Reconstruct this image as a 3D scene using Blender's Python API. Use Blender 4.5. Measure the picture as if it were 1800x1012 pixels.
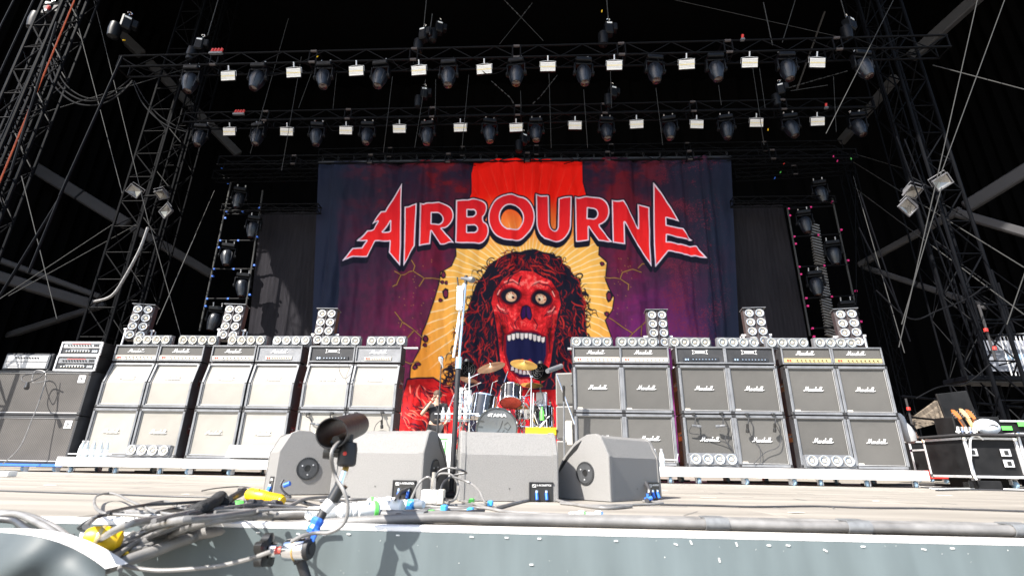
import bpy, math, random
import numpy as np
from math import radians, sin, cos, tan, pi, sqrt
from mathutils import Vector, Matrix
random.seed(7); rng = np.random.default_rng(5)
S = bpy.context.scene
for o in list(bpy.data.objects): bpy.data.objects.remove(o)

# ------------------------------------------------------------------ camera
PITCH, YAW, ROLL, CAMH, FPX = 19.6, 3.0, 0.95, 0.17, 882.0
p_, y_, r_ = map(radians, (PITCH, YAW, ROLL))
FW = Vector((-sin(y_)*cos(p_), cos(y_)*cos(p_), sin(p_)))
_rt = Vector((cos(y_), sin(y_), 0)); _up = _rt.cross(FW)
RT = _rt*cos(r_) + _up*sin(r_); UP = -_rt*sin(r_) + _up*cos(r_)
CAMO = Vector((0, 0, CAMH))
cd = bpy.data.cameras.new('camera'); cam = bpy.data.objects.new('camera', cd)
S.collection.objects.link(cam); S.camera = cam
M = Matrix((RT, UP, -FW)).transposed().to_4x4(); M.translation = CAMO
cam.matrix_world = M
cd.sensor_width = 36; cd.lens = FPX/1800*36; cd.clip_start = .02; cd.clip_end = 500
cd.dof.use_dof = True; cd.dof.focus_distance = 7.6; cd.dof.aperture_fstop = 4.5

# ------------------------------------------------------------------ sky, sun, exposure
SUN_AZ, SUN_EL = 42.0, 45.0           # degrees to the left of straight behind the camera / above the horizon
W = bpy.data.worlds.new('World'); S.world = W; W.use_nodes = True
nt = W.node_tree; nt.nodes.clear()
sk = nt.nodes.new('ShaderNodeTexSky'); sk.sky_type = 'NISHITA'; sk.sun_disc = False
sk.sun_elevation = radians(SUN_EL); sk.sun_rotation = radians(180 + SUN_AZ); sk.air_density = 1.0; sk.dust_density = 1.5
bgn = nt.nodes.new('ShaderNodeBackground'); bgn.inputs[1].default_value = 0.115
wo = nt.nodes.new('ShaderNodeOutputWorld')
nt.links.new(sk.outputs[0], bgn.inputs[0]); nt.links.new(bgn.outputs[0], wo.inputs[0])
sl = bpy.data.lights.new('sun', 'SUN'); sl.energy = 4.6; sl.angle = radians(.5); sl.color = (1, .95, .88)
so = bpy.data.objects.new('sun', sl); S.collection.objects.link(so)
ts = Vector((-sin(radians(SUN_AZ))*cos(radians(SUN_EL)), -cos(radians(SUN_AZ))*cos(radians(SUN_EL)), sin(radians(SUN_EL))))
so.rotation_euler = ts.to_track_quat('Z', 'Y').to_euler(); so.location = (0, -10, 30)
S.view_settings.view_transform = 'Standard'; S.view_settings.look = 'None'
S.view_settings.exposure = 1.55; S.view_settings.gamma = 1; S.view_settings.use_curve_mapping = False

# ------------------------------------------------------------------ photo ray -> place on a plane of the stage
def at(px, py, Y):
    d = FW*FPX + RT*(px-900) + UP*(506-py)
    return CAMO + d*(Y/d.y)
def deck(px, py, z=0.0):
    d = FW*FPX + RT*(px-900) + UP*(506-py)
    return CAMO + d*((z-CAMH)/d.z)
def proj(x, y, z):
    dx, dy, dz = x, y, z-CAMH
    zz = dx*FW.x+dy*FW.y+dz*FW.z
    return 900+FPX*(dx*RT.x+dy*RT.y+dz*RT.z)/zz, 506-FPX*(dx*UP.x+dy*UP.y+dz*UP.z)/zz

# ------------------------------------------------------------------ materials
def lin(c): return tuple(((v/255)/12.92 if v/255 <= .04045 else ((v/255+.055)/1.055)**2.4) for v in c)
MATS = {}
def mat(name, col, rough=.6, metal=0, var=.15, scale=8, bump=0, bscale=60, rnd=0, spec=.5, coat=0, trans=0, emis=0, alpha=1, stretch=None):
    if name in MATS: return MATS[name]
    m = bpy.data.materials.new(name); m.use_nodes = True; n = m.node_tree; b = n.nodes['Principled BSDF']
    b.inputs['Roughness'].default_value = rough; b.inputs['Metallic'].default_value = metal
    b.inputs['Specular IOR Level'].default_value = spec; b.inputs['Coat Weight'].default_value = coat
    b.inputs['Transmission Weight'].default_value = trans; b.inputs['Alpha'].default_value = alpha
    tc = n.nodes.new('ShaderNodeTexCoord'); src = tc.outputs['Object']
    if stretch:
        mp = n.nodes.new('ShaderNodeMapping'); mp.inputs['Scale'].default_value = stretch
        n.links.new(src, mp.inputs[0]); src = mp.outputs[0]
    nz = n.nodes.new('ShaderNodeTexNoise'); nz.inputs['Scale'].default_value = scale; nz.inputs['Detail'].default_value = 6
    n.links.new(src, nz.inputs['Vector'])
    mr = n.nodes.new('ShaderNodeMapRange'); mr.inputs['From Min'].default_value = .3; mr.inputs['From Max'].default_value = .7
    mr.inputs['To Min'].default_value = 1-var; mr.inputs['To Max'].default_value = 1+var
    n.links.new(nz.outputs['Fac'], mr.inputs['Value'])
    fac = mr.outputs[0]
    if rnd:
        oi = n.nodes.new('ShaderNodeObjectInfo'); m2 = n.nodes.new('ShaderNodeMapRange')
        m2.inputs['To Min'].default_value = 1-rnd; m2.inputs['To Max'].default_value = 1+rnd
        n.links.new(oi.outputs['Random'], m2.inputs['Value'])
        mm = n.nodes.new('ShaderNodeMath'); mm.operation = 'MULTIPLY'; n.links.new(fac, mm.inputs[0]); n.links.new(m2.outputs[0], mm.inputs[1]); fac = mm.outputs[0]
    vm = n.nodes.new('ShaderNodeVectorMath'); vm.operation = 'SCALE'; vm.inputs[0].default_value = col[:3]
    n.links.new(fac, vm.inputs['Scale']); n.links.new(vm.outputs[0], b.inputs['Base Color'])
    if var:
        r2 = n.nodes.new('ShaderNodeMapRange'); r2.inputs['To Min'].default_value = max(.02, rough-.12); r2.inputs['To Max'].default_value = min(1, rough+.12)
        n.links.new(nz.outputs['Fac'], r2.inputs['Value']); n.links.new(r2.outputs[0], b.inputs['Roughness'])
    if bump:
        nb = n.nodes.new('ShaderNodeTexNoise'); nb.inputs['Scale'].default_value = bscale; nb.inputs['Detail'].default_value = 3
        n.links.new(tc.outputs['Object'], nb.inputs['Vector'])
        bp = n.nodes.new('ShaderNodeBump'); bp.inputs['Strength'].default_value = bump; bp.inputs['Distance'].default_value = .01
        n.links.new(nb.outputs['Fac'], bp.inputs['Height']); n.links.new(bp.outputs[0], b.inputs['Normal'])
    MATS[name] = m; return m
def weave(name, c1, c2, sc, rough=.85, patch=.12):
    m = mat(name, c1, rough, var=patch, scale=2.2, rnd=.1, bump=.35, bscale=7); n = m.node_tree; b = n.nodes['Principled BSDF']
    old = b.inputs['Base Color'].links[0].from_socket
    tc = [x for x in n.nodes if x.type == 'TEX_COORD'][0]
    w = n.nodes.new('ShaderNodeTexChecker'); w.inputs['Scale'].default_value = sc
    w.inputs[1].default_value = (1, 1, 1, 1); w.inputs[2].default_value = tuple(min(4, c2[i]/max(c1[i], .001)) for i in range(3))+(1,)
    n.links.new(tc.outputs['Object'], w.inputs[0])
    x = n.nodes.new('ShaderNodeVectorMath'); x.operation = 'MULTIPLY'
    n.links.new(old, x.inputs[0]); n.links.new(w.outputs['Color'], x.inputs[1]); n.links.new(x.outputs[0], b.inputs['Base Color'])
    return m
M_BLACK = mat('black_drape', (.0010, .0010, .0012), .95, spec=.05, var=.3, scale=2)
M_MASK = mat('black_masking_cloth', (.018, .017, .02), .95, spec=.05, var=.2, scale=3, stretch=(6, 6, .6))
M_DECK = mat('worn_plywood_deck', (.275, .252, .22), .6, var=.3, scale=1.6, bump=.15, bscale=40, rnd=.07, stretch=(.35, 2.2, 1))
M_ALU = mat('aluminium', (.62, .62, .63), .5, .5, var=.12, scale=20)
M_WHITE = mat('white_painted_timber', (.8, .79, .77), .5, var=.06, scale=6)
M_TRUSS = mat('black_truss_paint', (.0024, .0026, .0036), .6, var=.3, scale=10, spec=.10)
M_TOWER = mat('dark_tower_paint', (.0013, .0016, .0026), .6, var=.3, scale=6, spec=.07)
M_STEEL = mat('steel_wire', (.024, .024, .023), .65, .05, var=.2, scale=4)
M_BEAM = mat('grey_roof_beam', (.024, .023, .025), .8, var=.25, scale=4)
M_HEAD = mat('moving_light_shell', (.006, .008, .013), .38, var=.2, scale=9, spec=.55)
M_HEADB = mat('moving_light_base', (.003, .0035, .005), .45, var=.2, scale=9, spec=.2)
M_LENS = mat('lens_glass', (.03, .014, .013), .2, .1, var=.2, scale=30, coat=1)
M_PANEL = mat('led_panel_face', (.82, .80, .76), .35, var=.05, scale=40)
M_PANELY = mat('led_panel_tube', (.75, .62, .25), .3, var=.1, scale=40)
M_TOLEX = mat('black_tolex', (.032, .033, .036), .6, var=.25, scale=5, bump=.4, bscale=260, spec=.3, rnd=.12)
M_TOLEXG = mat('scuffed_tolex_front', (.135, .14, .15), .4, var=.25, scale=6, bump=.4, bscale=260, spec=.7, rnd=.08)
M_PIPE = mat('white_piping', (.38, .38, .38), .4, var=.1, scale=10)
M_CREAM = weave('cream_grille', (.325, .308, .275), (.215, .202, .18), 95)
M_GREY = weave('black_grille_cloth', (.095, .092, .086), (.06, .058, .054), 110)
M_BASS = weave('brown_grille_cloth', (.085, .078, .072), (.045, .042, .04), 60, patch=.25)
M_LOGO = mat('white_logo', (.8, .8, .8), .4, var=.05)
M_LOGOC = mat('cream_logo', (.78, .76, .72), .4, var=.05)
M_CTRL = mat('cream_control_panel', (.62, .57, .48), .35, var=.08, scale=30)
M_GOLD = mat('gold_control_panel', (.55, .43, .2), .3, .3, var=.1, scale=30)
M_DARKCTRL = mat('dark_control_panel', (.02, .02, .022), .3, var=.1)
M_KNOB = mat('black_knob', (.02, .02, .02), .3, var=.1)
M_RED = mat('red_switch', (.6, .04, .03), .4, var=.1)
M_CHROME = mat('chrome', (.8, .8, .82), .12, 1, var=.1, scale=12)
M_REFL = mat('lamp_reflector', (.66, .65, .62), .24, .75, var=.06, scale=30)
M_BAR = mat('grey_lamp_housing', (.13, .135, .145), .4, .1, var=.15, scale=15)
M_BARK = mat('dark_lamp_housing', (.05, .04, .04), .45, var=.2, scale=15)
M_BULB = mat('lamp_glass', (.5, .45, .36), .1, var=.05, coat=1)
M_WEDGE = mat('wedge_textured_paint', (.205, .2, .193), .62, var=.22, scale=230, bump=.5, bscale=420)
M_WEDGEE = mat('wedge_cap_paint', (.2, .196, .19), .55, var=.16, scale=120, bump=.3, bscale=420)
M_BARK2 = mat('socket_grey_plastic', (.05, .052, .055), .45, var=.1, scale=30)
M_RUB = mat('black_rubber', (.018, .018, .02), .55, var=.2, scale=20)
M_CABLE = mat('grey_worn_cable', (.17, .165, .16), .42, var=.3, scale=14, spec=.6)
M_CABLED = mat('dark_cable', (.035, .035, .038), .4, var=.3, scale=14, spec=.6)
M_TAPEG = mat('grey_duct_tape', (.14, .145, .15), .35, var=.2, scale=40)
M_GREEN = mat('green_tape', (.12, .6, .1), .45, var=.1)
M_BLUE = mat('blue_tape', (.05, .35, .75), .45, var=.1)
M_DBLUE = mat('blue_connector', (.03, .14, .62), .4, var=.1)
M_YEL = mat('yellow_plastic', (.85, .52, .01), .4, var=.15, scale=15)
M_CONN = mat('white_connector', (.75, .75, .73), .4, var=.08)
M_SKIRT = mat('grey_vinyl_skirt', (.098, .122, .128), .45, var=.12, scale=2.5, bump=.10, bscale=7, spec=.5, stretch=(5, 1, .9))
M_FLAP = mat('dark_vinyl_flap', (.05, .062, .066), .55, var=.2, scale=4, bump=.15, bscale=8, spec=.35)
M_BLUEW = mat('blue_castor_rubber', (.20, .30, .40), .45, var=.1)
M_TUBE = mat('black_plastic_pipe', (.014, .014, .0148), .45, var=.45, scale=30, spec=.4)
M_GOLDC = mat('bronze_cymbal', (.72, .47, .13), .38, .8, var=.25, scale=5)
M_DARKC = mat('dark_cymbal', (.30, .19, .12), .38, .8, var=.25, scale=5)
M_DRUM = mat('black_drum_shell', (.015, .015, .017), .12, var=.1, coat=1)
M_SKIN = mat('skin', (.52, .32, .23), .55, var=.1, scale=14)
M_SHIRT = mat('black_tshirt', (.02, .02, .022), .8, var=.2)
M_HAIR = mat('brown_hair', (.07, .04, .025), .7, var=.3, scale=40)
M_HEADSKIN = mat('grey_drum_head', (.085, .095, .105), .15, var=.25, scale=2.5, coat=.6)
M_COPPER = mat('copper_drum_head', (.55, .09, .07), .25, .1, var=.25, scale=6)
M_CASE = mat('black_flight_case', (.007, .007, .0075), .65, var=.5, scale=6, spec=.25)
M_WOOD = mat('orange_guitar_wood', (.42, .13, .03), .35, var=.2, scale=12)
M_MAPLE = mat('maple_guitar_wood', (.55, .36, .17), .35, var=.2, scale=12)
M_BOTTLE = mat('clear_plastic_bottle', (.75, .82, .85), .12, var=.05, trans=.45)
M_LABELW = mat('bottle_label', (.7, .75, .8), .5, var=.1)
M_SIGN = mat('dim_sign_sheet', (.2, .21, .24), .6, var=.2, scale=3)
M_PINK = mat('pink_tape', (.75, .02, .2), .5, var=.1)
M_CANOPY = mat('brown_canopy', (.16, .13, .10), .7, var=.4, scale=2, stretch=(6, 1, 1))
M_FELT = mat('black_foam_sleeve', (.02, .02, .021), .95, var=.35, scale=40, bump=.6, bscale=120)
M_PVC = mat('white_pvc', (.7, .7, .7), .4, var=.08)
M_OR = mat('orange_wire', (.5, .1, .03), .5, var=.2)
M_DUST = mat('pit_ground', (.22, .2, .17), .9, var=.3, scale=.6, bump=.2)
M_FLOODG = mat('floodlight_glass', (.2, .19, .175), .15, .3, var=.3, scale=6, coat=1)
M_FLOOD = mat('floodlight_body', (.13, .13, .14), .4, .2, var=.1)

# ------------------------------------------------------------------ mesh collecting
class MB:
    def __init__(s): s.v = []; s.f = []; s.sm = []
    def add(s, vs, fs, smooth=False):
        b = len(s.v); s.v += [tuple(v) for v in vs]; s.f += [tuple(b+i for i in f) for f in fs]; s.sm += [smooth]*len(fs); return s
    def box(s, c, d, R=None, ch=0):
        x, y, z = d[0]/2, d[1]/2, d[2]/2; c = Vector(c)
        if ch > 0:
            ch = min(ch, x*.9, y*.9, z*.9); P = []; idx = {}
            for sx in (-1, 1):
                for sy in (-1, 1):
                    for sz in (-1, 1):
                        for a in range(3):
                            q = [sx*(x-ch), sy*(y-ch), sz*(z-ch)]; q[a] = (sx*x, sy*y, sz*z)[a]
                            idx[(sx, sy, sz, a)] = len(P); P.append(Vector(q))
            F = []
            for a in range(3):
                o1, o2 = [(1, 2), (0, 2), (0, 1)][a]
                for sg in (-1, 1):
                    r = []
                    for (p, q) in ((-1, -1), (1, -1), (1, 1), (-1, 1)):
                        k = [0, 0, 0]; k[a] = sg; k[o1] = p; k[o2] = q; r.append(idx[tuple(k)+(a,)])
                    F.append(r)
            for a in range(3):
                o1, o2 = [(1, 2), (0, 2), (0, 1)][a]
                for p in (-1, 1):
                    for q in (-1, 1):
                        def kk(e, ax):
                            k = [0, 0, 0]; k[a] = e; k[o1] = p; k[o2] = q; return idx[tuple(k)+(ax,)]
                        F.append([kk(-1, o1), kk(1, o1), kk(1, o2), kk(-1, o2)])
            for sx in (-1, 1):
                for sy in (-1, 1):
                    for sz in (-1, 1): F.append([idx[(sx, sy, sz, a)] for a in range(3)])
            F2 = []
            for f in F:
                n = (P[f[1]]-P[f[0]]).cross(P[f[2]]-P[f[0]]); m = sum((P[i] for i in f), Vector())
                F2.append(f if n.dot(m) > 0 else f[::-1])
            F = F2
        else:
            P = [Vector((a*x, b*y, e*z)) for e in (-1, 1) for b in (-1, 1) for a in (-1, 1)]
            F = [(0, 2, 3, 1), (4, 5, 7, 6), (0, 1, 5, 4), (2, 6, 7, 3), (0, 4, 6, 2), (1, 3, 7, 5)]
        if R is not None: P = [R @ q for q in P]
        return s.add([q+c for q in P], F)
    def cyl(s, a, b, r, n=10, r2=None, cap=True):
        a, b = Vector(a), Vector(b); d = (b-a)
        if d.length < 1e-6: return s
        d.normalize(); u = d.orthogonal().normalized(); w = d.cross(u); r2 = r if r2 is None else r2
        P = [a+(u*cos(2*pi*i/n)+w*sin(2*pi*i/n))*r for i in range(n)]+[b+(u*cos(2*pi*i/n)+w*sin(2*pi*i/n))*r2 for i in range(n)]
        s.add(P, [(i, (i+1) % n, n+(i+1) % n, n+i) for i in range(n)], True)
        if cap: s.add(P, [tuple(range(n))[::-1], tuple(range(n, 2*n))])
        return s
    def tube(s, pts, r, n=8, smooth=4, closed=False):
        P = [Vector(p) for p in pts]
        if smooth > 1 and len(P) > 2:
            Q = []
            for i in range(len(P)-1):
                p0 = P[max(i-1, 0)]; p1 = P[i]; p2 = P[i+1]; p3 = P[min(i+2, len(P)-1)]
                for k in range(smooth):
                    t = k/smooth
                    Q.append(.5*((2*p1)+(p2-p0)*t+(2*p0-5*p1+4*p2-p3)*t*t+(3*p1-p0-3*p2+p3)*t**3))
            Q.append(P[-1]); P = Q
        V = []; u = None
        for i, p in enumerate(P):
            d = (P[min(i+1, len(P)-1)]-P[max(i-1, 0)])
            d = d.normalized() if d.length > 1e-7 else Vector((0, 0, 1))
            u = d.orthogonal().normalized() if u is None else (u-d*u.dot(d)).normalized()
            w = d.cross(u)
            V += [p+(u*cos(2*pi*k/n)+w*sin(2*pi*k/n))*r for k in range(n)]
        m = len(P)
        s.add(V, [(i*n+k, i*n+(k+1) % n, (i+1)*n+(k+1) % n, (i+1)*n+k) for i in range(m-1) for k in range(n)], True)
        s.add(V, [tuple(range(n))[::-1], tuple(range((m-1)*n, m*n))])
        return s
    def lathe(s, prof, a=(0, 0, 0), ax=(0, 0, 1), n=20, smooth=True):      # prof: (r, h) along axis
        a = Vector(a); d = Vector(ax).normalized(); u = d.orthogonal().normalized(); w = d.cross(u)
        V = [a+d*h+(u*cos(2*pi*k/n)+w*sin(2*pi*k/n))*max(r, 1e-4) for (r, h) in prof for k in range(n)]
        m = len(prof)
        return s.add(V, [(i*n+k, i*n+(k+1) % n, (i+1)*n+(k+1) % n, (i+1)*n+k) for i in range(m-1) for k in range(n)], smooth)
    def prism(s, poly, x0, x1, fn):          # poly in 2D, fn(a, b, t) -> 3D
        n = len(poly); V = [fn(p[0], p[1], x0) for p in poly]+[fn(p[0], p[1], x1) for p in poly]
        return s.add(V, [(i, (i+1) % n, n+(i+1) % n, n+i) for i in range(n)]+[tuple(range(n))[::-1], tuple(range(n, 2*n))])
    def mesh(s, name):
        m = bpy.data.meshes.new(name); m.from_pydata(s.v, [], s.f)
        m.polygons.foreach_set('use_smooth', s.sm); m.update()
        if any(s.sm): m.set_sharp_from_angle(angle=radians(38))
        return m

COL = S.collection
JOINED = {'corner', 'coupler', 'clamp', 'foot', 'tuner', 'clamp_band', 'handle_plate', 'handle', 'stand', 'screw', 'ball_corner', 'louvre', 'tube'}
def obj(name, mb, m, parent=None, loc=None, rot=None):
    me = mb.mesh(name) if isinstance(mb, MB) else mb
    if m is not None and not len(me.materials): me.materials.append(m)
    o = bpy.data.objects.new(name, me); COL.objects.link(o)
    if parent: o.parent = parent
    if loc is not None: o.location = loc
    if rot is not None: o.rotation_euler = rot
    if name in JOINED: o['kind'] = 'stuff'
    return o
def tag(o, label, cat, group=None):
    o['label'] = label; o['category'] = cat
    if group: o['group'] = group
    return o
def thing(name, label, cat, loc=(0, 0, 0), rot=(0, 0, 0), group=None):
    o = bpy.data.objects.new(name, None); COL.objects.link(o); o.location = loc; o.rotation_euler = rot; o.empty_display_size = .1
    return tag(o, label, cat, group)
def struct(o): o['kind'] = 'structure'; return o
def stuff(o): o['kind'] = 'stuff'; return o
CH = {}
def kids(o): return [c for c in bpy.data.objects if c.parent == o]
def dup(root, loc=None, rot=None, label=None, group=None):
    if root.name not in CH: CH[root.name] = [(c, kids(c)) for c in kids(root)]
    r = root.copy(); COL.objects.link(r)
    if loc is not None: r.location = loc
    if rot is not None: r.rotation_euler = rot
    if label: r['label'] = label
    if group: r['group'] = group
    for c, gs in CH[root.name]:
        c2 = c.copy(); COL.objects.link(c2); c2.parent = r
        for g in gs: g2 = g.copy(); COL.objects.link(g2); g2.parent = c2
    return r
ORD = ['first', 'second', 'third', 'fourth', 'fifth', 'sixth', 'seventh', 'eighth', 'ninth', 'tenth', 'eleventh', 'twelfth', 'thirteenth', 'fourteenth', 'fifteenth', 'sixteenth', 'seventeenth', 'eighteenth', 'nineteenth', 'twentieth']
def strokes_mesh(name, strokes, w, depth=.004):
    mb = MB()
    for st in strokes:
        for (a, b) in zip(st[:-1], st[1:]):
            a = Vector((a[0], 0, a[1])); b = Vector((b[0], 0, b[1])); d = b-a; L = d.length
            if L < 1e-6: continue
            R = Matrix(((d.x/L, 0, -d.z/L), (0, 1, 0), (d.z/L, 0, d.x/L)))
            mb.box((a+b)/2+Vector((0, -depth/2, 0)), (L+w*.8, depth, w), R)
    return mb.mesh(name)
def text_mesh(txt, size, depth=.002, shear=0, sx=1.0):
    c = bpy.data.curves.new('lettering', 'FONT'); c.body = txt; c.size = size; c.extrude = depth; c.align_x = 'CENTER'; c.align_y = 'CENTER'; c.shear = shear; c.offset = size*.012
    o = bpy.data.objects.new('lettering', c); COL.objects.link(o); bpy.context.view_layer.update()
    me = bpy.data.meshes.new_from_object(o.evaluated_get(bpy.context.evaluated_depsgraph_get()))
    bpy.data.objects.remove(o)
    me.transform(Matrix.Rotation(pi/2, 4, 'X') @ Matrix.Diagonal((sx, 1, 1, 1)))
    return me
def script_logo(L, depth=.004):          # cursive word Marshall, width L, centred
    sk_ = .28
    def T(st): return [((x+sk_*y), y) for x, y in st]
    st = [[(-.25, .15), (-.1, .05), (.1, .2), (.32, 1.0)], [(.32, 1.0), (.36, .08)], [(.36, .08), (.8, 1.0)], [(.8, 1.0), (.84, .05), (.95, .0), (1.1, .15)]]
    def a_(x): return [[(x+.34, .38), (x+.18, .48), (x, .3), (x+.02, .05), (x+.17, 0), (x+.34, .2)], [(x+.36, .46), (x+.34, .08), (x+.44, .0), (x+.56, .12)]]
    st += a_(1.1)
    st += [[(1.68, .12), (1.74, .45), (1.88, .42), (1.9, .1), (2.02, 0), (2.14, .14)]]
    st += [[(2.14, .14), (2.2, .3), (2.40, .42), (2.30, .52), (2.2, .42), (2.26, .3), (2.40, .16), (2.32, 0), (2.16, .02)]]
    st += [[(2.55, .12), (2.78, .95), (2.68, .95), (2.62, 0)], [(2.64, .25), (2.84, .46), (2.92, .3), (2.88, .04), (3.0, .1)]]
    st += a_(3.08)
    for x in (3.62, 3.95): st += [[(x, .1), (x+.26, .9), (x+.16, .98), (x+.08, .1), (x+.2, 0), (x+.34, .1)]]
    st += [[(4.2, .05), (4.6, .22)]]
    sc = L/4.9; s2 = [[((x-2.3)*sc, (y-.45)*sc*1.1) for x, y in T(q)] for q in st]
    return strokes_mesh('logo', s2, L*.023, depth)

# ================================================================== SETTING
g = obj('ground', MB().box((0, 20, -1.65), (400, 400, .1)), M_DUST); struct(g)
D0, D1, DX = 1.62, 15.9, 14.0
und = obj('stage_floor', MB().box((0, (D0+D1)/2, -.08), (2*DX, D1-D0-.02, .1)), M_RUB); struct(und)
pw, pl = 1.22, 2.44
pm = MB().box((0, 0, 0), (pl-.008, pw-.008, .03), ch=.003).mesh('deck_board'); pm.materials.append(M_DECK)
bo = MB()
for dx in (-pl/2+.05, pl/2-.05):
    for dy in (-.55, 0, .55): bo.cyl((dx, dy, .0145), (dx, dy, .0165), .009, 8)
nx = int(2*DX/pl); ny = int((D1-D0-.05)/pw)
for j in range(ny):
    for i in range(-1, nx+1):
        x = -DX+pl*(i+.5)+(.5*pl if j % 2 else 0)+.35
        if abs(x) > DX-1: continue
        o = obj('deck_board', pm, None, und, (x, D0+.05+pw*(j+.5), -.015+random.uniform(-.0012, .0008)))
trim = obj('aluminium_edge_strip', MB().box((0, D0-.008, -.005), (2*DX, .05, .016), ch=.003), M_WHITE)
tag(trim, 'long white metal strip capping the front edge of the stage', 'edge trim')
# front skirt
def skirt_y(x, z):
    q_ = min(1, (-z)/.15)
    return D0-.036-.008*sin(x*2.1+.4)*q_-.02*(-z/1.5)*sin(x*.9+1+z*3)-.005*sin(x*9+3*sin(z*5))*q_+.0025*sin(x*23+2*sin(x*3))*q_+.03*z/1.5
mb = MB(); nxs, nzs = 260, 24; V = []
for j in range(nzs):
    for i in range(nxs):
        x = -9+18*i/(nxs-1); z = -.011-1.5*j/(nzs-1)
        V.append((x, skirt_y(x, z), z))
mb.add(V, [(j*nxs+i, (j+1)*nxs+i, (j+1)*nxs+i+1, j*nxs+i+1) for j in range(nzs-1) for i in range(nxs-1)], True)
skirt = thing('stage_skirt', 'grey green vinyl skirt stapled along the front of the stage', 'skirt')
obj('vinyl_sheet', mb, M_SKIRT, skirt)
spm = MB().box((0, 0, 0), (.010, .003, .003)).mesh('staple'); spm.materials.append(M_CONN)
for (px, py, a) in [(449, 936, 0), (566, 941, 0), (697, 941, 0), (828, 944, .1), (890, 943, .1), (948, 946, 0), (1084, 951, 0), (1217, 954, 1.2), (1298, 957, 1.3), (1355, 959, 0), (1389, 959, .1), (1522, 961, 0), (1681, 964, 0), (934, 993, 0), (520, 939, .2), (30, 941, .1), (610, 938, .1), (1267, 985, 1.4), (1455, 968, .5), (1190, 957, .3), (1630, 966, .2)]:
    p = at(px, py, D0-.052); obj('staple', spm, None, skirt, (p.x, skirt_y(p.x, min(p.z, -.02))-.0015, min(p.z, -.02)), (0, a, 0))
speck = MB()
for k in range(26):
    px = random.uniform(420, 1800); py = random.uniform(945, 1010) if random.random() < .3 else 945+random.expovariate(1/14)
    p = at(px, py, D0-.05); r = random.uniform(.0002, .0007); speck.box((p.x, skirt_y(p.x, min(-.012, p.z))-.001, min(-.012, p.z)), (r*2, .001, r*2*random.uniform(.6, 2)))
stuff(obj('paint_specks', speck, M_CONN, skirt))

ROOFZ, ROOFY, ROOFX = 15.8, 3.1, 14.6
roof = obj('roof_canopy', MB().box((.1, (ROOFY+19)/2, ROOFZ+.15), (2*ROOFX+.3, 19-ROOFY, .3)), M_BLACK); tag(roof, 'black fabric roof over the whole stage', 'roof')
bk = MB(); n = 160; V = []
for i in range(n+1):
    x = -ROOFX-.3+2*(ROOFX+.3)*i/n; V += [(x, 17.5+.12*sin(i*1.3)+.05*sin(i*3.1), -1.6), (x, 17.5+.1*sin(i*1.3), ROOFZ+.1)]
bk.add(V, [(2*i, 2*i+2, 2*i+3, 2*i+1) for i in range(n)], True)
tag(obj('back_drape', bk, M_BLACK), 'huge black drape closing the back of the stage', 'drape')
for sx, nm in ((-1, 'left'), (1, 'right')):
    bk = MB(); V = []
    for i in range(90+1):
        y = 9.0+8.8*i/90; V += [(sx*(ROOFX+.0)+.1*sin(i*1.4), y, -1.6), (sx*ROOFX+.1*sin(i*1.4)*.3, y, ROOFZ+.05)]
    bk.add(V, [(2*i, 2*i+2, 2*i+3, 2*i+1) for i in range(90)], True)
    tag(obj('side_drape', bk, M_BLACK), 'black drape closing the far %s side of the stage' % nm, 'drape')

# grey roof beams seen against the black
def beam(p1, y1, p2, y2, w, h, lab):
    a, b = at(*p1, y1), at(*p2, y2); d = (b-a); L = d.length; q = d.to_track_quat('X', 'Z').to_matrix()
    t = thing('roof_beam', lab, 'beam', (a+b)/2); t.rotation_euler = q.to_euler()
    mb = MB().box((0, 0, 0), (L, w, h), ch=.03); obj('rail', mb, M_BEAM, t)
    mb = MB()
    k = int(L/1.5)
    for i in range(1, k): mb.box((-L/2+L*i/k, 0, 0), (.05, w+.02, h+.02))
    obj('clamp_band', stf(mb), M_TRUSS, t)
def stf(mb): return mb
beam((120, -25), 12, (250, 97), 13.5, .25, .34, 'grey roof beam slanting down from the top left corner of the photo')
beam((262, 110), 13.6, (420, 272), 15.5, .2, .3, 'dim grey roof beam behind the left end of the light trusses')
beam((-30, 240), 11.5, (225, 395), 13, .2, .34, 'light grey roof beam crossing behind the left floodlights')
beam((232, 399), 13.1, (372, 482), 14.5, .18, .26, 'dim end of a grey beam right of the left tower')
beam((-30, 447), 11, (176, 522), 12.5, .2, .14, 'upper of two parallel pale beams at the left edge')
beam((-30, 478), 11, (170, 538), 12.5, .25, .26, 'lower and wider of two parallel pale beams at the left edge')
beam((-20, 600), 12.8, (185, 535), 13.6, .2, .16, 'faint grey beam low on the left above the bass rig')
beam((1735, -20), 11, (1600, 102), 12.5, .22, .34, 'grey roof beam slanting down from the top right')
beam((1575, 135), 12.7, (1478, 250), 15, .2, .3, 'dim grey beam behind the right end of the trusses')
beam((1830, 283), 10.5, (1697, 365), 11.5, .2, .3, 'light grey beam right of the right tower, slanting up to the edge')
beam((1690, 368), 11.5, (1510, 466), 14, .14, .18, 'thin grey beam running down left from the right tower')
beam((1680, 374), 11.3, (1830, 418), 10.5, .14, .2, 'pale beam falling rightward from the right tower')
beam((1515, 468), 14, (1735, 540), 11.8, .13, .15, 'low thin beam running right behind the steel wires')
beam((1010, 9), 14, (1270, 2), 14, .06, .06, 'faint thin roof tube at the top edge, right of centre')
beam((415, 35), 14, (620, 32), 14, .06, .06, 'faint thin roof tube at the top edge, left of centre')
beam((1450, 20), 13, (1400, 160), 14.5, .06, .08, 'thin dim strut above the right part of the front truss')

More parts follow.
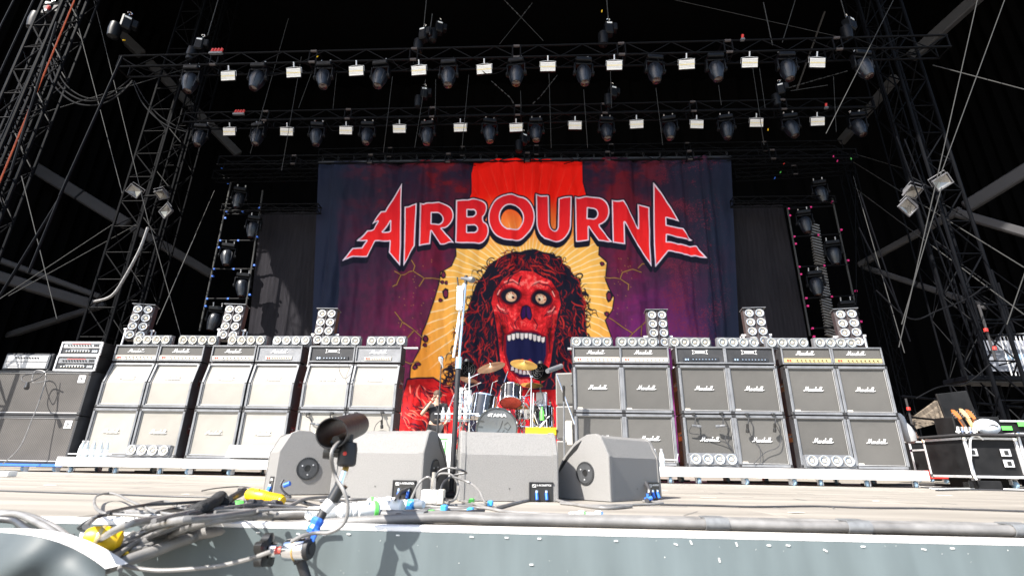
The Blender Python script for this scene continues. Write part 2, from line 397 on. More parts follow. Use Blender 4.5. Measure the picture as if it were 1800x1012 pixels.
# ------------------------------------------------------------------ trusses
def truss(name, label, a, b, hgt, dep, step, rr=.024, indiv=True, sect=2.4, m=None):
    a, b = Vector(a), Vector(b); L = (b-a).length; dx = (b-a).normalized(); ang = math.atan2(dx.y, dx.x); m = m or M_TRUSS
    tilt = math.asin(dx.z)
    t = thing(name, label, 'truss', a, (0, -tilt, ang))
    ch = MB().cyl((0, 0, 0), (L, 0, 0), rr, 8).mesh('chord'); ch.materials.append(m)
    for (y, z) in ((0, 0), (0, -hgt), (dep, 0), (dep, -hgt)): obj('chord', ch, None, t, (0, y, z))
    k = max(2, int(round(L/step))); st = L/k
    up = MB().cyl((0, 0, -hgt), (st, 0, 0), rr*.55, 6).mesh('brace'); dn = MB().cyl((0, 0, 0), (st, 0, -hgt), rr*.55, 6).mesh('brace')
    up.materials.append(m); dn.materials.append(m); lac = MB()
    for i in range(k):
        if indiv: obj('brace', up if i % 2 else dn, None, t, (i*st, 0, 0))
        else: lac.cyl((i*st, 0, -hgt if i % 2 else 0), ((i+1)*st, 0, 0 if i % 2 else -hgt), rr*.55, 6)
        lac.cyl((i*st, dep, -hgt if i % 2 else 0), ((i+1)*st, dep, 0 if i % 2 else -hgt), rr*.5, 5)
        lac.cyl((i*st, 0 if i % 2 else dep, -hgt), ((i+1)*st, dep if i % 2 else 0, -hgt), rr*.5, 5)
    stuff(obj('lacing', lac, m, t))
    ns = max(1, int(round(L/sect)))
    fr = MB()
    for (y0, z0, y1, z1) in ((0, 0, 0, -hgt), (dep, 0, dep, -hgt), (0, 0, dep, 0), (0, -hgt, dep, -hgt)): fr.cyl((0, y0, z0), (0, y1, z1), rr*.8, 6)
    fr = fr.mesh('end_frame'); fr.materials.append(m)
    pin = MB()
    for z in (0, -hgt): pin.cyl((-.07, -.0, z), (.07, -.0, z), rr*1.35, 8)
    pin = pin.mesh('coupler'); pin.materials.append(M_BARK)
    for i in range(ns+1):
        xx = L*i/ns
        for s_ in ((-.09, .09) if 0 < i < ns else (.02,) if i == 0 else (-.02,)): obj('end_frame', fr, None, t, (xx+s_, 0, 0))
        if 0 < i < ns: obj('coupler', pin, None, t, (xx, 0, 0))
    return t
T1a, T1b = at(210, 99, 9.0), at(1665, 62, 9.0)
T2a, T2b = at(325, 199, 11.2), at(1535, 172, 11.2)
truss('lighting_truss', 'long black front lighting truss highest across the photo', T1a, T1b, .32, .34, .5)
truss('lighting_truss', 'second black lighting truss just above the banner', T2a, T2b, .3, .34, .5)
truss('banner_truss', 'dark truss the banner hangs from', at(385, 275, 13.3), at(1505, 262, 13.3), .3, .3, .6)
truss('masking_truss', 'short dark truss left of the banner over black cloth', at(390, 359, 13.0), at(560, 358, 13.0), .21, .25, .36, .018)
truss('masking_truss', 'short dark truss right of the banner over black cloth', at(1288, 346, 13.0), at(1468, 344, 13.0), .21, .25, .36, .018)
truss('wing_truss', 'dim truss stub right of the banner truss, lower', at(1290, 297, 13.8), at(1500, 285, 13.8), .3, .25, .6, .016, False)
truss('wing_truss', 'dim truss stub left of the banner truss, lower', at(375, 300, 13.8), at(560, 296, 13.8), .3, .25, .6, .016, False)
truss('roof_truss', 'dim rear truss between the two light trusses', at(560, 262, 14.2), at(1480, 247, 14.2), .35, .3, .9, .016, False)
def lattice(label, x, y, w, z0, z1, step, rr=.03, m=None, rot=0):
    t = thing('support_tower', label, 'tower', (x, y, z0), (0, 0, rot)); H = z1-z0; m = m or M_TOWER
    ch = MB().cyl((0, 0, 0), (0, 0, H), rr, 8).mesh('chord'); ch.materials.append(m)
    for (a, b) in ((0, 0), (w, 0), (w, w), (0, w)): obj('chord', ch, None, t, (a, b, 0))
    k = int(H/step); st = H/k
    A = MB().cyl((0, 0, 0), (w, 0, st), rr*.5, 6).mesh('brace'); B = MB().cyl((w, 0, 0), (0, 0, st), rr*.5, 6).mesh('brace'); A.materials.append(m); B.materials.append(m)
    lac = MB()
    for i in range(k):
        obj('brace', A if i % 2 else B, None, t, (0, 0, i*st))
        z = i*st
        e = (0, w) if i % 2 else (w, 0)
        lac.cyl((w, e[0], z), (w, e[1], z+st), rr*.45, 5).cyl((0, e[1], z), (0, e[0], z+st), rr*.45, 5).cyl((e[0], w, z), (e[1], w, z+st), rr*.45, 5)
        lac.cyl((0, 0, z), (w, 0, z), rr*.45, 5).cyl((w, 0, z), (w, w, z), rr*.45, 5)
    stuff(obj('lacing', lac, m, t)); return t
q = at(215, 347, 11.5); lattice('tall dark lattice tower behind the left amplifiers, carrying floodlights', q.x, 11.5, .72, 0, ROOFZ, .75, .034)
q = at(262, 300, 12.6); lattice('narrow dark lattice tower just right of the left floodlight tower', q.x+.5, 12.6, .5, 0, ROOFZ, .7, .026)
q = at(1645, 340, 9.6); lattice('tall blue black lattice tower right of the right amplifiers, carrying floodlights', q.x, 9.6, .55, 0, ROOFZ, .7, .034)
q = at(1598, 330, 11.5); lattice('thin dark lattice tower just left of the right floodlight tower', q.x, 11.5, .42, 0, ROOFZ, .7, .022)
q = at(1530, 390, 13.6); lattice('slim lattice mast beside the right ladder of moving lights', q.x-.35, 13.6, .3, 0, 9.5, .5, .018)
q = at(60, 60, 6.5); lattice('near black lattice tower cut by the upper left corner', q.x-.1, 6.5, .38, 0, 14, .5, .028)
q = at(10, 300, 8.5); lattice('dim lattice tower at the very left edge of the photo', q.x-.5, 8.5, .5, 0, 14, .6, .03)
q = at(1770, 560, 10.2); lattice('short scaffold tower at the right edge behind the flight cases', q.x, 10.2, .8, 0, 4.2, .8, .028)

# wires, chains and hanging cables
WI = [((712, 2), 9, (697, 17), 9)]
def wire(a, ya, b, yb, lab, r=.008, m=None, name='rigging_wire', cat='wire'):
    tag(obj(name, MB().cyl(at(*a, ya), at(*b, yb), r, 6), m or M_STEEL), lab, cat)
def wires(L, side, m=None, r=.007):
    for i, (a, b, y0, y1) in enumerate(L): wire(a, y0, b, y1, 'thin rigging wire, %s from left %s' % (ORD[i], side), r, m)
wires([((38, 310), (100, 560), 8, 8), ((130, 18), (215, 340), 8.5, 8.5), ((165, 0), (262, 395), 9, 9), ((345, 410), (280, 560), 9, 9), ((377, 335), (275, 570), 12, 10), ((265, 400), (318, 590), 9, 9)], 'on the left side of the stage', r=.0065)
wires([((1573, -5), (1452, 235), 8.5, 8.5), ((1718, 0), (1580, 610), 7.8, 7.8), ((1766, 0), (1645, 330), 7.8, 7.8), ((1655, 330), (1585, 570), 8, 8), ((1500, 310), (1590, 620), 11, 9), ((1815, 440), (1770, 570), 8, 8)], 'on the right side of the stage', r=.0075)
wires([((385, -5), (365, 63), 9, 9), ((750, -5), (745, 48), 9, 9), ((760, 25), (755, 62), 9, 9), ((1066, -5), (1070, 40), 9, 9), ((1342, 5), (1358, 80), 9, 9), ((1478, 0), (1487, 32), 9, 9), ((1398, 0), (1375, 75), 10, 10)], 'above the front truss', r=.011)
wires([((507, 33), (440, 270), 11, 11), ((530, 100), (495, 300), 11, 11), ((549, 125), (525, 190), 11.5, 11.5), ((592, 125), (585, 195), 12, 12), ((690, 135), (674, 268), 11, 11), ((748, 140), (729, 260), 11, 11), ((766, 140), (765, 195), 11, 11), ((824, 132), (812, 262), 11, 11), ((915, 160), (916, 190), 11, 11), ((965, 130), (969, 260), 11, 11), ((1026, 158), (1033, 260), 11, 11), ((1073, 125), (1075, 190), 11, 11), ((1153, 155), (1165, 255), 11, 11), ((1263, 150), (1268, 185), 11, 11), ((1323, 118), (1343, 255), 11, 11), ((1335, 120), (1345, 190), 11, 11), ((1465, 135), (1470, 232), 11, 11)], 'hanging behind the front truss', r=.008)
wires([((0, 525), (205, 390), 10, 12), ((0, 222), (330, 120), 9, 11), ((15, 520), (240, 395), 10, 12.3)], 'slanting across the left beams', r=.01)
wires([((1640, 115), (1810, 160), 9, 8), ((1500, 285), (1800, 470), 13, 8.5), ((1455, 150), (1390, 160), 11, 11), ((1502, 330), (1810, 560), 13, 9), ((1600, 300), (1500, 270), 12, 13.5)], 'slanting across the right side', r=.01)
wire((133, -5), 6.6, (-5, 330), 6.6, 'orange safety wire running down the upper left corner', .012, M_OR)
for k, (a, b) in enumerate([((100, 40), (20, 300)), ((85, 60), (0, 250)), ((215, 100), (105, 345)), ((120, 310), (50, 480)), ((107, 345), (0, 520)), ((62, -5), (0, 130)), ((28, -5), (-5, 60))]):
    wire(a, 6.4+.1*k, b, 6.4+.1*k, 'thick dark cable run, %s of the bundle slanting down the left side' % ORD[k], .02, M_TOWER, 'power_cable', 'cable')
for k, (a, b, y0) in enumerate([((1503, 300), (1506, 590), 12.8), ((1510, 400), (1590, 560), 9.5), ((1512, 340), (1600, 600), 9.7), ((1576, 240), (1705, 590), 9.2), ((1590, 245), (1740, 620), 9.0)]):
    wire(a, y0, b, y0, 'dark cable run, %s from the left beside the right tower' % ORD[k], .014, M_TOWER, 'power_cable', 'cable')
def hang(pts, Y, r, lab, m=None):
    tag(obj('hanging_cable', MB().tube([at(x, y, Y) for x, y in pts], r, 6, 6), m or M_TRUSS), lab, 'cable')
hang([(83, 110), (95, 150), (130, 180), (170, 185), (205, 170), (232, 145)], 7.5, .015, 'dark cable swag, lowest loop at the upper left')
hang([(88, 105), (105, 150), (140, 175), (175, 176), (210, 163), (233, 142)], 7.55, .014, 'dark cable swag, middle loop at the upper left')
hang([(92, 100), (112, 145), (145, 170), (178, 172), (205, 158), (230, 138)], 7.6, .012, 'dark cable swag, topmost loop at the upper left')
hang([(233, 142), (250, 180), (275, 208), (300, 224), (328, 232)], 9, .014, 'dark cable falling from the front truss end to the second truss')
hang([(236, 142), (255, 175), (280, 203), (306, 220), (330, 230)], 9.1, .012, 'second dark cable falling to the second truss at left')
hang([(260, 400), (245, 440), (218, 490), (196, 520), (165, 530)], 10, .03, 'pale ribbed cable bending at the foot of the left tower', M_CABLE)
hang([(1540, 510), (1600, 560), (1650, 545), (1700, 525), (1735, 500)], 9.2, .014, 'dark cable swag below the right tower')
hang([(1610, 700), (1650, 680), (1700, 672), (1740, 640)], 9.2, .012, 'low dark cable swag behind the guitars')
def chain_(pts, Y, lab):
    mb = MB(); P = [at(x, y, Y) for x, y in pts]
    for a, b in zip(P[:-1], P[1:]):
        k = max(2, int((b-a).length/.11))
        for i in range(k):
            c = a.lerp(b, (i+.5)/k); d = (b-a).normalized(); mb.cyl(c-d*.045, c+d*.045, .016 if i % 2 else .009, 5)
    tag(obj('chain', stf(mb), M_STEEL), lab, 'chain')
chain_([(886, 0), (916, 31), (936, 5)], 10, 'dangling chain in a V at the top centre')
chain_([(863, 142), (897, 172), (903, 182)], 10.5, 'left chain below the centre of the front truss')
chain_([(980, 132), (950, 170), (935, 184)], 10.5, 'right chain below the centre of the front truss')
chain_([(1385, 155), (1430, 142), (1490, 125)], 10.5, 'slack chain between the trusses at right')
for (a, b, lab) in [((916, 31), (878, 78), 'left leg of the wire cross at top centre'), ((916, 31), (955, 72), 'right leg of the wire cross at top centre'), ((1185, 0), (1470, 64), 'faint long wire sloping right at the top')]:
    wire(a, 10, b, 10, lab, .006)

# chain hoists
def make_hoist():
    t = thing('chain_hoist', '', 'hoist')
    obj('motor_body', MB().box((0, 0, 0), (.2, .2, .36), ch=.03).box((.14, 0, .05), (.12, .16, .2), ch=.02), M_HEADB, t)
    obj('chain_bag', MB().lathe([(.0, -.5), (.1, -.46), (.12, -.3), (.11, -.12), (0, -.1)], (-.14, .02, 0), n=12), M_HEADB, t)
    obj('hook', MB().tube([(0, 0, .18), (0, 0, .26), (.04, 0, .3), (.0, 0, .34), (-.04, 0, .3)], .012, 6, 4), M_CHROME, t)
    obj('badge', MB().box((0, -.104, .1), (.12, .006, .04)), M_CONN, t)
    return t
h0 = make_hoist(); first = True
for (px, py, Y, rz, lab) in [(352, 80, 9.1, .2, 'black chain hoist on the left end of the front truss'), (745, 62, 9.1, -.3, 'black chain hoist left of centre above the front truss'), (772, 50, 10, .4, 'smaller looking black chain hoist just right of another, left of centre'), (1070, 52, 9.1, .1, 'black chain hoist right of centre above the front truss'), (1492, 45, 9.1, .5, 'black chain hoist near the right end of the front truss'), (746, 165, 11.2, .2, 'black chain hoist left of centre above the second truss'), (1077, 163, 11.2, .3, 'black chain hoist right of centre above the second truss'), (1372, 158, 11.2, -.4, 'black chain hoist above the right part of the second truss'), (85, 20, 7, .3, 'black hoist with red cap at the top left corner'), (222, 42, 8, .8, 'black hoist hanging in front of a grey beam at top left'), (920, 245, 12.6, .6, 'small hoist with pale badge above the banner centre')]:
    p = at(px, py, Y)
    if first: h0.location = p; h0.rotation_euler = (0, 0, rz); h0['label'] = lab; first = False
    else: dup(h0, p, (0, 0, rz), lab)
    h0['group'] = 'chain hoists'
for (px, py, Y, n, lab) in [(380, 92, 8.95, 4, 'row of red plug connectors on the front truss at left'), (420, 199, 11.1, 4, 'row of red plug connectors on the second truss at left'), (82, 18, 6.9, 1, 'single red plug connector at the upper left corner'), (1452, 188, 11.1, 1, 'small red connector on the second truss at right'), (1305, 68, 8.95, 1, 'small red plug on the front truss at right')]:
    t = thing('plug_row', lab, 'connector', at(px, py, Y), group='red connectors')
    for k in range(n): obj('plug', MB().cyl(((k-(n-1)/2)*.075, 0, 0), ((k-(n-1)/2)*.075+.02, 0, .1), .028, 8), M_RED, t)
    obj('tray', MB().box((0, 0, -.03), (.08*n, .06, .05)), M_BAR, t)

# ------------------------------------------------------------------ moving heads
def make_mover():
    t = thing('moving_head_light', '', 'stage light', group='moving head lights')
    obj('base', MB().box((0, 0, -.05), (.36, .27, .11), ch=.02).box((0, -.137, -.04), (.16, .004, .03)), M_HEADB, t)
    cl = MB()
    for s in (-1, 1): cl.tube([(s*.11, 0, .0), (s*.11, 0, .07), (s*.11, -.03, .11), (s*.11, .03, .13)], .014, 6, 3)
    obj('clamp', cl, M_ALU, t)
    y = MB().box((0, 0, -.13), (.38, .12, .05), ch=.015)
    for s in (-1, 1): y.box((s*.2, 0, -.26), (.035, .13, .3), ch=.014); y.cyl((s*.17, 0, -.36), (s*.235, 0, -.36), .055, 12)
    obj('yoke', y, M_HEADB, t)
    h = MB().lathe([(.0, .19), (.08, .185), (.135, .15), (.16, .08), (.165, 0), (.155, -.1), (.13, -.2), (.105, -.28), (.1, -.31), (.085, -.315)], n=24)
    for k in range(6):
        a = k*pi/3+.3; h.tube([((.162)*cos(a), .162*sin(a), .08), (.168*cos(a), .168*sin(a), 0), (.157*cos(a), .157*sin(a), -.1), (.132*cos(a), .132*sin(a), -.2)], .008, 5, 2)
    hd = obj('head', h, M_HEAD, t, (0, 0, -.37), (radians(-10), 0, 0))
    obj('lens', MB().lathe([(.086, -.314), (.06, -.325), (.0, -.33)], n=16), M_LENS, hd)
    return t
mv0 = make_mover(); used = False
def put_mover(px, py, Y, lab, group, rz=0, tl=None):
    global used
    p = at(px, py, Y)
    if not used: o = mv0; o.location = p; o.rotation_euler = (0, 0, rz); used = True; o['label'] = lab; o['group'] = group
    else: o = dup(mv0, p, (0, 0, rz), lab, group)
    for c_ in o.children:
        if c_.name.startswith('head'): c_.rotation_euler = (radians(random.uniform(-15, -4)), radians(random.uniform(-6, 6)), random.uniform(-.5, .5))
    return o
mv_h = None
for i, (px, py) in enumerate([(341, 121), (458, 117), (573, 115), (671, 113), (790, 111), (908, 108), (1025, 107), (1149, 103), (1255, 100), (1379, 98), (1511, 95)]):
    put_mover(px, py, 9.1, 'black moving head light, %s from the left under the front truss' % ORD[i], 'moving heads under the front truss', random.uniform(-.15, .15))
for i, (px, py) in enumerate([(357, 222), (457, 220), (560, 219), (648, 218), (753, 217), (861, 213), (942, 212), (1065, 210), (1175, 208), (1274, 206), (1386, 204), (1503, 202)]):
    put_mover(px, py, 11.3, 'black moving head light, %s from the left under the second truss' % ORD[i], 'moving heads under the second truss', random.uniform(-.2, .2))
for i, (px, py) in enumerate([(424, 332), (449, 382), (404, 430), (430, 482), (382, 540)]):
    put_mover(px, py, 13.1, 'moving head light in the left side ladder, %s from the top' % ORD[i], 'moving heads in the side ladders', .3)
for i, (px, py) in enumerate([(1438, 320), (1411, 372), (1461, 425), (1430, 478), (1487, 530)]):
    put_mover(px, py, 13.1, 'moving head light in the right side ladder, %s from the top' % ORD[i], 'moving heads in the side ladders', -.3)
# side ladders
def ladder(rails, rungs, side, tapem):
    t = thing('light_ladder', 'dark pipe ladder with %s tape at the %s of the banner' % ('blue' if side == 'left' else 'pink', side), 'ladder frame')
    for (a, b) in rails: obj('rail', MB().cyl(at(*a, 13.1), at(*b, 13.1), .026, 8), M_BEAM if side == 'x' else M_STEEL, t)
    tp = MB().box((0, 0, 0), (.05, .05, .045)).mesh('tape'); tp.materials.append(tapem)
    for (a, b) in rungs:
        A, B = at(*a, 13.1), at(*b, 13.1); obj('rung', MB().cyl(A, B, .026, 8), M_TRUSS, t)
        for q in (A, A+Vector((0, 0, -.22)), B+Vector((0, 0, .12)), A.lerp(B, .5)): obj('tape', tp, None, t, q)
    return t
ladder([((406, 321), (351, 581)), ((462, 335), (425, 590))], [((399, 372), (455, 372)), ((388, 423), (451, 423)), ((377, 473), (446, 473)), ((365, 525), (438, 525))], 'left', M_DBLUE)
ladder([((1384, 366), (1424, 590)), ((1463, 349), (1515, 590))], [((1386, 367), (1464, 362)), ((1396, 416), (1480, 411)), ((1405, 469), (1492, 465)), ((1417, 524), (1506, 519)), ((1428, 577), (1515, 573))], 'right', M_PINK)
ribs = MB()
for i in range(40):
    a = at(1430+8*i/10, 395+i*5, 13.6); ribs.box((a.x, 13.6, a.z), (.28, .1, .035), Matrix.Rotation(.35, 3, 'Y'))
tag(obj('cable_chain', ribs, M_CABLE), 'dark ribbed cable chain hanging behind the right ladder', 'cable')
# LED panels
def make_panel():
    t = thing('strobe_light', '', 'stage light', group='white led strobe lights')
    obj('housing', MB().box((0, .02, -.12), (.36, .05, .22), ch=.008), M_HEADB, t)
    obj('diffuser', MB().box((0, -.009, -.12), (.335, .008, .195)), M_PANEL, t)
    tb = MB()
    for k in range(16): tb.box((-.155+.0207*k, -.015, -.12), (.016, .006, .018))
    obj('tube', tb, M_PANELY, t)
    ln = MB()
    for z in (-.06, -.09, -.15, -.18): ln.box((0, -.0145, z), (.33, .002, .003))
    obj('louvre', ln, M_BAR, t)
    obj('bracket', MB().tube([(-.18, .02, -.12), (-.18, .02, .0), (0, .02, .02), (.18, .02, 0), (.18, .02, -.12)], .007, 6, 1).cyl((0, .02, .01), (0, .02, .13), .016, 8), M_ALU, t)
    return t
pn0 = make_panel(); pk = 0
for row, Y, L in (('front', 8.95, [(401, 125), (516, 119), (626, 116), (736, 115), (851, 113), (963, 108), (1080, 106), (1207, 104), (1318, 101), (1437, 101)]), ('second', 11.1, [(403, 224), (504, 224), (608, 222), (702, 219), (809, 217), (907, 217), (1011, 213), (1119, 211), (1225, 211), (1330, 208), (1437, 206)])):
    for i, (px, py) in enumerate(L):
        p = at(px, py, Y); lab = 'white rectangular led panel, %s from the left under the %s truss' % (ORD[i], row)
        rot = (radians(22+random.uniform(-3, 3)), 0, radians(random.uniform(-5, 5)))
        if pk == 0: pn0.location = p; pn0.rotation_euler = rot; pn0['label'] = lab
        else: dup(pn0, p, rot, lab)
        pk += 1
pn0['group'] = 'white led strobe lights'
# floodlights
def make_flood():
    t = thing('floodlight', '', 'floodlight', group='grey floodlights')
    P = [(-.17, -.13), (.17, -.13), (.17, .13), (-.17, .13)]; Q = [(-.1, -.07), (.1, -.07), (.1, .07), (-.1, .07)]
    V = [(a, 0, b) for a, b in P]+[(a, .16, b) for a, b in Q]
    obj('housing', MB().add(V, [(i, (i+1) % 4, 4+(i+1) % 4, 4+i) for i in range(4)]+[(4, 5, 6, 7)]), M_FLOOD, t)
    mb = MB()
    for (x, z, w, h) in ((0, .135, .38, .02), (0, -.135, .38, .02), (.18, 0, .02, .25), (-.18, 0, .02, .25)): mb.box((x, -.012, z), (w, .05, h))
    obj('rim', mb, M_FLOOD, t)
    obj('reflector', MB().add([(-.16, -.002, -.12), (.16, -.002, -.12), (.16, -.002, .12), (-.16, -.002, .12), (0, .05, 0)], [(0, 1, 4), (1, 2, 4), (2, 3, 4), (3, 0, 4)]), M_FLOODG, t)
    obj('bracket', MB().tube([(-.2, .05, 0), (-.2, .05, .2), (.2, .05, .2), (.2, .05, 0)], .012, 6, 1), M_FLOOD, t)
    return t
fl0 = make_flood(); fl = 0
for (px, py, Y, rx, ry, rz, lab) in [(236, 336, 11, .45, .5, .5, 'grey floodlight highest left on the left tower'), (284, 342, 11, 1.0, 0, -.3, 'flatter tilted floodlight at the right of the left tower'), (292, 371, 11, .45, -.6, -.4, 'lower right floodlight of three on the left tower'), (1656, 320, 9.2, .5, -.5, -.35, 'brightest floodlight highest on the right tower'), (1604, 337, 9.4, 1.0, .1, .3, 'flatter tilted floodlight left of the right tower'), (1595, 364, 9.4, .6, .6, .4, 'lowest floodlight of three beside the right tower')]:
    p = at(px, py, Y); rot = (rx, ry, rz); fl0.scale = (.85, .85, .85)
    if fl == 0: fl0.location = p; fl0.rotation_euler = rot; fl0['label'] = lab
    else: dup(fl0, p, rot, lab)
    fl += 1
for (px, py, w, lab) in [(262, 352, 1.0, 'dark cross arm holding the left floodlights'), (1625, 340, .9, 'dark cross arm holding the right floodlights')]:
    p = at(px, py, 11.1 if px < 900 else 9.5); tag(obj('cross_arm', MB().cyl(p+Vector((-w/2, 0, .1)), p+Vector((w/2, 0, .15)), .025, 8), M_TOWER), lab, 'bracket')

# ================================================================== BANNER
BG = 1.0
def C(r, g_, b): return np.array(lin((r, g_, b)))*BG
def build_banner():
    NX, NZ = 780, 500; Y0 = 13.4; ZT, ZB = 9.17, .35
    u = np.linspace(0, 1, NX); v = np.linspace(0, 1, NZ); UU, VV = np.meshgrid(u, v)
    z = ZT+(ZB-ZT)*VV; xl = -6.93+(ZT-z)*.114; xr = 5.93-(ZT-z)*.09
    x = xl+(xr-xl)*UU; y = np.full_like(x, Y0)
    dy, dz = y, z-CAMH
    zz = x*FW.x+dy*FW.y+dz*FW.z
    PX = 900+FPX*(x*RT.x+dy*RT.y+dz*RT.z)/zz; PY = 506-FPX*(x*UP.x+dy*UP.y+dz*UP.z)/zz
    def vnoise(s, seed, ox=0, sx=1.0, sy=1.0):
        r = np.random.default_rng(seed).random((220, 220)); a = PX*s*sx % 219; b = PY*s*sy % 219
        i, j = a.astype(int), b.astype(int); fa, fb = a-i, b-j; fa = fa*fa*(3-2*fa); fb = fb*fb*(3-2*fb)
        return (r[j, i]*(1-fa)+r[j, i+1]*fa)*(1-fb)+(r[j+1, i]*(1-fa)+r[j+1, i+1]*fa)*fb
    fb_ = sum(vnoise(.02*2**k, 3+k)*.5**k for k in range(6))/1.97
    fb2 = sum(vnoise(.03*2**k, 30+k, sx=.7, sy=1.3)*.6**k for k in range(6))/2.4
    grain = vnoise(.9, 77)
    t = np.clip((PY-285)/330, 0, 1)[..., None]
    # outer wall: navy edges, blotchy maroon / magenta field
    navy = C(30, 36, 54); mar = C(74, 24, 38)*(1-t)+C(122, 36, 78)*t; pur = C(106, 40, 122)
    ex = np.clip(1-np.abs(PX-920)/330, 0, 1)
    mm = np.clip(ex*1.9+.5*(fb_-.5)-.02+.25*t[..., 0]*(ex > .02), 0, 1)[..., None]*.92*(.72+.5*vnoise(.2, 70, sy=.6))[..., None]
    blot = np.clip((fb2-.47)*7+.5, 0, 1)[..., None]
    dark = C(32, 26, 46)*(1-t)+C(112, 40, 70)*t
    col = navy*(1-mm)+(mar*blot+dark*(1-blot))*mm
    pp = (np.clip((PX-1010)/120, 0, 1)*np.clip((PY-470)/110, 0, 1)*np.clip((1275-PX)/120, 0, 1))[..., None]
    col = col*(1-pp*.5)+(pur*(.75+.35*blot))*pp*.5
    spk = (np.clip((fb2-.56)*18, 0, 1)*np.clip(ex*1.6, 0, 1)*(1-t[..., 0]))[..., None]*.6
    col = col*(1-spk)+C(130, 22, 26)*spk
    sp2 = (np.clip((grain*.6+fb2*.7-.75)*7, 0, 1)*np.clip((PX-1130)/60, 0, 1)*np.clip((1290-PX)/40, 0, 1))[..., None]*.6
    col = col*(1-sp2)+C(120, 40, 60)*sp2
    def sd(poly):                                        # signed distance, negative inside
        P = np.array(poly, float); x0, y0 = P.min(0)-14; x1, y1 = P.max(0)+14
        msk = (PX > x0) & (PX < x1) & (PY > y0) & (PY < y1)
        X, Yy = PX[msk], PY[msk]; d = np.full(X.shape, 1e9); ins = np.zeros(X.shape, bool)
        for (a, b) in zip(P, np.roll(P, -1, 0)):
            e = b-a; w0, w1 = X-a[0], Yy-a[1]; tt = np.clip((w0*e[0]+w1*e[1])/max(e@e, 1e-9), 0, 1)
            d = np.minimum(d, (w0-e[0]*tt)**2+(w1-e[1]*tt)**2)
            c = ((a[1] > Yy) != (b[1] > Yy)) & (X < (b[0]-a[0])*(Yy-a[1])/((b[1]-a[1]) if abs(b[1]-a[1]) > 1e-9 else 1e-9)+a[0]); ins ^= c
        return msk, np.where(ins, -1, 1)*np.sqrt(d)
    def blend(msk, a, c):
        a = np.clip(a, 0, 1)[:, None]; cc = c[msk] if isinstance(c, np.ndarray) and c.ndim == 3 else c
        col[msk] = col[msk]*(1-a)+cc*a
    def fill(poly, c, grow=0, al=1): m, d = sd(poly); blend(m, (.5-(d-grow)/1.1)*1.0*al if al == 1 else np.clip(.5-(d-grow)/1.1, 0, 1)*al, c)
    def line(pts, c, w, al=1, taper=False):
        P = np.array(pts, float); x0, y0 = P.min(0)-w-2; x1, y1 = P.max(0)+w+2
        sx0, sx1 = np.searchsorted(PX[NZ//2], [x0-12, x1+12]); r0, r1 = 0, NZ
        m = np.zeros(PX.shape, bool); ry = PY[:, NX//2]; r0 = max(0, np.searchsorted(ry, y0-10)); r1 = np.searchsorted(ry, y1+10)
        if r1 <= r0 or sx1 <= sx0: return
        sub = (slice(r0, r1), slice(sx0, sx1)); X, Yy = PX[sub], PY[sub]; al_ = np.zeros(X.shape); n = len(P)-1
        for k in range(n):
            a, b = P[k], P[k+1]; e = b-a; tt = np.clip(((X-a[0])*e[0]+(Yy-a[1])*e[1])/max(e@e, 1e-9), 0, 1)
            d = np.sqrt((X-a[0]-e[0]*tt)**2+(Yy-a[1]-e[1]*tt)**2); ww = w*(sin(pi*min(1, max(.08, (k+.5)/n)))**.6 if taper else 1)
            al_ = np.maximum(al_, np.clip(.5-(d-ww/2)/1.1, 0, 1))
        al_ = (al_*al)[..., None]; col[sub] = col[sub]*(1-al_)+c*al_
    ink = C(22, 22, 38)
    # glowing opening in the wall
    L = [(831, 270), (832, 284), (828, 303), (829, 338), (824, 350), (812, 372), (806, 400), (802, 434), (803, 450), (795, 468), (775, 478), (772, 501), (763, 532), (756, 553), (750, 570), (744, 585), (740, 613), (724, 645), (722, 668), (722, 800)]
    Rr = [(1080, 800), (1078, 620), (1071, 590), (1062, 564), (1075, 545), (1078, 524), (1070, 510), (1063, 492), (1066, 462), (1051, 450), (1052, 434), (1050, 400), (1038, 370), (1030, 345), (1024, 320), (1023, 270)]
    op = L+Rr
    tt = np.clip((PY-340)/105, 0, 1); tt = tt*tt*(3-2*tt)
    rad = np.sqrt((PX-928)**2+((PY-520)*.9)**2)
    f2 = np.clip((rad-110)/90, 0, 1)[..., None]*np.clip((PY-440)/80, 0, 1)[..., None]
    glow = C(246, 26, 12)*(1-tt[..., None])+C(255, 192, 92)*tt[..., None]
    mid = np.exp(-((PY-395)/26)**2)[..., None]; glow = glow*(1-.45*mid)+C(246, 110, 34)*.45*mid
    glow = glow*(1-.75*f2)+C(238, 140, 38)*.75*f2
    glow *= (.96+.08*fb_)[..., None]
    ang = np.arctan2(PX-928, -(PY-500)); rr2 = np.sqrt((PX-928)**2+(PY-500)**2)
    ray = np.abs(((ang*17.5/pi*2+.5*np.sin(ang*9)*.3) % 1)-.5)*rr2*pi/35
    ray = np.clip(1.1-ray/1.2, 0, 1)*np.clip((235-rr2)/50, 0, 1)*.85*(.03+.97*np.clip((PY-390)/60, 0, 1))
    glow = glow*(1-ray[..., None])+C(255, 238, 190)*ray[..., None]
    m, d = sd(op); blend(m, .5-(d-2.2)/1.2, ink); blend(m, .5-d/1.1, glow)
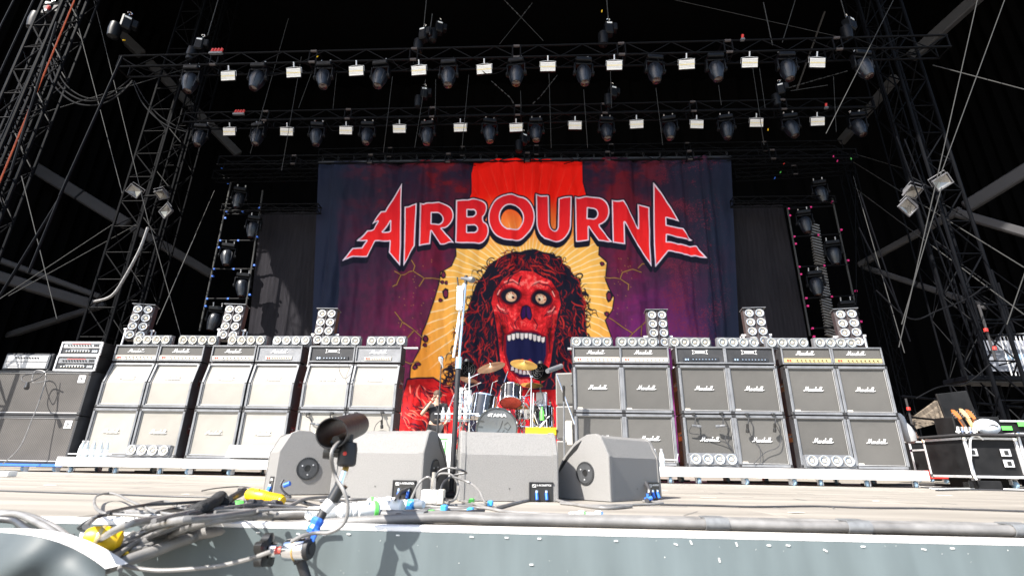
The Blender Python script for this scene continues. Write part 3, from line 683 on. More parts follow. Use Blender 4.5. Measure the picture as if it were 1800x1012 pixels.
    # loose stones and cracks
    for (cx, cy, w, h) in [(779, 482, 4, 6), (777, 495, 3, 3), (784, 496, 2.5, 3), (783, 515, 5, 9), (774, 527, 3, 3), (748, 595, 4, 6), (747, 606, 3, 3), (730, 646, 4, 4), (1058, 465, 3.5, 3.5), (1070, 522, 5, 10), (1066, 553, 4, 4), (735, 640, 5, 3)]:
        fill([(cx+w*cos(a)*(1+.25*sin(3*a+cx)), cy+h*sin(a)) for a in np.linspace(0, 2*pi, 8)[:-1]], ink, 1); fill([(cx+w*.7*cos(a), cy+h*.7*sin(a)) for a in np.linspace(0, 2*pi, 8)[:-1]], C(112, 36, 66), 0)
    gold = C(168, 120, 62)
    for P in [[(693, 476), (704, 482), (728, 479), (747, 491), (772, 490)], [(704, 482), (697, 500), (690, 503)], [(747, 491), (738, 505)], [(725, 460), (731, 470), (728, 479)], [(694, 548), (708, 566), (730, 582), (743, 594)], [(708, 566), (704, 575)], [(730, 582), (718, 595)], [(706, 633), (722, 640), (735, 636)], [(1063, 488), (1090, 490), (1105, 500), (1104, 510)], [(1090, 490), (1094, 479), (1112, 473), (1128, 477)], [(1070, 560), (1090, 572), (1112, 586), (1128, 572), (1140, 560)], [(1112, 586), (1100, 600)], [(1122, 470), (1130, 462), (1143, 461), (1150, 452)], [(1128, 572), (1127, 590)]]:
        line(P, ink, 3.2, .7); line(P, gold, 1.4)
    for k in range(70):
        cx = random.choice([random.uniform(725, 765), random.uniform(1075, 1110), random.uniform(700, 740)]); cy = random.uniform(455, 620)
        line([(cx, cy), (cx+.4, cy+.4)], gold, 1.2, .8)
    # generic long haired skull
    cx0 = 928
    hair = [(cx0-22, 444), (cx0+12, 440), (cx0+46, 450), (cx0+72, 472), (cx0+90, 503), (cx0+98, 545), (cx0+102, 588), (cx0+92, 640), (cx0+80, 700), (cx0+80, 800), (cx0-112, 800), (cx0-122, 740), (cx0-138, 700), (cx0-128, 655), (cx0-118, 600), (cx0-106, 545), (cx0-91, 500), (cx0-66, 462)]
    fill(hair, ink, 2)
    lr = np.random.default_rng(11)
    def curl(x0, y0, a0, Ln, amp, c, w, al=1, fr=None):
        P = []; xx, yy, a = x0, y0, a0; ph = lr.random()*6.3; fr = fr or lr.uniform(.18, .32)
        for k in range(int(Ln/2.6)):
            aa = a+amp*sin(ph+k*fr*1.4); xx += 2.6*cos(aa); yy += 2.6*sin(aa); a = a*.985+(pi/2)*.015; P.append((xx, yy))
        if len(P) > 2: line(P, c, w, al, True)
    hr = [C(158, 26, 28), C(128, 18, 26), C(188, 44, 38), C(96, 16, 30)]
    def rim(f_, s_):                                          # a point on the outline of the hair
        if f_ < .3: a = f_/.3*pi/2; return cx0+s_*(97*sin(a)), 526-86*cos(a)
        g_ = (f_-.3)/.7; return cx0+s_*(97+(8 if s_ > 0 else 46)*min(1, g_*1.3)), 526+g_*190
    for k in range(260):                                     # loose ringlets round the outline
        s_ = -1 if lr.random() < .55 else 1; f = lr.random(); x0, y0 = rim(f, s_)
        x0 -= s_*lr.uniform(0, 14); y0 += lr.uniform(-4, 6)
        curl(x0, y0, pi/2-s_*lr.uniform(.3, 1.7), lr.uniform(14, 46), lr.uniform(.8, 2.1), ink, lr.uniform(1.3, 3.2), 1, lr.uniform(.25, .6))
    for k in range(14):
        s_ = -1 if k % 2 else 1; x0, y0 = rim(lr.uniform(.1, .95), s_); r0 = lr.uniform(5, 9)
        line([(x0+s_*4+r0*cos(a), y0+r0*sin(a)) for a in np.linspace(0, 5.4, 12)], ink, 2)
    for k in range(760):
        s_ = -1 if lr.random() < .55 else 1; f = lr.random()**.85; q = lr.random()
        x1, y1 = rim(f, s_); m_ = lr.uniform(.12, 1); x0 = cx0+(x1-cx0)*m_; y0 = y1+(1-m_)*14
        if abs(x0-cx0) < 44 and y0 > 492: continue
        curl(x0, y0, pi/2-s_*lr.uniform(.0, 1.1)*(1-f), lr.uniform(10, 40), lr.uniform(.3, 1.3), hr[k % 4], lr.uniform(.9, 2.6), .95)
    for k in range(240):
        s_ = -1 if lr.random() < .55 else 1; f = lr.random()**.85; x1, y1 = rim(f, s_); m_ = lr.uniform(.2, .96)
        x0 = cx0+(x1-cx0)*m_; curl(x0, y1+(1-m_)*14, pi/2-s_*lr.uniform(.0, 1.1)*(1-f), lr.uniform(14, 44), lr.uniform(.3, 1.1), ink, lr.uniform(1, 2.4))
    # skull, upright and symmetric, modelled in printed tones
    fx = cx0-3; yy_ = PY; ax_ = np.abs(PX-fx)
    face = [(-24, 484), (-10, 476), (10, 477), (25, 484), (44, 494), (56, 512), (60, 534), (56, 552), (52, 566), (49, 596), (44, 636), (32, 668), (14, 682), (-14, 682), (-32, 668), (-44, 636), (-49, 596), (-52, 566), (-56, 552), (-60, 534), (-56, 512), (-43, 494)]
    face = [(fx+a+lr.uniform(-1.5, 1.5), b+lr.uniform(-1.5, 1.5)) for a, b in face]
    fill(face, ink, 3)
    G = lambda x_, y_, sx, sy: np.exp(-((ax_-x_)/sx)**2-((yy_-y_)/sy)**2)
    tone = .86+.30*G(0, 500, 22, 14)+.35*G(44, 548, 13, 8)+.30*G(27, 500, 14, 5)+.3*G(0, 668, 18, 8)+.22*G(9, 570, 7, 7)-.55*G(27, 524, 22, 18)-.45*G(0, 546, 9, 14)-.85*G(41, 590, 7, 28)-.5*G(57, 508, 9, 16)-.5*G(52, 562, 6, 9)-.3*G(14, 562, 4, 8)+.5*(vnoise(.17, 61)-.5)+.35*(vnoise(.36, 62)-.5)+.25*(fb2-.5)+.18*(grain-.5)
    tone = np.clip(tone, .12, 1.25)[..., None]
    shade = np.clip(C(240, 42, 48)*np.clip(tone, 0, 1)**1.1+C(255, 170, 150)*np.clip(tone-.98, 0, 1)*1.2, 0, 1)
    fill(face, shade)
    for s_ in (-1, 1):
        for k in range(80):                                  # hatching that follows the bone
            y0 = lr.uniform(486, 672); x0 = fx+s_*lr.uniform(20 if y0 > 560 else 36, 52 if y0 < 600 else 42)
            line([(x0, y0), (x0-s_*lr.uniform(1, 5), y0+lr.uniform(4, 8)), (x0-s_*lr.uniform(3, 9), y0+lr.uniform(9, 17))], [ink, C(110, 12, 30), C(140, 16, 34)][k % 3], lr.uniform(.7, 1.6), .8, True)
        for P_ in ([(10, 506), (22, 499), (40, 504), (50, 516)], [(32, 556), (44, 553), (52, 542)], [(13, 562), (20, 572), (17, 580)], [(46, 570), (40, 590), (42, 620)]):
            line([(fx+s_*a, b-2.5) for a, b in P_], ink, 2.2, .9, True)
        for P_ in ([(14, 500), (24, 494), (38, 498)], [(38, 548), (46, 545), (50, 538)], [(46, 512), (50, 520)]):
            line([(fx+s_*a, b-1) for a, b in P_], C(255, 176, 160), 1.8, .9, True)
        e = [(fx+s_*27+17*cos(a)+2*s_*sin(2*a), 523+13.5*sin(a)) for a in np.linspace(0, 2*pi, 22)[:-1]]
        fill(e, C(96, 10, 26), 2.5); fill(e, ink)
        e = [(fx+s_*26+9.5*cos(a), 524+8.5*sin(a)) for a in np.linspace(0, 2*pi, 18)[:-1]]
        fill(e, C(224, 176, 140)); e = [(fx+s_*26+5.5*cos(a)-1, 522.5+5*sin(a)) for a in np.linspace(0, 2*pi, 14)[:-1]]; fill(e, C(240, 214, 180)); line([(fx+s_*23, 525), (fx+s_*23+.5, 525.5)], ink, 4.2)
        for k in range(7): a = lr.uniform(0, 6.28); line([(fx+s_*26+9*cos(a), 524+8*sin(a)), (fx+s_*26+6*cos(a+.2), 524+5*sin(a+.2))], C(170, 40, 40), .9)
        nose = [(0, 538), (5, 541), (8, 554), (6, 561), (1, 557), (0, 548)]
        fill([(fx+s_*a+s_*.8, b) for a, b in nose], ink, 2); fill([(fx+s_*a+s_*.8, b) for a, b in nose], C(56, 22, 82))
    mouth = [(-35, 592), (-18, 584), (18, 584), (35, 592), (35, 622), (27, 650), (12, 662), (-12, 662), (-27, 650), (-35, 622)]
    fill([(fx+a, b) for a, b in mouth], C(128, 12, 30), 3.5); fill([(fx+a, b) for a, b in mouth], C(24, 26, 66))
    fill([(fx-18, 642), (fx-7, 630), (fx, 634), (fx+7, 630), (fx+18, 642), (fx+14, 658), (fx-14, 658)], C(206, 34, 50)); line([(fx, 634), (fx, 655)], C(120, 14, 36), 1.6)
    for k in range(9):
        a0 = -33+k*7.4; yt = 586+.011*(a0+3.5)**2*.5; hh = lr.uniform(8.5, 12)
        fill([(fx+a0+.4, yt), (fx+a0+6.4, yt-.4), (fx+a0+6.0, yt+hh*.8), (fx+a0+3.2, yt+hh), (fx+a0+.8, yt+hh*.8)], ink, 1.2); fill([(fx+a0+.4, yt), (fx+a0+6.4, yt-.4), (fx+a0+6.0, yt+hh*.8), (fx+a0+3.2, yt+hh), (fx+a0+.8, yt+hh*.8)], C(236, 224, 216), 0)
    for k in range(8):
        a0 = -27+k*6.8; yt = 656-.02*(a0+3)**2*.55-5; P_ = [(fx+a0+.4, yt+7), (fx+a0+5.8, yt+7), (fx+a0+5.2, yt), (fx+a0+1.2, yt)]
        fill(P_, ink, 1.1); fill(P_, C(214, 196, 192), 0)
    for k in range(60):                                      # locks falling over the forehead and cheeks
        s_ = -1 if k % 2 else 1; x0 = fx+s_*lr.uniform(2, 44); y0 = lr.uniform(462, 484) if k < 40 else lr.uniform(540, 640)
        if k >= 40: x0 = fx+s_*lr.uniform(50, 60)
        curl(x0, y0, pi/2-s_*lr.uniform(.5, 1.4)*(1 if k < 40 else .2), lr.uniform(12, 30), .4, ink if k % 3 else hr[2], lr.uniform(1.5, 3.2))
    # red shoulders low on the print
    for (P, c) in [([(718, 668), (760, 664), (800, 690), (820, 760), (820, 800), (700, 800), (702, 720)], C(206, 30, 32)), ([(880, 684), (980, 684), (1000, 740), (1010, 800), (850, 800), (862, 730)], C(196, 26, 34))]:
        fill(P, ink, 3); fill(P, np.clip(c*(.35+.75*np.clip((fb2-.3)*2.2, 0, 1)+.4*np.clip((vnoise(.11, 55)-.6)*2, 0, 1))[..., None], 0, 1))
    for k in range(300):
        x0 = lr.uniform(700, 815); y0 = lr.uniform(672, 765); curl(x0, y0, 1.1+.9*sin(x0*.06+y0*.05), lr.uniform(8, 28), .5, [ink, C(250, 120, 100), C(110, 12, 26), ink][k % 4], lr.uniform(.9, 2.8), .9)
    for k in range(160):
        x0 = lr.uniform(860, 1000); y0 = lr.uniform(690, 760); curl(x0, y0, lr.uniform(1, 2), lr.uniform(12, 30), .3, [ink, ink, C(120, 10, 24)][k % 3], lr.uniform(1, 2.4), .9)
    # lettering
    A_ = lambda L: [(540+a/4.2175, 260+b/4.2175) for a, b in L]; B_ = lambda L: [(900+a/4.2175, 260+b/4.2175) for a, b in L]
    def arc(cx, cy, rx, ry, a0, a1, n=9): return [(cx+rx*cos(radians(a)), cy+ry*sin(radians(a))) for a in np.linspace(a0, a1, n)]
    LET = [
        (A_([(697, 255), (690, 700), (685, 868), (600, 765), (607, 682), (505, 695), (440, 798), (345, 808), (265, 840), (340, 745), (400, 732), (435, 680), (368, 690), (440, 605), (490, 597), (523, 543), (478, 553), (545, 470), (578, 466)]), A_([(615, 540), (612, 610), (557, 617)])),
        (A_([(722, 435), (815, 420), (805, 740), (710, 865)]), None),
        (A_([(838, 412)]+[(975, 397)]+arc(985, 495, 98, 98, -80, 85, 12)+[(1005, 605), (1087, 703), (985, 713), (922, 622), (915, 722), (835, 737)]), A_([(922, 480)]+arc(965, 521, 37, 41, -80, 80, 8)+[(922, 563)])),
        (A_([(1103, 383), (1235, 370)]+arc(1258, 440, 74, 70, -80, 55, 9)+[(1300, 518)]+arc(1255, 608, 90, 90, -55, 80, 10)+[(1098, 700)]), [A_([(1185, 453)]+arc(1222, 476, 26, 24, -80, 80, 6)+[(1185, 501)]), A_([(1183, 567)]+arc(1232, 592, 27, 25, -80, 80, 6)+[(1183, 618)])]),
        (A_(arc(1515, 520, 172, 172, 0, 350, 36)), A_(arc(1515, 520, 86, 90, 0, 350, 26))),
        (B_([(178, 355), (272, 355), (275, 555)]+arc(310, 562, 32, 42, 170, 10, 8)+[(347, 357), (442, 359), (437, 570)]+arc(310, 565, 128, 126, 5, 175, 14)), None),
        (B_([(468, 362), (610, 363)]+arc(622, 470, 100, 106, -75, 75, 12)+[(652, 587), (742, 700), (640, 692), (567, 590), (567, 692), (475, 690)]), B_([(560, 455)]+arc(598, 491, 35, 37, -80, 80, 8)+[(558, 528)])),
        (B_([(740, 390), (825, 398), (940, 585), (935, 410), (1025, 425), (1030, 700), (1038, 868), (830, 560), (836, 718), (747, 704)]), None),
        (B_([(1053, 245), (1240, 540), (1143, 518), (1145, 571), (1272, 592), (1337, 682), (1148, 643), (1148, 690), (1370, 730), (1440, 822), (1160, 763), (1068, 872), (1060, 700)]), None)]
    for (o_, h_) in LET:                                   # black drop shadow, with the counters left open
        for k in range(0, 5):
            P = [(a-.2*k, b+2.0*k) for a, b in o_]
            if h_ is not None and len(h_) > 12:            # the round letter keeps its window
                m1, d1 = sd(P); m2, d2 = sd([(a, b+6.5) for a, b in h_]); dd = np.full(PX.shape, 99.); dd[m1] = d1; d3 = np.full(PX.shape, 99.); d3[m2] = d2
                d3[(~m2)] = 99; dd = np.maximum(dd, -(d3-1)); mk = m1; blend(mk, .5-(dd[mk]-2.6)/1.1, ink)
            else: fill(P, ink, 2.8)
    tg = np.clip((PY-320)/140, 0, 1)[..., None]
    lred = C(206, 24, 42)*(1-tg)+C(255, 44, 40)*tg
    for (o_, h_) in LET:
        hs = [] if h_ is None else (h_ if isinstance(h_[0], list) else [h_])
        m1, d1 = sd(o_); dd = np.full(PX.shape, 99.); dd[m1] = d1
        for h in hs:
            m2, d2 = sd(h); d3 = np.full(PX.shape, 99.); d3[m2] = d2; dd = np.maximum(dd, -d3)
        dv = dd[m1]; blend(m1, .5-(dv-.2)/1.0, C(236, 216, 232)); blend(m1, .5-(dv+1.7)/1.0, lred)
    # cloth folds
    fold = .05*np.sin(x*2.3+.5*np.sin(z*.6))+.03*np.sin(x*5.1+z*.35+1)+.018*np.sin(x*11+.8*np.sin(z*1.1))*(1-.5*VV)+.02*np.sin(x*17+2*np.sin(z*.7))*np.exp(-((UU-.5)/.5)**6)*.4
    for (xc, w_, a_) in [(-5.75, .10, .16), (-5.2, .07, .07), (-6.2, .05, .06), (5.2, .09, .1), (4.4, .07, .07), (2.9, .05, .05), (-3.4, .06, .05), (4.9, .05, .07), (0.2, .03, .02)]:
        fold += a_*np.exp(-((x-xc-(z-5)*.02*np.sign(xc))/w_)**2)*(.55+.45*np.sin(z*.5+xc))
    fold = fold*1.25+.16*(vnoise(.02, 91, sx=2.2, sy=.55)-.5)+.06*(vnoise(.05, 92, sx=2.0, sy=.7)-.5)+.02*(vnoise(.12, 93, sx=1.6, sy=.6)-.5)
    edge = np.clip(np.minimum(UU, 1-UU)*30, 0, 1); ybig = Y0+fold*edge+.12*np.sin(VV*pi)*0
    V = np.stack([x, ybig, z+.012*np.sin(x*5)*(VV < .01)], -1).reshape(-1, 3)
    me = bpy.data.meshes.new('printed_cloth'); idx = np.arange(NX*NZ).reshape(NZ, NX)
    F = np.stack([idx[:-1, :-1], idx[1:, :-1], idx[1:, 1:], idx[:-1, 1:]], -1).reshape(-1, 4)
    me.vertices.add(len(V)); me.vertices.foreach_set('co', V.ravel()); me.loops.add(F.size); me.loops.foreach_set('vertex_index', F.ravel())
    me.polygons.add(len(F)); me.polygons.foreach_set('loop_start', np.arange(0, F.size, 4)); me.polygons.foreach_set('loop_total', np.full(len(F), 4)); me.polygons.foreach_set('use_smooth', np.ones(len(F), bool))
    me.update()
    ca = me.color_attributes.new('print', 'FLOAT_COLOR', 'POINT'); cc = np.ones((NX*NZ, 4)); cc[:, :3] = np.clip(col, 0, 1).reshape(-1, 3); ca.data.foreach_set('color', cc.ravel())
    m = mat('printed_banner_cloth', (1, 1, 1), .8, var=0, spec=.15, bump=.25, bscale=3.0); n = m.node_tree; b = n.nodes['Principled BSDF']
    at_ = n.nodes.new('ShaderNodeAttribute'); at_.attribute_name = 'print'; n.links.new(at_.outputs['Color'], b.inputs['Base Color'])
    t = thing('stage_banner', 'huge printed backdrop banner reading AIRBOURNE over a red long haired skull', 'banner', (0, 0, 0))
    obj('printed_cloth', me, m, t)
    hem = MB().box(((-6.93+5.93)/2, 13.4, 9.19), (12.86, .05, .06)); obj('top_hem', hem, M_RUB, t)
    tie = MB().tube([(0, 0, 0), (.03, 0, .1), (-.02, 0, .2), (0, 0, 0)], .008, 5, 3).mesh('tie'); tie.materials.append(M_RUB)
    for k in range(26): obj('tie', tie, None, t, (-6.8+k*12.6/25, 13.36, 9.2))
build_banner()
def cloth(tl, tr, br, bl, Y, lab, m):
    n, k = 60, 10; V = []
    a, b, c, d = at(*tl, Y), at(*tr, Y), at(*br, Y), at(*bl, Y)
    for j in range(k+1):
        for i in range(n+1):
            p = a.lerp(b, i/n).lerp(d.lerp(c, i/n), j/k); p.y += .02*sin(i*.3)+.006*sin(i*1.7); V.append(p)
    tag(obj('masking_cloth', MB().add(V, [(j*(n+1)+i, (j+1)*(n+1)+i, (j+1)*(n+1)+i+1, j*(n+1)+i+1) for j in range(k) for i in range(n)], True), m), lab, 'cloth')
cloth((458, 374), (572, 372), (562, 760), (418, 760), 13.75, 'black masking cloth left of the banner with a sunlit patch', M_MASK)
cloth((1270, 362), (1376, 360), (1450, 760), (1275, 760), 13.75, 'black masking cloth right of the banner', M_MASK)

# ================================================================== AMPLIFIER WALLS
YF = 7.4; Z0 = .215; CHh = .70
LOGO = script_logo(.275); LOGO.materials.append(M_LOGO); LOGOC = script_logo(.25); LOGOC.materials.append(M_LOGOC)
LOGOH = script_logo(.27); LOGOH.materials.append(M_LOGO)
def make_cab(slant, gm, lm, w):
    h, d, th = CHh-.008, .36, .028
    t = thing('guitar_cabinet', '', 'speaker cabinet')
    prof = [(0, 0), (0, .37), (.085, h), (d, h), (d, 0)] if slant else [(0, 0), (0, h), (d, h), (d, 0)]
    mb = MB()
    for s_ in (-1, 1): mb.prism(prof, s_*w/2, s_*(w/2-th), lambda a, b, x: (x, a, b))
    yt = .085 if slant else 0
    mb.box((0, (d+yt)/2, h-th/2), (w-2*th-.002, d-yt, th)); mb.box((0, d/2, th/2), (w-2*th-.002, d, th)); mb.box((0, d-.012, h/2), (w-2*th-.004, .02, h-2*th-.004))
    obj('shell', mb, M_TOLEX, t)
    fr = MB(); f = .034
    fr.box((0, .003, f/2+.004), (w-.004, .022, f), ch=.004)
    if slant:
        an = math.atan2(.085, h-.37); R = Matrix.Rotation(-an, 3, 'X'); Ls = sqrt(.085**2+(h-.37)**2); n_ = Vector((0, -cos(an), sin(an)))
        fr.box((0, yt+.006, h-f/2-.004), (w-.004, .022, f), R, ch=.004)
        for s_ in (-1, 1):
            fr.box((s_*(w/2-f/2-.002), .003, .185+f/2), (f, .02, .37-f), ch=.004); fr.box((s_*(w/2-f/2-.002), .0425+.003, (.37+h)/2-.004), (f, .02, Ls-f), R, ch=.004)
    else:
        fr.box((0, .003, h-f/2-.004), (w-.004, .022, f), ch=.004)
        for s_ in (-1, 1): fr.box((s_*(w/2-f/2-.002), .003, h/2), (f, .022, h-2*f-.01), ch=.004)
    obj('front_frame', fr, M_TOLEXG, t)
    gw = w/2-f-.006
    if slant: V = [(-gw, .022, f+.01), (gw, .022, f+.01), (gw, .022, .372), (-gw, .022, .372), (gw, .022+.083, h-f), (-gw, .022+.083, h-f)]; Fq = [(0, 1, 2, 3), (3, 2, 4, 5)]
    else: V = [(-gw, .022, f+.01), (gw, .022, f+.01), (gw, .022, h-f), (-gw, .022, h-f)]; Fq = [(0, 1, 2, 3)]
    obj('grille', MB().add(V, Fq), gm, t)
    g2 = gw-.004; pp = MB(); zt = h-f-.006
    if slant:
        path = [(-g2, .012, f+.016), (g2, .012, f+.016), (g2, .012, .37), (g2, .012+.082, zt), (-g2, .012+.082, zt), (-g2, .012, .37), (-g2, .012, f+.016)]
    else: path = [(-g2, .012, f+.016), (g2, .012, f+.016), (g2, .012, zt), (-g2, .012, zt), (-g2, .012, f+.016)]
    pp.tube(path, .0045, 5, 1); obj('piping', pp, M_PIPE, t)
    obj('logo', lm, None, t, (0, .012 if not slant else .036, .36 if not slant else .45), (0 if not slant else -.25, 0, 0))
    co = MB()
    for sx in (-1, 1):
        for (y, z) in ((yt+.02, h-.02), (.02, .02)): co.box((sx*(w/2-.015), y, z), (.05, .06, .05), ch=.012)
    obj('corner', co, M_RUB, t)
    hd = MB()
    for sx in (-1, 1): hd.box((sx*(w/2+.001), .2, .4), (.006, .2, .12), ch=.002); 
    k = obj('handle_plate', hd, M_KNOB, t)
    hb = MB()
    for sx in (-1, 1): hb.box((sx*(w/2+.012), .2, .42), (.018, .13, .025), ch=.006)
    obj('handle', hb, M_BAR, k)
    if not slant: obj('tape_label', MB().box((-gw+.05, .017, f+.03), (.07, .004, .02)), M_CTRL, t)
    return t
def wing_logo():
    mb = [[(-.11, .03), (-.07, .018), (.07, .018), (.11, .03), (.095, 0), (.11, -.03), (.07, -.018), (-.07, -.018), (-.11, -.03), (-.095, 0), (-.11, .03)]]
    for k in range(7):
        x = -.06+k*.02; mb += [[(x-.005, -.009), (x-.005, .009), (x+.005, .007), (x+.004, -.009)]]
    m_ = strokes_mesh('logo', mb, .004, .003); m_.materials.append(M_LOGO); return m_
WING = wing_logo()
def make_amp(style, w, ctrl, cloth_m):
    h, d = .255, .24; t = thing('guitar_amplifier', '', 'amplifier')
    mb = MB(); th = .022
    mb.box((0, d/2, h-th/2), (w, d, th), ch=.005); mb.box((0, d/2, th/2), (w, d, th), ch=.005)
    for s_ in (-1, 1): mb.box((s_*(w/2-th/2), d/2, h/2), (th, d, h-2*th-.002))
    mb.box((0, d-.01, h/2), (w-2*th-.002, .018, h-2*th-.002))
    obj('shell', mb, M_TOLEX, t)
    fr = MB(); f = .022
    for (x, z, a, b) in ((0, h-f/2, w-.002, f), (0, f/2, w-.002, f), (w/2-f/2-.001, h/2, f, h-2*f-.002), (-w/2+f/2+.001, h/2, f, h-2*f-.002)): fr.box((x, -.002, z), (a, .014, b), ch=.003)
    obj('front_frame', fr, M_TOLEXG, t)
    wi = w-2*f-.004
    obj('grille', MB().box((0, .014, h/2), (wi, .006, h-2*f-.002)), cloth_m, t)
    if style == 'full': zc, hc, wc = .058, .06, wi-.004
    elif style == 'small': zc, hc, wc = .062, .052, wi*.62
    else: zc, hc, wc = .062, .055, wi*.78
    c = obj('control_panel', MB().box((0, .004, zc), (wc, .012, hc), ch=.002), ctrl, t)
    kb = MB().lathe([(.009, .0), (.009, .012), (.007, .016), (0, .016)], ax=(0, -1, 0), n=8).mesh('knob'); kb.materials.append(M_KNOB if ctrl is not M_DARKCTRL else M_CHROME)
    nk = 8
    for k in range(nk): obj('knob', kb, None, c, (wc*(-.22+.62*k/(nk-1)), -.003, zc))
    obj('power_switch', MB().box((-wc*.42, -.005, zc), (.022, .01, .026)).box((-wc*.42+.035, -.005, zc), (.018, .01, .026)), M_RED if style != 'wing' else M_CHROME, c)
    if style == 'wing': obj('logo', WING, None, t, (0, .008, .175))
    else: obj('logo', LOGOH, None, t, (-.01 if style == 'full' else 0, .008, .165))
    obj('carry_strap', MB().tube([(-.12, d/2, h), (-.1, d/2, h+.014), (.1, d/2, h+.014), (.12, d/2, h)], .009, 6, 2), M_RUB, t)
    ft = MB()
    for sx in (-1, 1):
        for y in (.03, d-.03): ft.cyl((sx*(w/2-.05), y, -.01), (sx*(w/2-.05), y, .0), .014, 8)
    obj('foot', ft, M_RUB, t)
    return t
COLS = [('left', (187, 267)), ('left', (267.5, 346)), ('left', (360, 441)), ('left', (442.5, 523)), ('left', (538, 618)), ('left', (619, 702)), ('right', (1008, 1091)), ('right', (1092, 1176)), ('right', (1191, 1277)), ('right', (1278.5, 1363)), ('right', (1378.5, 1467)), ('right', (1468, 1557))]
cw = .708
protoL = make_cab(True, M_CREAM, LOGOC, cw); protoLB = make_cab(False, M_CREAM, LOGOC, cw); protoR = make_cab(False, M_GREY, LOGO, cw)
kids_del = [c for c in kids(protoLB) if c.name.startswith('tape_label')]
for c in kids_del: bpy.data.objects.remove(c)
usedp = set(); colx = []
def place(proto, loc, rot, lab, grp):
    if proto.name not in usedp: usedp.add(proto.name); o = proto; o.location = loc; o.rotation_euler = rot; o['label'] = lab; o['group'] = grp
    else: o = dup(proto, loc, rot, lab, grp)
    return o
amps = {'a': make_amp('full', .715, M_CTRL, M_GREY), 'b': make_amp('small', .715, M_CTRL, M_TOLEXG), 'c': make_amp('wing', .715, M_DARKCTRL, M_TOLEX), 'd': make_amp('full', .715, M_GOLD, M_GREY)}
AMPK = ['a', 'a', 'a', 'b', 'c', 'b', 'a', 'a', 'c', 'c', 'd', 'd']
AMPD = ['grey amplifier with cream control strip']*3+['light grey amplifier with short cream panel', 'black amplifier with winged badge', 'light grey amplifier with short cream panel']+['black amplifier with white control strip']*2+['black amplifier with white winged badge']*2+['black amplifier with gold control strip']*2
for i, (side, (a, b)) in enumerate(COLS):
    xa, xb = at(a, 638, YF).x, at(b, 638, YF).x; xc = (xa+xb)/2; colx.append(xc)
    k = i % 6; rz = radians(random.uniform(-.8, .8)); nm = ORD[k]
    bot, top = (protoLB, protoL) if side == 'left' else (protoR, protoR)
    cl = 'cream' if side == 'left' else 'black'
    place(bot, (xc, YF, Z0), (0, 0, rz*.4), '%s fronted guitar cabinet, bottom of the %s stack from left, %s wall' % (cl, nm, side), '%s guitar cabinets' % cl)
    place(top, (xc, YF+.005, Z0+CHh+.004), (0, 0, rz*.4), '%s fronted guitar cabinet, top of the %s stack from left, %s wall' % (cl, nm, side), '%s guitar cabinets' % cl)
    yo = YF+.09 if side == 'left' else YF+.03
    place(amps[AMPK[i]], (xc+random.uniform(-.006, .006), yo, Z0+2*CHh+.022), (0, 0, rz*1.5), AMPD[i]+' on the %s stack from left, %s wall' % (nm, side), 'amplifier heads')
# dollies
def castor():
    return None
fork = MB().box((0, 0, .0), (.09, .07, .008)).box((-.03, 0, -.035), (.006, .05, .07)).box((.03, 0, -.035), (.006, .05, .07)).mesh('castor'); fork.materials.append(M_ALU)
whl = MB().lathe([(.0, -.018), (.035, -.018), (.043, -.012), (.043, .012), (.035, .018), (0, .018)], ax=(1, 0, 0), n=16).mesh('wheel'); whl.materials.append(M_BLUEW)
hubm = MB().lathe([(0, -.02), (.018, -.02), (.018, .02), (0, .02)], ax=(1, 0, 0), n=10).mesh('wheel'); hubm.materials.append(M_ALU)
def dolly(x0, x1, lab, cast, z0=.085, z1=.205, y0=6.98, y1=8.0, m=None, grp='rolling platforms under the amplifier walls'):
    t = thing('rolling_platform', lab, 'dolly', ((x0+x1)/2, y0, 0), group=grp); w = x1-x0
    obj('front_board', MB().box((0, .015, (z0+z1)/2), (w, .03, z1-z0), ch=.004), m or M_WHITE, t)
    obj('top_board', MB().box((0, (y1-y0)/2+.0165, z1-.012), (w-.004, y1-y0-.034, .022)), m or M_WHITE, t)
    obj('frame', MB().box((-w/2+.03, (y1-y0)/2+.02, z0+.02), (.05, y1-y0-.05, .04)).box((w/2-.03, (y1-y0)/2+.02, z0+.02), (.05, y1-y0-.05, .04)), M_RUB, t)
    for cx in cast:
        for yy in (.09, .85):
            ry = random.uniform(-.9, .9)
            f = obj('castor', fork, None, t, (cx-(x0+x1)/2+(random.uniform(-.05, .05) if yy > .5 else 0), yy, z0-.004), (0, 0, ry)); wz = -(z0-.004-.043)
            obj('wheel', whl, None, f, (0, -.018, wz)); obj('wheel', hubm, None, f, (0, -.018, wz))
cX = lambda px: deck(px, 840, 0.04).x if False else at(px, 838, 7.07).x
Xb = lambda px, py=820: at(px, py, 6.98).x
dolly(Xb(99, 808), Xb(318), 'white fronted rolling platform under the two leftmost cream stacks', [cX(120), cX(200), cX(279)])
dolly(Xb(319), Xb(497), 'white fronted rolling platform under the middle two cream stacks', [cX(332), cX(405), cX(480)])
dolly(Xb(498), Xb(715), 'white fronted rolling platform behind the left floor monitors', [cX(520), cX(600), cX(690)])
dolly(Xb(1000), Xb(1187), 'white fronted rolling platform under the two black stacks nearest the drums', [cX(1020), cX(1100), cX(1178)])
dolly(Xb(1188), Xb(1415), 'white fronted rolling platform under the middle black stacks', [cX(1227), cX(1308), cX(1391)])
dolly(Xb(1416), Xb(1630), 'white fronted rolling platform under the two rightmost black stacks', [cX(1440), cX(1523), cX(1606)])

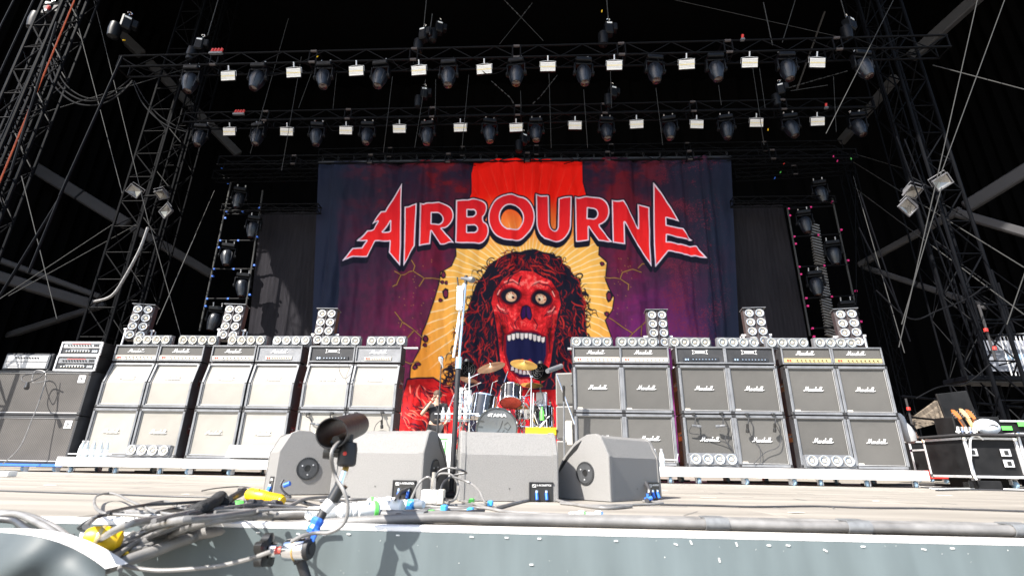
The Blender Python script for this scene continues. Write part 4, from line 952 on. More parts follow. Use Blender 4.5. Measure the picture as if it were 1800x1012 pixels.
# lamp bars
lamp = MB().lathe([(.04, .0), (.064, .0), (.068, -.012), (.064, -.022), (.057, -.022), (.052, -.01), (.034, .022), (.0, .034)], ax=(0, 1, 0), n=22).mesh('lamp'); lamp.materials.append(M_REFL)
bulb = MB().lathe([(.03, .01), (.026, -.004), (.014, -.013), (0, -.016)], ax=(0, 1, 0), n=14).mesh('bulb'); bulb.materials.append(M_BULB)
def make_bar():
    t = thing('lamp_bar', '', 'stage light'); mb = MB().box((0, .045, 0), (.62, .09, .15), ch=.008); obj('housing', mb, M_BAR, t)
    for k in range(4):
        l = obj('lamp', lamp, None, t, (-.2325+.155*k, -.001, 0)); obj('bulb', bulb, None, l)
    br = MB().box((-.318, .03, -.02), (.008, .03, .12)).box((.318, .03, -.02), (.008, .03, .12)).box((0, .03, -.088), (.64, .03, .008)); obj('bracket', br, M_BAR, t)
    return t
bar0 = make_bar()
for i, (px, py, lab) in enumerate([(270, 590, 'on the two leftmost heads of the left wall'), (350, 591, 'second from the left on the left wall'), (435, 592, 'third from the left on the left wall'), (514, 592, 'fourth from the left on the left wall'), (600, 595, 'fifth from the left on the left wall'), (680, 594, 'nearest the banner on the left wall'), (1040, 598, 'nearest the drums on the right wall'), (1120, 598, 'second from the left on the right wall'), (1212, 598, 'third from the left on the right wall'), (1297, 599, 'fourth from the left on the right wall'), (1383, 599, 'fifth from the left on the right wall'), (1468, 600, 'at the outer end of the right wall')]):
    yy = 7.55; p = at(px, py, yy); p.z = Z0+2*CHh+.022+.255+.095
    place(bar0, p, (radians(3+random.uniform(-2,2)), 0, radians(random.uniform(-3, 3))), 'row of four lamps on the amplifiers, '+lab, 'four lamp bars on the amplifiers')
for (px, py, lab, cover) in [(261, 786, 'row of four round lamps at the foot of the second cream stack', 0), (445, 790, 'row of lamps under a white cover at the foot of the fourth cream stack', 1), (1254, 802, 'row of four round lamps at the foot of the third black stack', 0), (1459, 805, 'row of four round lamps at the foot of the fifth black stack', 0)]:
    p = at(px, py, 7.1); p.z = .31
    o = place(bar0, p, (radians(-8), 0, 0), lab, 'four lamp bars on the platforms')
    if cover: tag(obj('white_cover', MB().box((p.x, 7.07, .315), (.68, .02, .17), Matrix.Rotation(-.35, 3, 'X'), ch=.006).box((p.x, 7.2, .385), (.68, .22, .01)), M_WHITE), 'plain white cover lying over a lamp row at the left', 'cover')
tag(obj('pipe_rail', MB().cyl(at(580, 612, 7.9), at(735, 612, 7.9), .018, 8), M_PIPE), 'white pipe stub behind the right end of the left heads', 'pipe')
tag(obj('pipe_rail', MB().cyl(at(1180, 614, 7.8), at(1195, 614, 7.8), .02, 8), M_PIPE), 'white pipe stub between black head stacks', 'pipe')
tag(obj('pipe_rail', MB().cyl(at(998, 613, 7.8), at(1006, 613, 7.8), .02, 8), M_PIPE), 'white pipe stub left of the right wall heads', 'pipe')
# eight lamp towers
def make_tower_lamp():
    t = thing('lamp_tower', '', 'stage light')
    obj('housing', MB().box((0, .08, 0), (.33, .14, .62), ch=.008), M_BARK, t)
    obj('top_plate', MB().box((0, .06, .318), (.36, .2, .01)), M_BAR, t)
    for z in (.232, .077, -.077, -.232):
        for x in (-.08, .08): l = obj('lamp', lamp, None, t, (x, .002, z)); l.scale = (1.02, 1, 1.02); obj('bulb', bulb, None, l)
    obj('divider', MB().box((0, -.008, 0), (.012, .03, .6)), M_BARK, t)
    st = MB()
    for s_ in (-1, 1):
        st.cyl((s_*.2, .08, -.12), (s_*.2, .08, -.75), .016, 8); st.cyl((s_*.165, .08, -.12), (s_*.23, .08, -.12), .022, 8); st.cyl((s_*.235, .12, -.12), (s_*.24, .2, -.75), .01, 6)
    obj('stand', st, M_ALU, t); return t
tw0 = make_tower_lamp()
for (px, py, rz, lab) in [(245, 566, .25, 'tall eight lamp unit at the outer end of the left wall'), (407, 566, .12, 'tall eight lamp unit above the middle of the left wall'), (571, 574, .05, 'tall eight lamp unit at the left edge of the banner'), (1157, 577, -.03, 'tall eight lamp unit in front of the purple right part of the banner'), (1330, 574, -.1, 'tall eight lamp unit in front of the black cloth on the right'), (1493, 576, -.2, 'tall eight lamp unit at the outer end of the right wall')]:
    place(tw0, at(px, py, 8.0), (radians(-4), 0, rz), lab, 'eight lamp towers')

# bass rig
bz = [.10, .78, 1.44]
def bass_cab(x0, x1, z0, z1, lab):
    w = x1-x0; h = z1-z0; t = thing('bass_cabinet', lab, 'speaker cabinet', (x0+w/2, 7.3, z0)); d = .42; th = .03
    mb = MB().box((0, d/2, h-th/2), (w, d, th), ch=.004).box((0, d/2, th/2), (w, d, th), ch=.004).box((0, d-.012, h/2), (w-.06, .02, h-.065))
    for s_ in (-1, 1): mb.box((s_*(w/2-th/2), d/2, h/2), (th, d, h-2*th-.002))
    obj('shell', mb, M_TOLEX, t)
    obj('grille', MB().box((0, .02, h/2), (w-2*th, .01, h-2*th)), M_BASS, t)
    g2 = w/2-th-.004; obj('piping', MB().tube([(-g2, .01, th+.004), (g2, .01, th+.004), (g2, .01, h-th-.004), (-g2, .01, h-th-.004), (-g2, .01, th+.004)], .006, 5, 1), M_PIPE, t)
    b = obj('badge', MB().box((w/2-.14, .012, h-.12), (.11, .006, .11), ch=.002), M_LOGO, t)
    st = [[(.03*cos(a), .03*sin(a)) for a in np.linspace(0, 2*pi, 14)], [(-.008, -.022), (-.008, .012), (.006, .014), (.012, .004), (.004, -.004), (-.008, -.004)]]
    ms = strokes_mesh('badge_mark', st, .006, .003); ms.materials.append(M_RUB); obj('badge_mark', ms, None, b, (w/2-.14, .008, h-.12))
    co = MB()
    for sx in (-1, 1):
        for z in (.03, h-.03): co.box((sx*(w/2-.02), .02, z), (.06, .06, .06), ch=.01)
    obj('corner', co, M_RUB, t)
    return t
xr_ = at(160, 660, 7.3).x
bass_cab(xr_-1.62, xr_, bz[0]+.01, bz[1]-.005, 'wide brown grilled bass cabinet, lower of two at the left edge')
bass_cab(xr_-1.62, xr_, bz[1]+.005, bz[2], 'wide brown grilled bass cabinet, upper of two at the left edge')
dolly(xr_-1.6, xr_+.0, 'dark low rolling base under the brown bass cabinets', [cX(66), cX(8)], z0=.07, z1=.105, y0=7.25, y1=7.9, m=M_DBLUE, grp='rolling base')
z = bz[2]+.006
t = thing('bass_amplifier', 'silver fronted bass amplifier head standing on the brown cabinets', 'amplifier', (at(45, 640, 7.35).x, 7.36, z))
w = .78; obj('shell', MB().box((0, .15, .14), (w, .28, .27), ch=.01), M_TOLEX, t); obj('front_plate', MB().box((0, -.0, .14), (w-.06, .02, .215), ch=.003), M_BAR, t)
obj('upper_panel', MB().box((0, -.014, .19), (w-.1, .008, .09), ch=.002), M_PIPE, t); obj('lower_panel', MB().box((0, -.014, .085), (w-.1, .008, .09), ch=.002), M_PIPE, t)
for k in range(9): obj('knob', MB().lathe([(.011, 0), (.01, .014), (0, .015)], (-.18+k*.045, -.018, .2), (0, -1, 0), 8), M_KNOB, t)
ms = strokes_mesh('badge', [[(-.1, -.02), (.1, -.02), (.1, .02), (-.1, .02), (-.1, -.02)]], .005, .003); ms.materials.append(M_KNOB); obj('badge', ms, None, t, (-.2, -.018, .09))
def rack(zc, lab, m2, xo, ybk, hh=.235):
    t = thing('rack_case', lab, 'rack case', (at(137, 640, 7.35).x+xo, 7.3+ybk, zc)); w = .66
    fr = MB()
    for s_ in (-1, 1): fr.box((s_*(w/2-.012), .22, hh/2), (.024, .42, hh-.05), ch=.003)
    fr.box((0, .22, hh-.012), (w, .42, .024), ch=.003); fr.box((0, .22, .012), (w, .42, .024), ch=.003)
    obj('case', fr, M_CASE, t)
    ed = MB()
    for s_ in (-1, 1): ed.box((s_*(w/2-.008), -.004, hh/2), (.022, .02, hh))
    for q in (.008, hh-.008): ed.box((0, -.004, q), (w-.045, .02, .022))
    obj('edge_trim', ed, M_ALU, t)
    for j in range(2):
        u = obj('rack_unit', MB().box((0, .1, .065+j*.09), (w-.06, .2, .08), ch=.003), m2 if j else M_DARKCTRL, t)
        kk = MB()
        for k in range(9): kk.lathe([(.012, 0), (.011, .013), (0, .014)], (-.22+k*.045, -.0, .065+j*.09), (0, -1, 0), 8)
        for k in range(3): kk.box((.2+k*.03, -.003, .065+j*.09), (.02, .008, .03))
        stuff(obj('control_row', kk, M_CHROME if not j else M_KNOB, u)); obj('display_strip', MB().box((-.02, -.002, .09+j*.09), (.3, .004, .008)), M_RED if j else M_PIPE, u)
    return t
rack(z, 'lower black rack case with chrome knobs beside the silver bass head', M_TOLEXG, 0, .02)
rack(z+.24, 'upper rack case with pale units, topmost on the bass rig', M_PIPE, 0, .03, .21)

# bottles
btl = MB().lathe([(.0, 0), (.03, .0), (.033, .01), (.031, .05), (.033, .09), (.031, .13), (.03, .15), (.015, .19), (.0125, .2), (.0125, .205)], n=14).mesh('body'); btl.materials.append(M_BOTTLE)
cap = MB().lathe([(.0145, .203), (.0145, .22), (0, .221)], n=10).mesh('cap'); cap.materials.append(M_LOGO)
lbl = MB().lathe([(.0335, .06), (.0337, .11)], n=14).mesh('label'); lbl.materials.append(M_LABELW)
bt0 = thing('water_bottle', '', 'bottle'); obj('body', btl, None, bt0); obj('cap', cap, None, bt0); obj('label', lbl, None, bt0)
for k, px in enumerate([151, 163, 175, 186, 143]): place(bt0, (at(px, 790, 7.15+.05*(k % 2)).x, 7.15+.05*(k % 2), .207), (0, 0, k), 'clear water bottle, %s in the cluster at the foot of the leftmost cream stack' % ORD[k], 'water bottles on the left platform')
for k, px in enumerate([1128, 1140, 1151, 1163]): place(bt0, (at(px, 800, 7.12).x, 7.12, .207), (0, 0, k), 'clear water bottle, %s from the left in the row on the right platform' % ORD[k], 'water bottles on the right platform')
tag(obj('bottle_rail', MB().tube([at(120, 797, 7.03), at(196, 798, 7.03)], .008, 6, 1), M_ALU), 'thin rail in front of the left water bottles', 'rail')
tag(obj('bottle_rail', MB().tube([at(1118, 805, 7.03), at(1190, 808, 7.03), at(1192, 797, 7.03)], .007, 6, 1), M_ALU), 'thin rail in front of the right water bottles', 'rail')

# clip microphones on the cabinets
def clip(px, py, px2, py2, dx, side, lab, cablepts):
    a = at(px, py, YF-.02); b = at(px2, py2, YF-.09); t = thing('clip_microphone', lab, 'microphone', a, group='microphones clipped to the cabinets')
    L = lambda q: Vector(q)-a
    obj('clamp', MB().box((0, .0, .01), (.05, .05, .03), ch=.005).cyl((0, -.02, 0), (0, -.05, -.03), .008, 6), M_KNOB, t)
    obj('arm', MB().tube([(0, -.05, -.03), L(b)*.5+Vector((.012, -.02, 0)), L(b)], .009, 6, 4), M_RUB, t)
    d = Vector((dx, .02, -.01)) if abs(dx) > .02 else Vector((.0, .03, -.07))
    obj('microphone', MB().lathe([(0, 0), (.016, .004), (.018, .05), (.014, .07), (.022, .085), (.022, .125), (.0, .13)], L(b)-d*.4, d, 12), M_BAR if abs(dx) > .02 else M_KNOB, t)
    obj('cable', MB().tube([L(b)-d*.4]+[L(at(x, y, YF-.03)) for x, y in cablepts], .005, 5, 5), M_CABLED, t)
clip(541, 728, 549, 744, .06, 'l', 'microphone clipped on the left of the fifth cream stack', [(545, 758), (552, 770)])
clip(583, 727, 578, 744, -.05, 'l', 'microphone clipped on the right of the fifth cream stack', [(590, 750), (575, 770)])
clip(626, 727, 622, 738, .01, 'l', 'microphone clipped just above the black pipe', [(618, 745)])
clip(672, 726, 671, 741, .0, 'l', 'microphone clipped on the last cream stack beside the banner', [(660, 748), (655, 770)])
clip(1219, 728, 1221, 748, .09, 'r', 'silver microphone lying level at left on the third black stack', [(1212, 760), (1235, 765), (1280, 780), (1290, 800)])
clip(1268, 727, 1270, 748, -.09, 'r', 'silver microphone lying level at right on the third black stack', [(1283, 755), (1275, 772), (1290, 795)])
clip(1313, 729, 1314, 748, 0, 'r', 'dark tipped microphone at left on the fourth black stack', [(1320, 765), (1335, 785), (1337, 812)])
clip(1359, 729, 1362, 747, 0, 'r', 'dark tipped microphone at right on the fourth black stack', [(1372, 765), (1368, 785), (1345, 795), (1325, 815)])
tag(obj('hanging_cable', MB().tube([at(600, 620, 7.38), at(596, 648, 7.36), (at(606, 665, 7.36)), at(618, 655, 7.38)], .004, 5, 6), M_CABLED), 'thin cable looping down the fifth cream cabinet', 'cable')
b_ = at(48, 676, 7.0); t = thing('bass_microphone', 'small dark microphone hanging in front of the bass cabinet', 'microphone', b_)
obj('body', MB().lathe([(0, 0), (.02, .005), (.025, .06), (.03, .08), (.03, .12), (0, .13)], (0, 0, .03), (.35, -.3, -.5), 12), M_KNOB, t)
obj('boom', MB().tube([(0, 0, .03), (.04, .1, .12), (.06, .18, .26)], .007, 6, 4), M_RUB, t)
obj('cable', MB().tube([(0, 0, .03), (-.1, 0, .06), (-.16, .05, .14), (-.05, .15, .2), (.1, .12, .2)], .008, 6, 5), M_CABLED, t)
tag(obj('loop_cable', MB().tube([at(85, 668, 7.2), at(58, 672, 7.1), at(62, 652, 7.2), at(80, 656, 7.2), at(74, 690, 7.15), at(55, 740, 7.1), at(35, 785, 7.05), at(5, 815, 7.0)], .007, 6, 8), M_CABLE), 'grey cable falling across the bass cabinets', 'cable')
tag(obj('pink_tape', MB().box(at(338, 673, YF+.2)+Vector((0, 0, 0)), (.012, .12, .2)), M_PINK), 'magenta tape strip on the side of the second cream stack', 'tape')

# ================================================================== DRUM AREA
YD = 8.3
a_, b__ = at(800, 800, 7.9), at(1005, 800, 7.9)
t = thing('drum_riser', 'low dark platform the drum kit stands on', 'riser', ((a_.x+b__.x)/2, 7.95, 0)); rw = b__.x-a_.x+.1
obj('top_board', MB().box((0, .9, .37), (rw, 1.8, .06), ch=.004), M_DECK, t); obj('front_frame', MB().box((0, .02, .3), (rw, .04, .08)), M_ALU, t)
lg = MB().cyl((0, 0, 0), (0, 0, .34), .024, 8).mesh('leg'); lg.materials.append(M_ALU)
for sx in (-1, 0, 1):
    for y in (.08, 1.7): obj('leg', lg, None, t, (sx*(rw/2-.08), y, 0))
RZ = .40
kit = thing('bass_drum', 'large bass drum with dark glossy TAMA front head', 'drum', at(873, 753, 8.1), (0, 0, .05))
R_ = .315
obj('shell', MB().lathe([(R_, 0), (R_, .38)], ax=(0, 1, 0), n=36), M_DRUM, kit)
obj('hoop', MB().lathe([(R_-.012, -.02), (R_+.012, -.02), (R_+.016, 0), (R_+.012, .02), (R_, .02)], ax=(0, 1, 0), n=40), M_DRUM, kit)
hd_ = obj('drum_head', MB().lathe([(R_-.01, -.012), (R_-.03, -.009), (0, -.006)], ax=(0, 1, 0), n=40), M_HEADSKIN, kit)
obj('port_hole', MB().lathe([(.0, -.013), (.045, -.013), (.05, -.016), (.055, -.012)], (-.15, 0, -.2), (0, 1, 0), 20), M_KNOB, hd_)
ms = strokes_mesh('swirl', [[(-.02, -.1), (.06, .02), (.09, .12)], [(-.1, -.08), (-.02, -.1), (.06, -.05)], [(.02, -.16), (.05, -.1), (.12, -.02)], [(.1, -.18), (.12, -.1), (.17, -.04)], [(.12, .06), (.17, .1), (.22, .04), (.18, -.02), (.12, .02)]], .006, .002); ms.materials.append(M_DARKCTRL)
obj('swirl_print', ms, None, hd_, (0, -.012, 0))
ms = text_mesh('TAMA', .072, .001, 0, 1.35); ms.materials.append(M_LOGO); obj('lettering', ms, None, hd_, (.015, -.018, .2))
ms = strokes_mesh('emblem', [[(.018*cos(a), .018*sin(a)) for a in np.linspace(0, 2*pi, 10)], [(-.01, -.01), (.01, .01)], [(-.01, .01), (.01, -.01)]], .005, .002); ms.materials.append(M_LOGO); obj('emblem', ms, None, hd_, (-.125, -.018, .2))
lug = MB().box((0, 0, 0), (.03, .05, .05), ch=.01).cyl((0, .03, 0), (0, .2, 0), .006, 6).mesh('tension_lug'); lug.materials.append(M_CHROME)
for k in range(10):
    a = 2*pi*k/10+.3; obj('tension_lug', lug, None, kit, ((R_+.012)*cos(a), -.015, (R_+.012)*sin(a)), (0, -a, 0))
def drum(name, lab, px, py, Y, r, d, ax, head, shell=M_DRUM):
    c = at(px, py, Y); A = Vector(ax).normalized(); t = thing(name, lab, 'drum', c)
    obj('shell', MB().lathe([(r, 0), (r, d)], ax=A, n=28), shell, t)
    hp = MB()
    for h in (0, d): hp.lathe([(r, h-.012), (r+.01, h-.01), (r+.01, h+.01), (r, h+.012)], ax=A, n=28)
    obj('hoop', hp, M_CHROME, t)
    obj('drum_head', MB().lathe([(r-.002, -.006), (0, -.004)], ax=A, n=28), head, t)
    obj('batter_head', MB().lathe([(r-.002, d+.004), (0, d+.006)], ax=A, n=28), M_LOGO, t)
    u = A.orthogonal().normalized(); w = A.cross(u)
    for k in range(8):
        q = (u*cos(k*pi/4+.2)+w*sin(k*pi/4+.2))*(r+.006)
        obj('tension_lug', MB().cyl(q, q+A*d, .006, 6).cyl(q+A*d*.4, q+A*d*.6, .013, 8), M_CHROME, t)
    return t
drum('rack_tom', 'black rack tom with red coppery underside above the bass drum', 898, 707, 8.15, .17, .26, (0, .45, .89), M_COPPER)
drum('floor_tom', 'dark chrome hooped floor tom left of the bass drum', 846, 735, 8.35, .2, .36, (.12, .12, 1), M_DRUM, M_DRUM)
drum('floor_tom', 'second dark floor tom right of the bass drum', 952, 752, 8.8, .2, .34, (.0, .1, 1), M_DRUM, M_DRUM)
drum('snare_drum', 'chrome snare drum half hidden behind the right of the bass drum', 925, 735, 8.7, .18, .14, (0, -.1, 1), M_DRUM, M_CHROME)
def cymbal(lab, px, py, Y, r, ax, m, stand, foot, mid=None):
    c = at(px, py, Y); A = Vector(ax).normalized(); t = thing('cymbal', lab, 'cymbal', c)
    obj('bronze_plate', MB().lathe([(0, .03), (.02, .03), (.045, .018), (.055, .01), (r*.6, .0), (r, -.016), (r, -.019), (r*.6, -.003), (.05, .006), (0, .024)], ax=A, n=40), m, t)
    obj('wing_nut', MB().lathe([(0, .075), (.012, .07), (.012, .045), (.02, .04), (.02, .03), (0, .03)], ax=A, n=8), M_CHROME, t)
    st = thing('cymbal_stand', 'chrome stand holding the '+lab, 'stand', (foot[0], foot[1], RZ))
    F = Vector((foot[0], foot[1], RZ)); top = c-A*.02
    mp = Vector(mid) if mid is not None else Vector((F.x, F.y, top.z-.1))
    obj('pole', MB().cyl((0, 0, .1), mp-F-Vector((0, 0, .25)), .013, 8).cyl(mp-F-Vector((0, 0, .3)), mp-F, .01, 8).cyl((0, 0, (mp.z-F.z)*.5), (0, 0, (mp.z-F.z)*.5+.05), .02, 8), M_CHROME, st)
    obj('boom', MB().cyl(mp-F, top-F, .009, 8).lathe([(0, -.02), (.022, -.015), (.022, .015), (0, .02)], mp-F, (0, 1, 0), 10), M_CHROME, st)
    for k in range(3):
        a = k*2.09+.5; obj('leg', MB().cyl((0, 0, .2), (.25*cos(a), .25*sin(a), .01), .009, 6), M_CHROME, st)
f = lambda px, Y: (at(px, 750, Y).x, Y)
cymbal('dark reddish crash cymbal, left and largest over the kit', 863, 644, 8.2, .235, (-.22, -.50, .84), M_DARKC, 0, f(826, 8.15), at(826, 664, 8.15))
cymbal('bright bronze crash cymbal over the right of the kit', 921, 639, 8.2, .225, (.14, -.52, .84), M_GOLDC, 0, f(933, 8.2), at(934, 662, 8.2))
cymbal('small dark cymbal at the left end of the kit', 824, 666, 8.3, .16, (.25, -.38, .89), M_DARKC, 0, f(807, 8.3), at(812, 690, 8.3))
cymbal('lower bronze cymbal behind the right crash', 935, 675, 8.6, .19, (.05, -.36, .93), M_GOLDC, 0, f(922, 8.7), at(921, 700, 8.7))
cymbal('small hi-hat at the back right of the kit', 918, 716, 8.7, .15, (0, -.3, .95), M_GOLDC, 0, f(915, 8.75), at(915, 735, 8.75))
for (px, py, lab) in [(820, 650, 'round black fan behind the left of the drum kit'), (950, 654, 'round black fan behind the right of the drum kit')]:
    c = at(px, py, 8.9); t = thing('stage_fan', lab, 'fan', c, (0, 0, .5 if px < 900 else -.6))
    obj('housing', MB().lathe([(0, .14), (.1, .13), (.145, .08), (.155, 0), (.15, -.06), (.14, -.1)], ax=(0, 1, 0), n=24), M_TOWER, t)
    gr = MB()
    for r in (.04, .08, .12): gr.lathe([(r, -.1), (r+.006, -.104), (r+.006, -.096)], ax=(0, 1, 0), n=20)
    for k in range(8): gr.cyl((0, -.1, 0), (.14*cos(k*pi/4), -.1, .14*sin(k*pi/4)), .003, 5)
    obj('grille', gr, M_RUB, t); obj('knob', MB().lathe([(.05, .14), (.045, .18), (.03, .2), (0, .2)], ax=(0, 0, 1), n=12), M_RUB, t)
    obj('stand', MB().cyl((0, 0, -.15), (0, 0, -c.z+RZ), .016, 8), M_RUB, t)
def rod(pts, r, m, lab, name='hardware_rod', cat='stand', sm=1): tag(obj(name, MB().tube([at(*p) for p in pts], r, 7, sm), m), lab, cat)
rod([(846, 672, 8.3), (800, 690, 8.3), (790, 715, 8.3)], .009, M_CHROME, 'long chrome boom rod slanting left of the kit')
rod([(886, 672, 8.2), (893, 652, 8.3)], .012, M_CHROME, 'short chrome post above the rack tom')
rod([(860, 700, 8.3), (866, 672, 8.3), (875, 668, 8.2)], .008, M_CHROME, 'bent chrome arm left of the rack tom')
rod([(825, 655, 8.15), (825, 757, 8.15)], .011, M_CHROME, 'upright chrome post left of the floor tom')
rod([(938, 690, 8.3), (936, 757, 8.3)], .012, M_CHROME, 'upright chrome post right of the bass drum')
rod([(948, 680, 8.4), (955, 700, 8.4), (948, 730, 8.4), (960, 757, 8.4)], .006, M_CABLED, 'dark cable hanging at the right of the kit', 'hanging_cable', 'cable', 5)
rod([(810, 690, 8.3), (818, 720, 8.3), (812, 757, 8.3)], .01, M_CHROME, 'chrome leg beside the left bottles')
rod([(915, 700, 8.6), (925, 722, 8.6), (918, 757, 8.6)], .01, M_CHROME, 'chrome leg beside the right of the bass drum')
rod([(903, 748, 8.6), (960, 752, 8.6)], .012, M_CHROME, 'low chrome bar right of the bass drum')
rod([(764, 727, 8.0), (842, 727, 8.0)], .009, M_ALU, 'upper rail holding bottles left of the kit', 'bottle_rail', 'rail')
rod([(764, 737, 8.0), (840, 737, 8.0)], .009, M_CANOPY, 'lower brown rail holding bottles left of the kit', 'bottle_rail', 'rail')
for k, (px, Y) in enumerate([(778, 8.05), (788, 8.05), (807, 8.05), (818, 8.05)]):
    place(bt0, at(px, 741, Y), (0, 0, k), 'clear water bottle, %s from the left on the rail beside the drums' % ORD[k], 'water bottles beside the drums')
towel = MB().box((0, 0, 0), (.12, .03, .34), ch=.012).box((.02, -.025, .05), (.09, .02, .25), ch=.009)
for (px, py, lab) in [(807, 700, 'white towel hanging left of the drum kit'), (822, 704, 'second white towel hanging by the left tom')]:
    tag(obj('towel', towel, M_CONN, None, at(px, py, 8.4)), lab, 'towel')
tag(obj('white_box', MB().box((0, 0, 0), (.19, .2, .27), ch=.015).box((0, -.103, .02), (.12, .006, .12)), M_CONN, None, at(952, 704, 8.9)), 'white upright box right of the drums', 'box')
tag(obj('yellow_crate', MB().box((0, 0, 0), (.46, .3, .11), ch=.015).box((0, -.15, .045), (.46, .02, .025)).box((0, -.155, -.03), (.3, .012, .03)), M_YEL, None, at(951, 759, 7.9)), 'yellow plastic crate at the right foot of the drums', 'crate')
tag(obj('green_bottle', MB().lathe([(0, 0), (.035, 0), (.035, .12), (.014, .17), (.014, .2), (0, .2)], n=12), M_GREEN, None, at(953, 738, 7.95)), 'small green bottle standing over the yellow crate', 'bottle')
t = thing('amplifier_stack_case', 'white box with green strips behind the second floor monitor', 'case', at(766, 802, 7.2)); t.location.z = .02
obj('body', MB().box((0, .2, .29), (.42, .4, .56), ch=.008), M_WHITE, t); obj('green_strip', MB().box((.12, -.004, .32), (.02, .006, .3)).box((0, -.004, .5), (.3, .006, .02)).box((0, -.004, .15), (.3, .006, .02)), M_GREEN, t)
for k, (x0, y0, x1, y1) in enumerate([(802, 757, 835, 700), (832, 757, 806, 705), (844, 690, 812, 702), (905, 757, 921, 712), (928, 700, 950, 757), (945, 757, 930, 715), (958, 690, 962, 757), (910, 700, 935, 693), (838, 676, 848, 702), (884, 690, 870, 720)]):
    rod([(x0, y0, 8.35+.03*k), (x1, y1, 8.4)], .0085, M_CHROME, 'thin chrome stand tube, %s among the drum hardware' % ORD[k], 'stand_tube')
# clutter of clamps and wires round the kit
rd_ = random.Random(3)
PXS = sorted([rd_.uniform(800, 842) for _ in range(15)]+[rd_.uniform(905, 972) for _ in range(19)])
for k in range(34):
    px = PXS[k]; py = rd_.uniform(690, 757); c = at(px, py, rd_.uniform(8.2, 8.9))
    d = Vector((rd_.uniform(-.12, .12), rd_.uniform(-.05, .05), rd_.uniform(-.14, .14)))
    mb = MB().cyl(c-d, c+d, .008, 6).cyl(c-d*.2, c+d*.2, .02, 8)
    tag(obj('drum_clamp', mb, rd_.choice([M_CHROME, M_CHROME, M_RUB, M_ALU])), 'small clamp or rod %s of the bass drum, %s from the left there' % (('left', ORD[k]) if k < 15 else ('right', ORD[k-15])), 'clamp', 'drum hardware clutter')

# side fill stack
for k, (y0, y1, lab) in enumerate([(778, 726, 'bottom'), (725, 674, 'middle'), (673, 632, 'top')]):
    x0, x1 = at(975, 700, 7.75).x, at(1012, 700, 7.75).x; z0, z1 = .06+k*.5, .06+(k+1)*.5-.012
    t = thing('monitor_cabinet', 'dark side monitor cabinet, %s of three left of the black amplifier wall' % lab, 'speaker', ((x0+x1)/2+.1, 7.72, z0), (0, 0, -.25))
    obj('shell', MB().box((0, .25, (z1-z0)/2), (.5, .48, z1-z0), ch=.012), M_WEDGEE, t); obj('grille', MB().box((0, .004, (z1-z0)/2), (.46, .012, z1-z0-.05)), M_GREY, t)

# microphone stands
def mic_head(t, p, d, r=.022, m=M_KNOB):
    d = Vector(d).normalized(); obj('microphone', MB().lathe([(0, 0), (.012, .002), (.016, .12), (r, .14), (r*1.15, .165), (r*.9, .195), (0, .205)], p, d, 14), m, t)
P0 = deck(793, 876); P0.y = 3.2; P0.x = at(793, 870, 3.2).x; P0.z = 0
t = thing('microphone_stand', 'tall straight black vocal microphone stand between the two centre monitors', 'microphone stand', P0)
top = at(820, 500, 3.2)-P0; midp = at(806, 640, 3.2)-P0
obj('base', MB().lathe([(0, 0), (.13, 0), (.135, .01), (.12, .022), (.02, .03), (0, .03)], n=28), M_RUB, t)
obj('lower_pole', MB().cyl((0, 0, .02), midp, .0165, 12), M_RUB, t); obj('collar', MB().cyl(midp-Vector((0, 0, .03)), midp+Vector((0, 0, .045)), .022, 12), M_CHROME, t)
up_ = at(819, 492, 3.2)-P0
obj('upper_pole', MB().cyl(midp, up_, .0085, 10), M_CHROME, t)
obj('microphone', MB().lathe([(0, -.03), (.009, -.03), (.012, .03), (.02, .045), (.024, .065), (.02, .085), (0, .092)], up_+Vector((-.01, 0, .01)), (.75, -.5, -.3), 14), M_BAR, t)
obj('clip', MB().cyl(up_-Vector((0, 0, .03)), up_+Vector((0, 0, .03)), .012, 8), M_RUB, t)
obj('pick_holder', MB().box(at(809, 540, 3.19)-P0, (.011, .011, .34), Matrix.Rotation(.1, 3, 'Y')), M_PVC, t)
pk_ = MB().lathe([(0, -.003), (.012, -.002), (.012, .002), (0, .003)], ax=(0, 1, 0), n=8).mesh('plectrum'); pk_.materials.append(M_LOGO)
for k in range(9):
    for s_ in (-1, 1): obj('plectrum', pk_, None, t, at(808.5+s_*2.6-k*.15, 505+k*4.6, 3.17)-P0, (0, .4*s_, random.uniform(-.4, .4)))
obj('white_tube', MB().cyl(at(797, 628, 3.16)-P0, at(808, 562, 3.16)-P0, .008, 10), M_PVC, t)
obj('cable', MB().tube([up_+Vector((-.06, 0, .02)), up_+Vector((-.04, .03, -.2)), at(805, 690, 3.24)-P0, at(797, 800, 3.24)-P0, at(788, 868, 3.22)-P0, at(800, 882, 3.1)-P0], .0055, 6, 8), M_CABLED, t)
P0 = at(769, 760, 6.4); P0.z = 0; t = thing('microphone_stand', 'thin black microphone stand with a silver ball head left of the drums', 'microphone stand', P0)
tp_ = at(776, 636, 6.4)-P0; obj('pole', MB().cyl((0, 0, .02), tp_*.55, .013, 8).cyl(tp_*.55, tp_, .008, 8), M_RUB, t); obj('base', MB().lathe([(0, 0), (.12, 0), (.12, .02), (0, .03)], n=20), M_RUB, t)
obj('microphone', MB().lathe([(0, -.08), (.014, -.08), (.02, 0), (.033, .02), (.038, .045), (.028, .072), (0, .08)], tp_, (-.2, -.3, 1), 14), M_CHROME, t)
P0 = at(1006, 765, 7.0); P0.z = 0; t = thing('microphone_stand', 'slanting silver boom stand with a grey tube microphone right of the drums', 'microphone stand', P0)
m0, m1 = at(978, 658, 6.9)-P0, at(1010, 745, 6.9)-P0
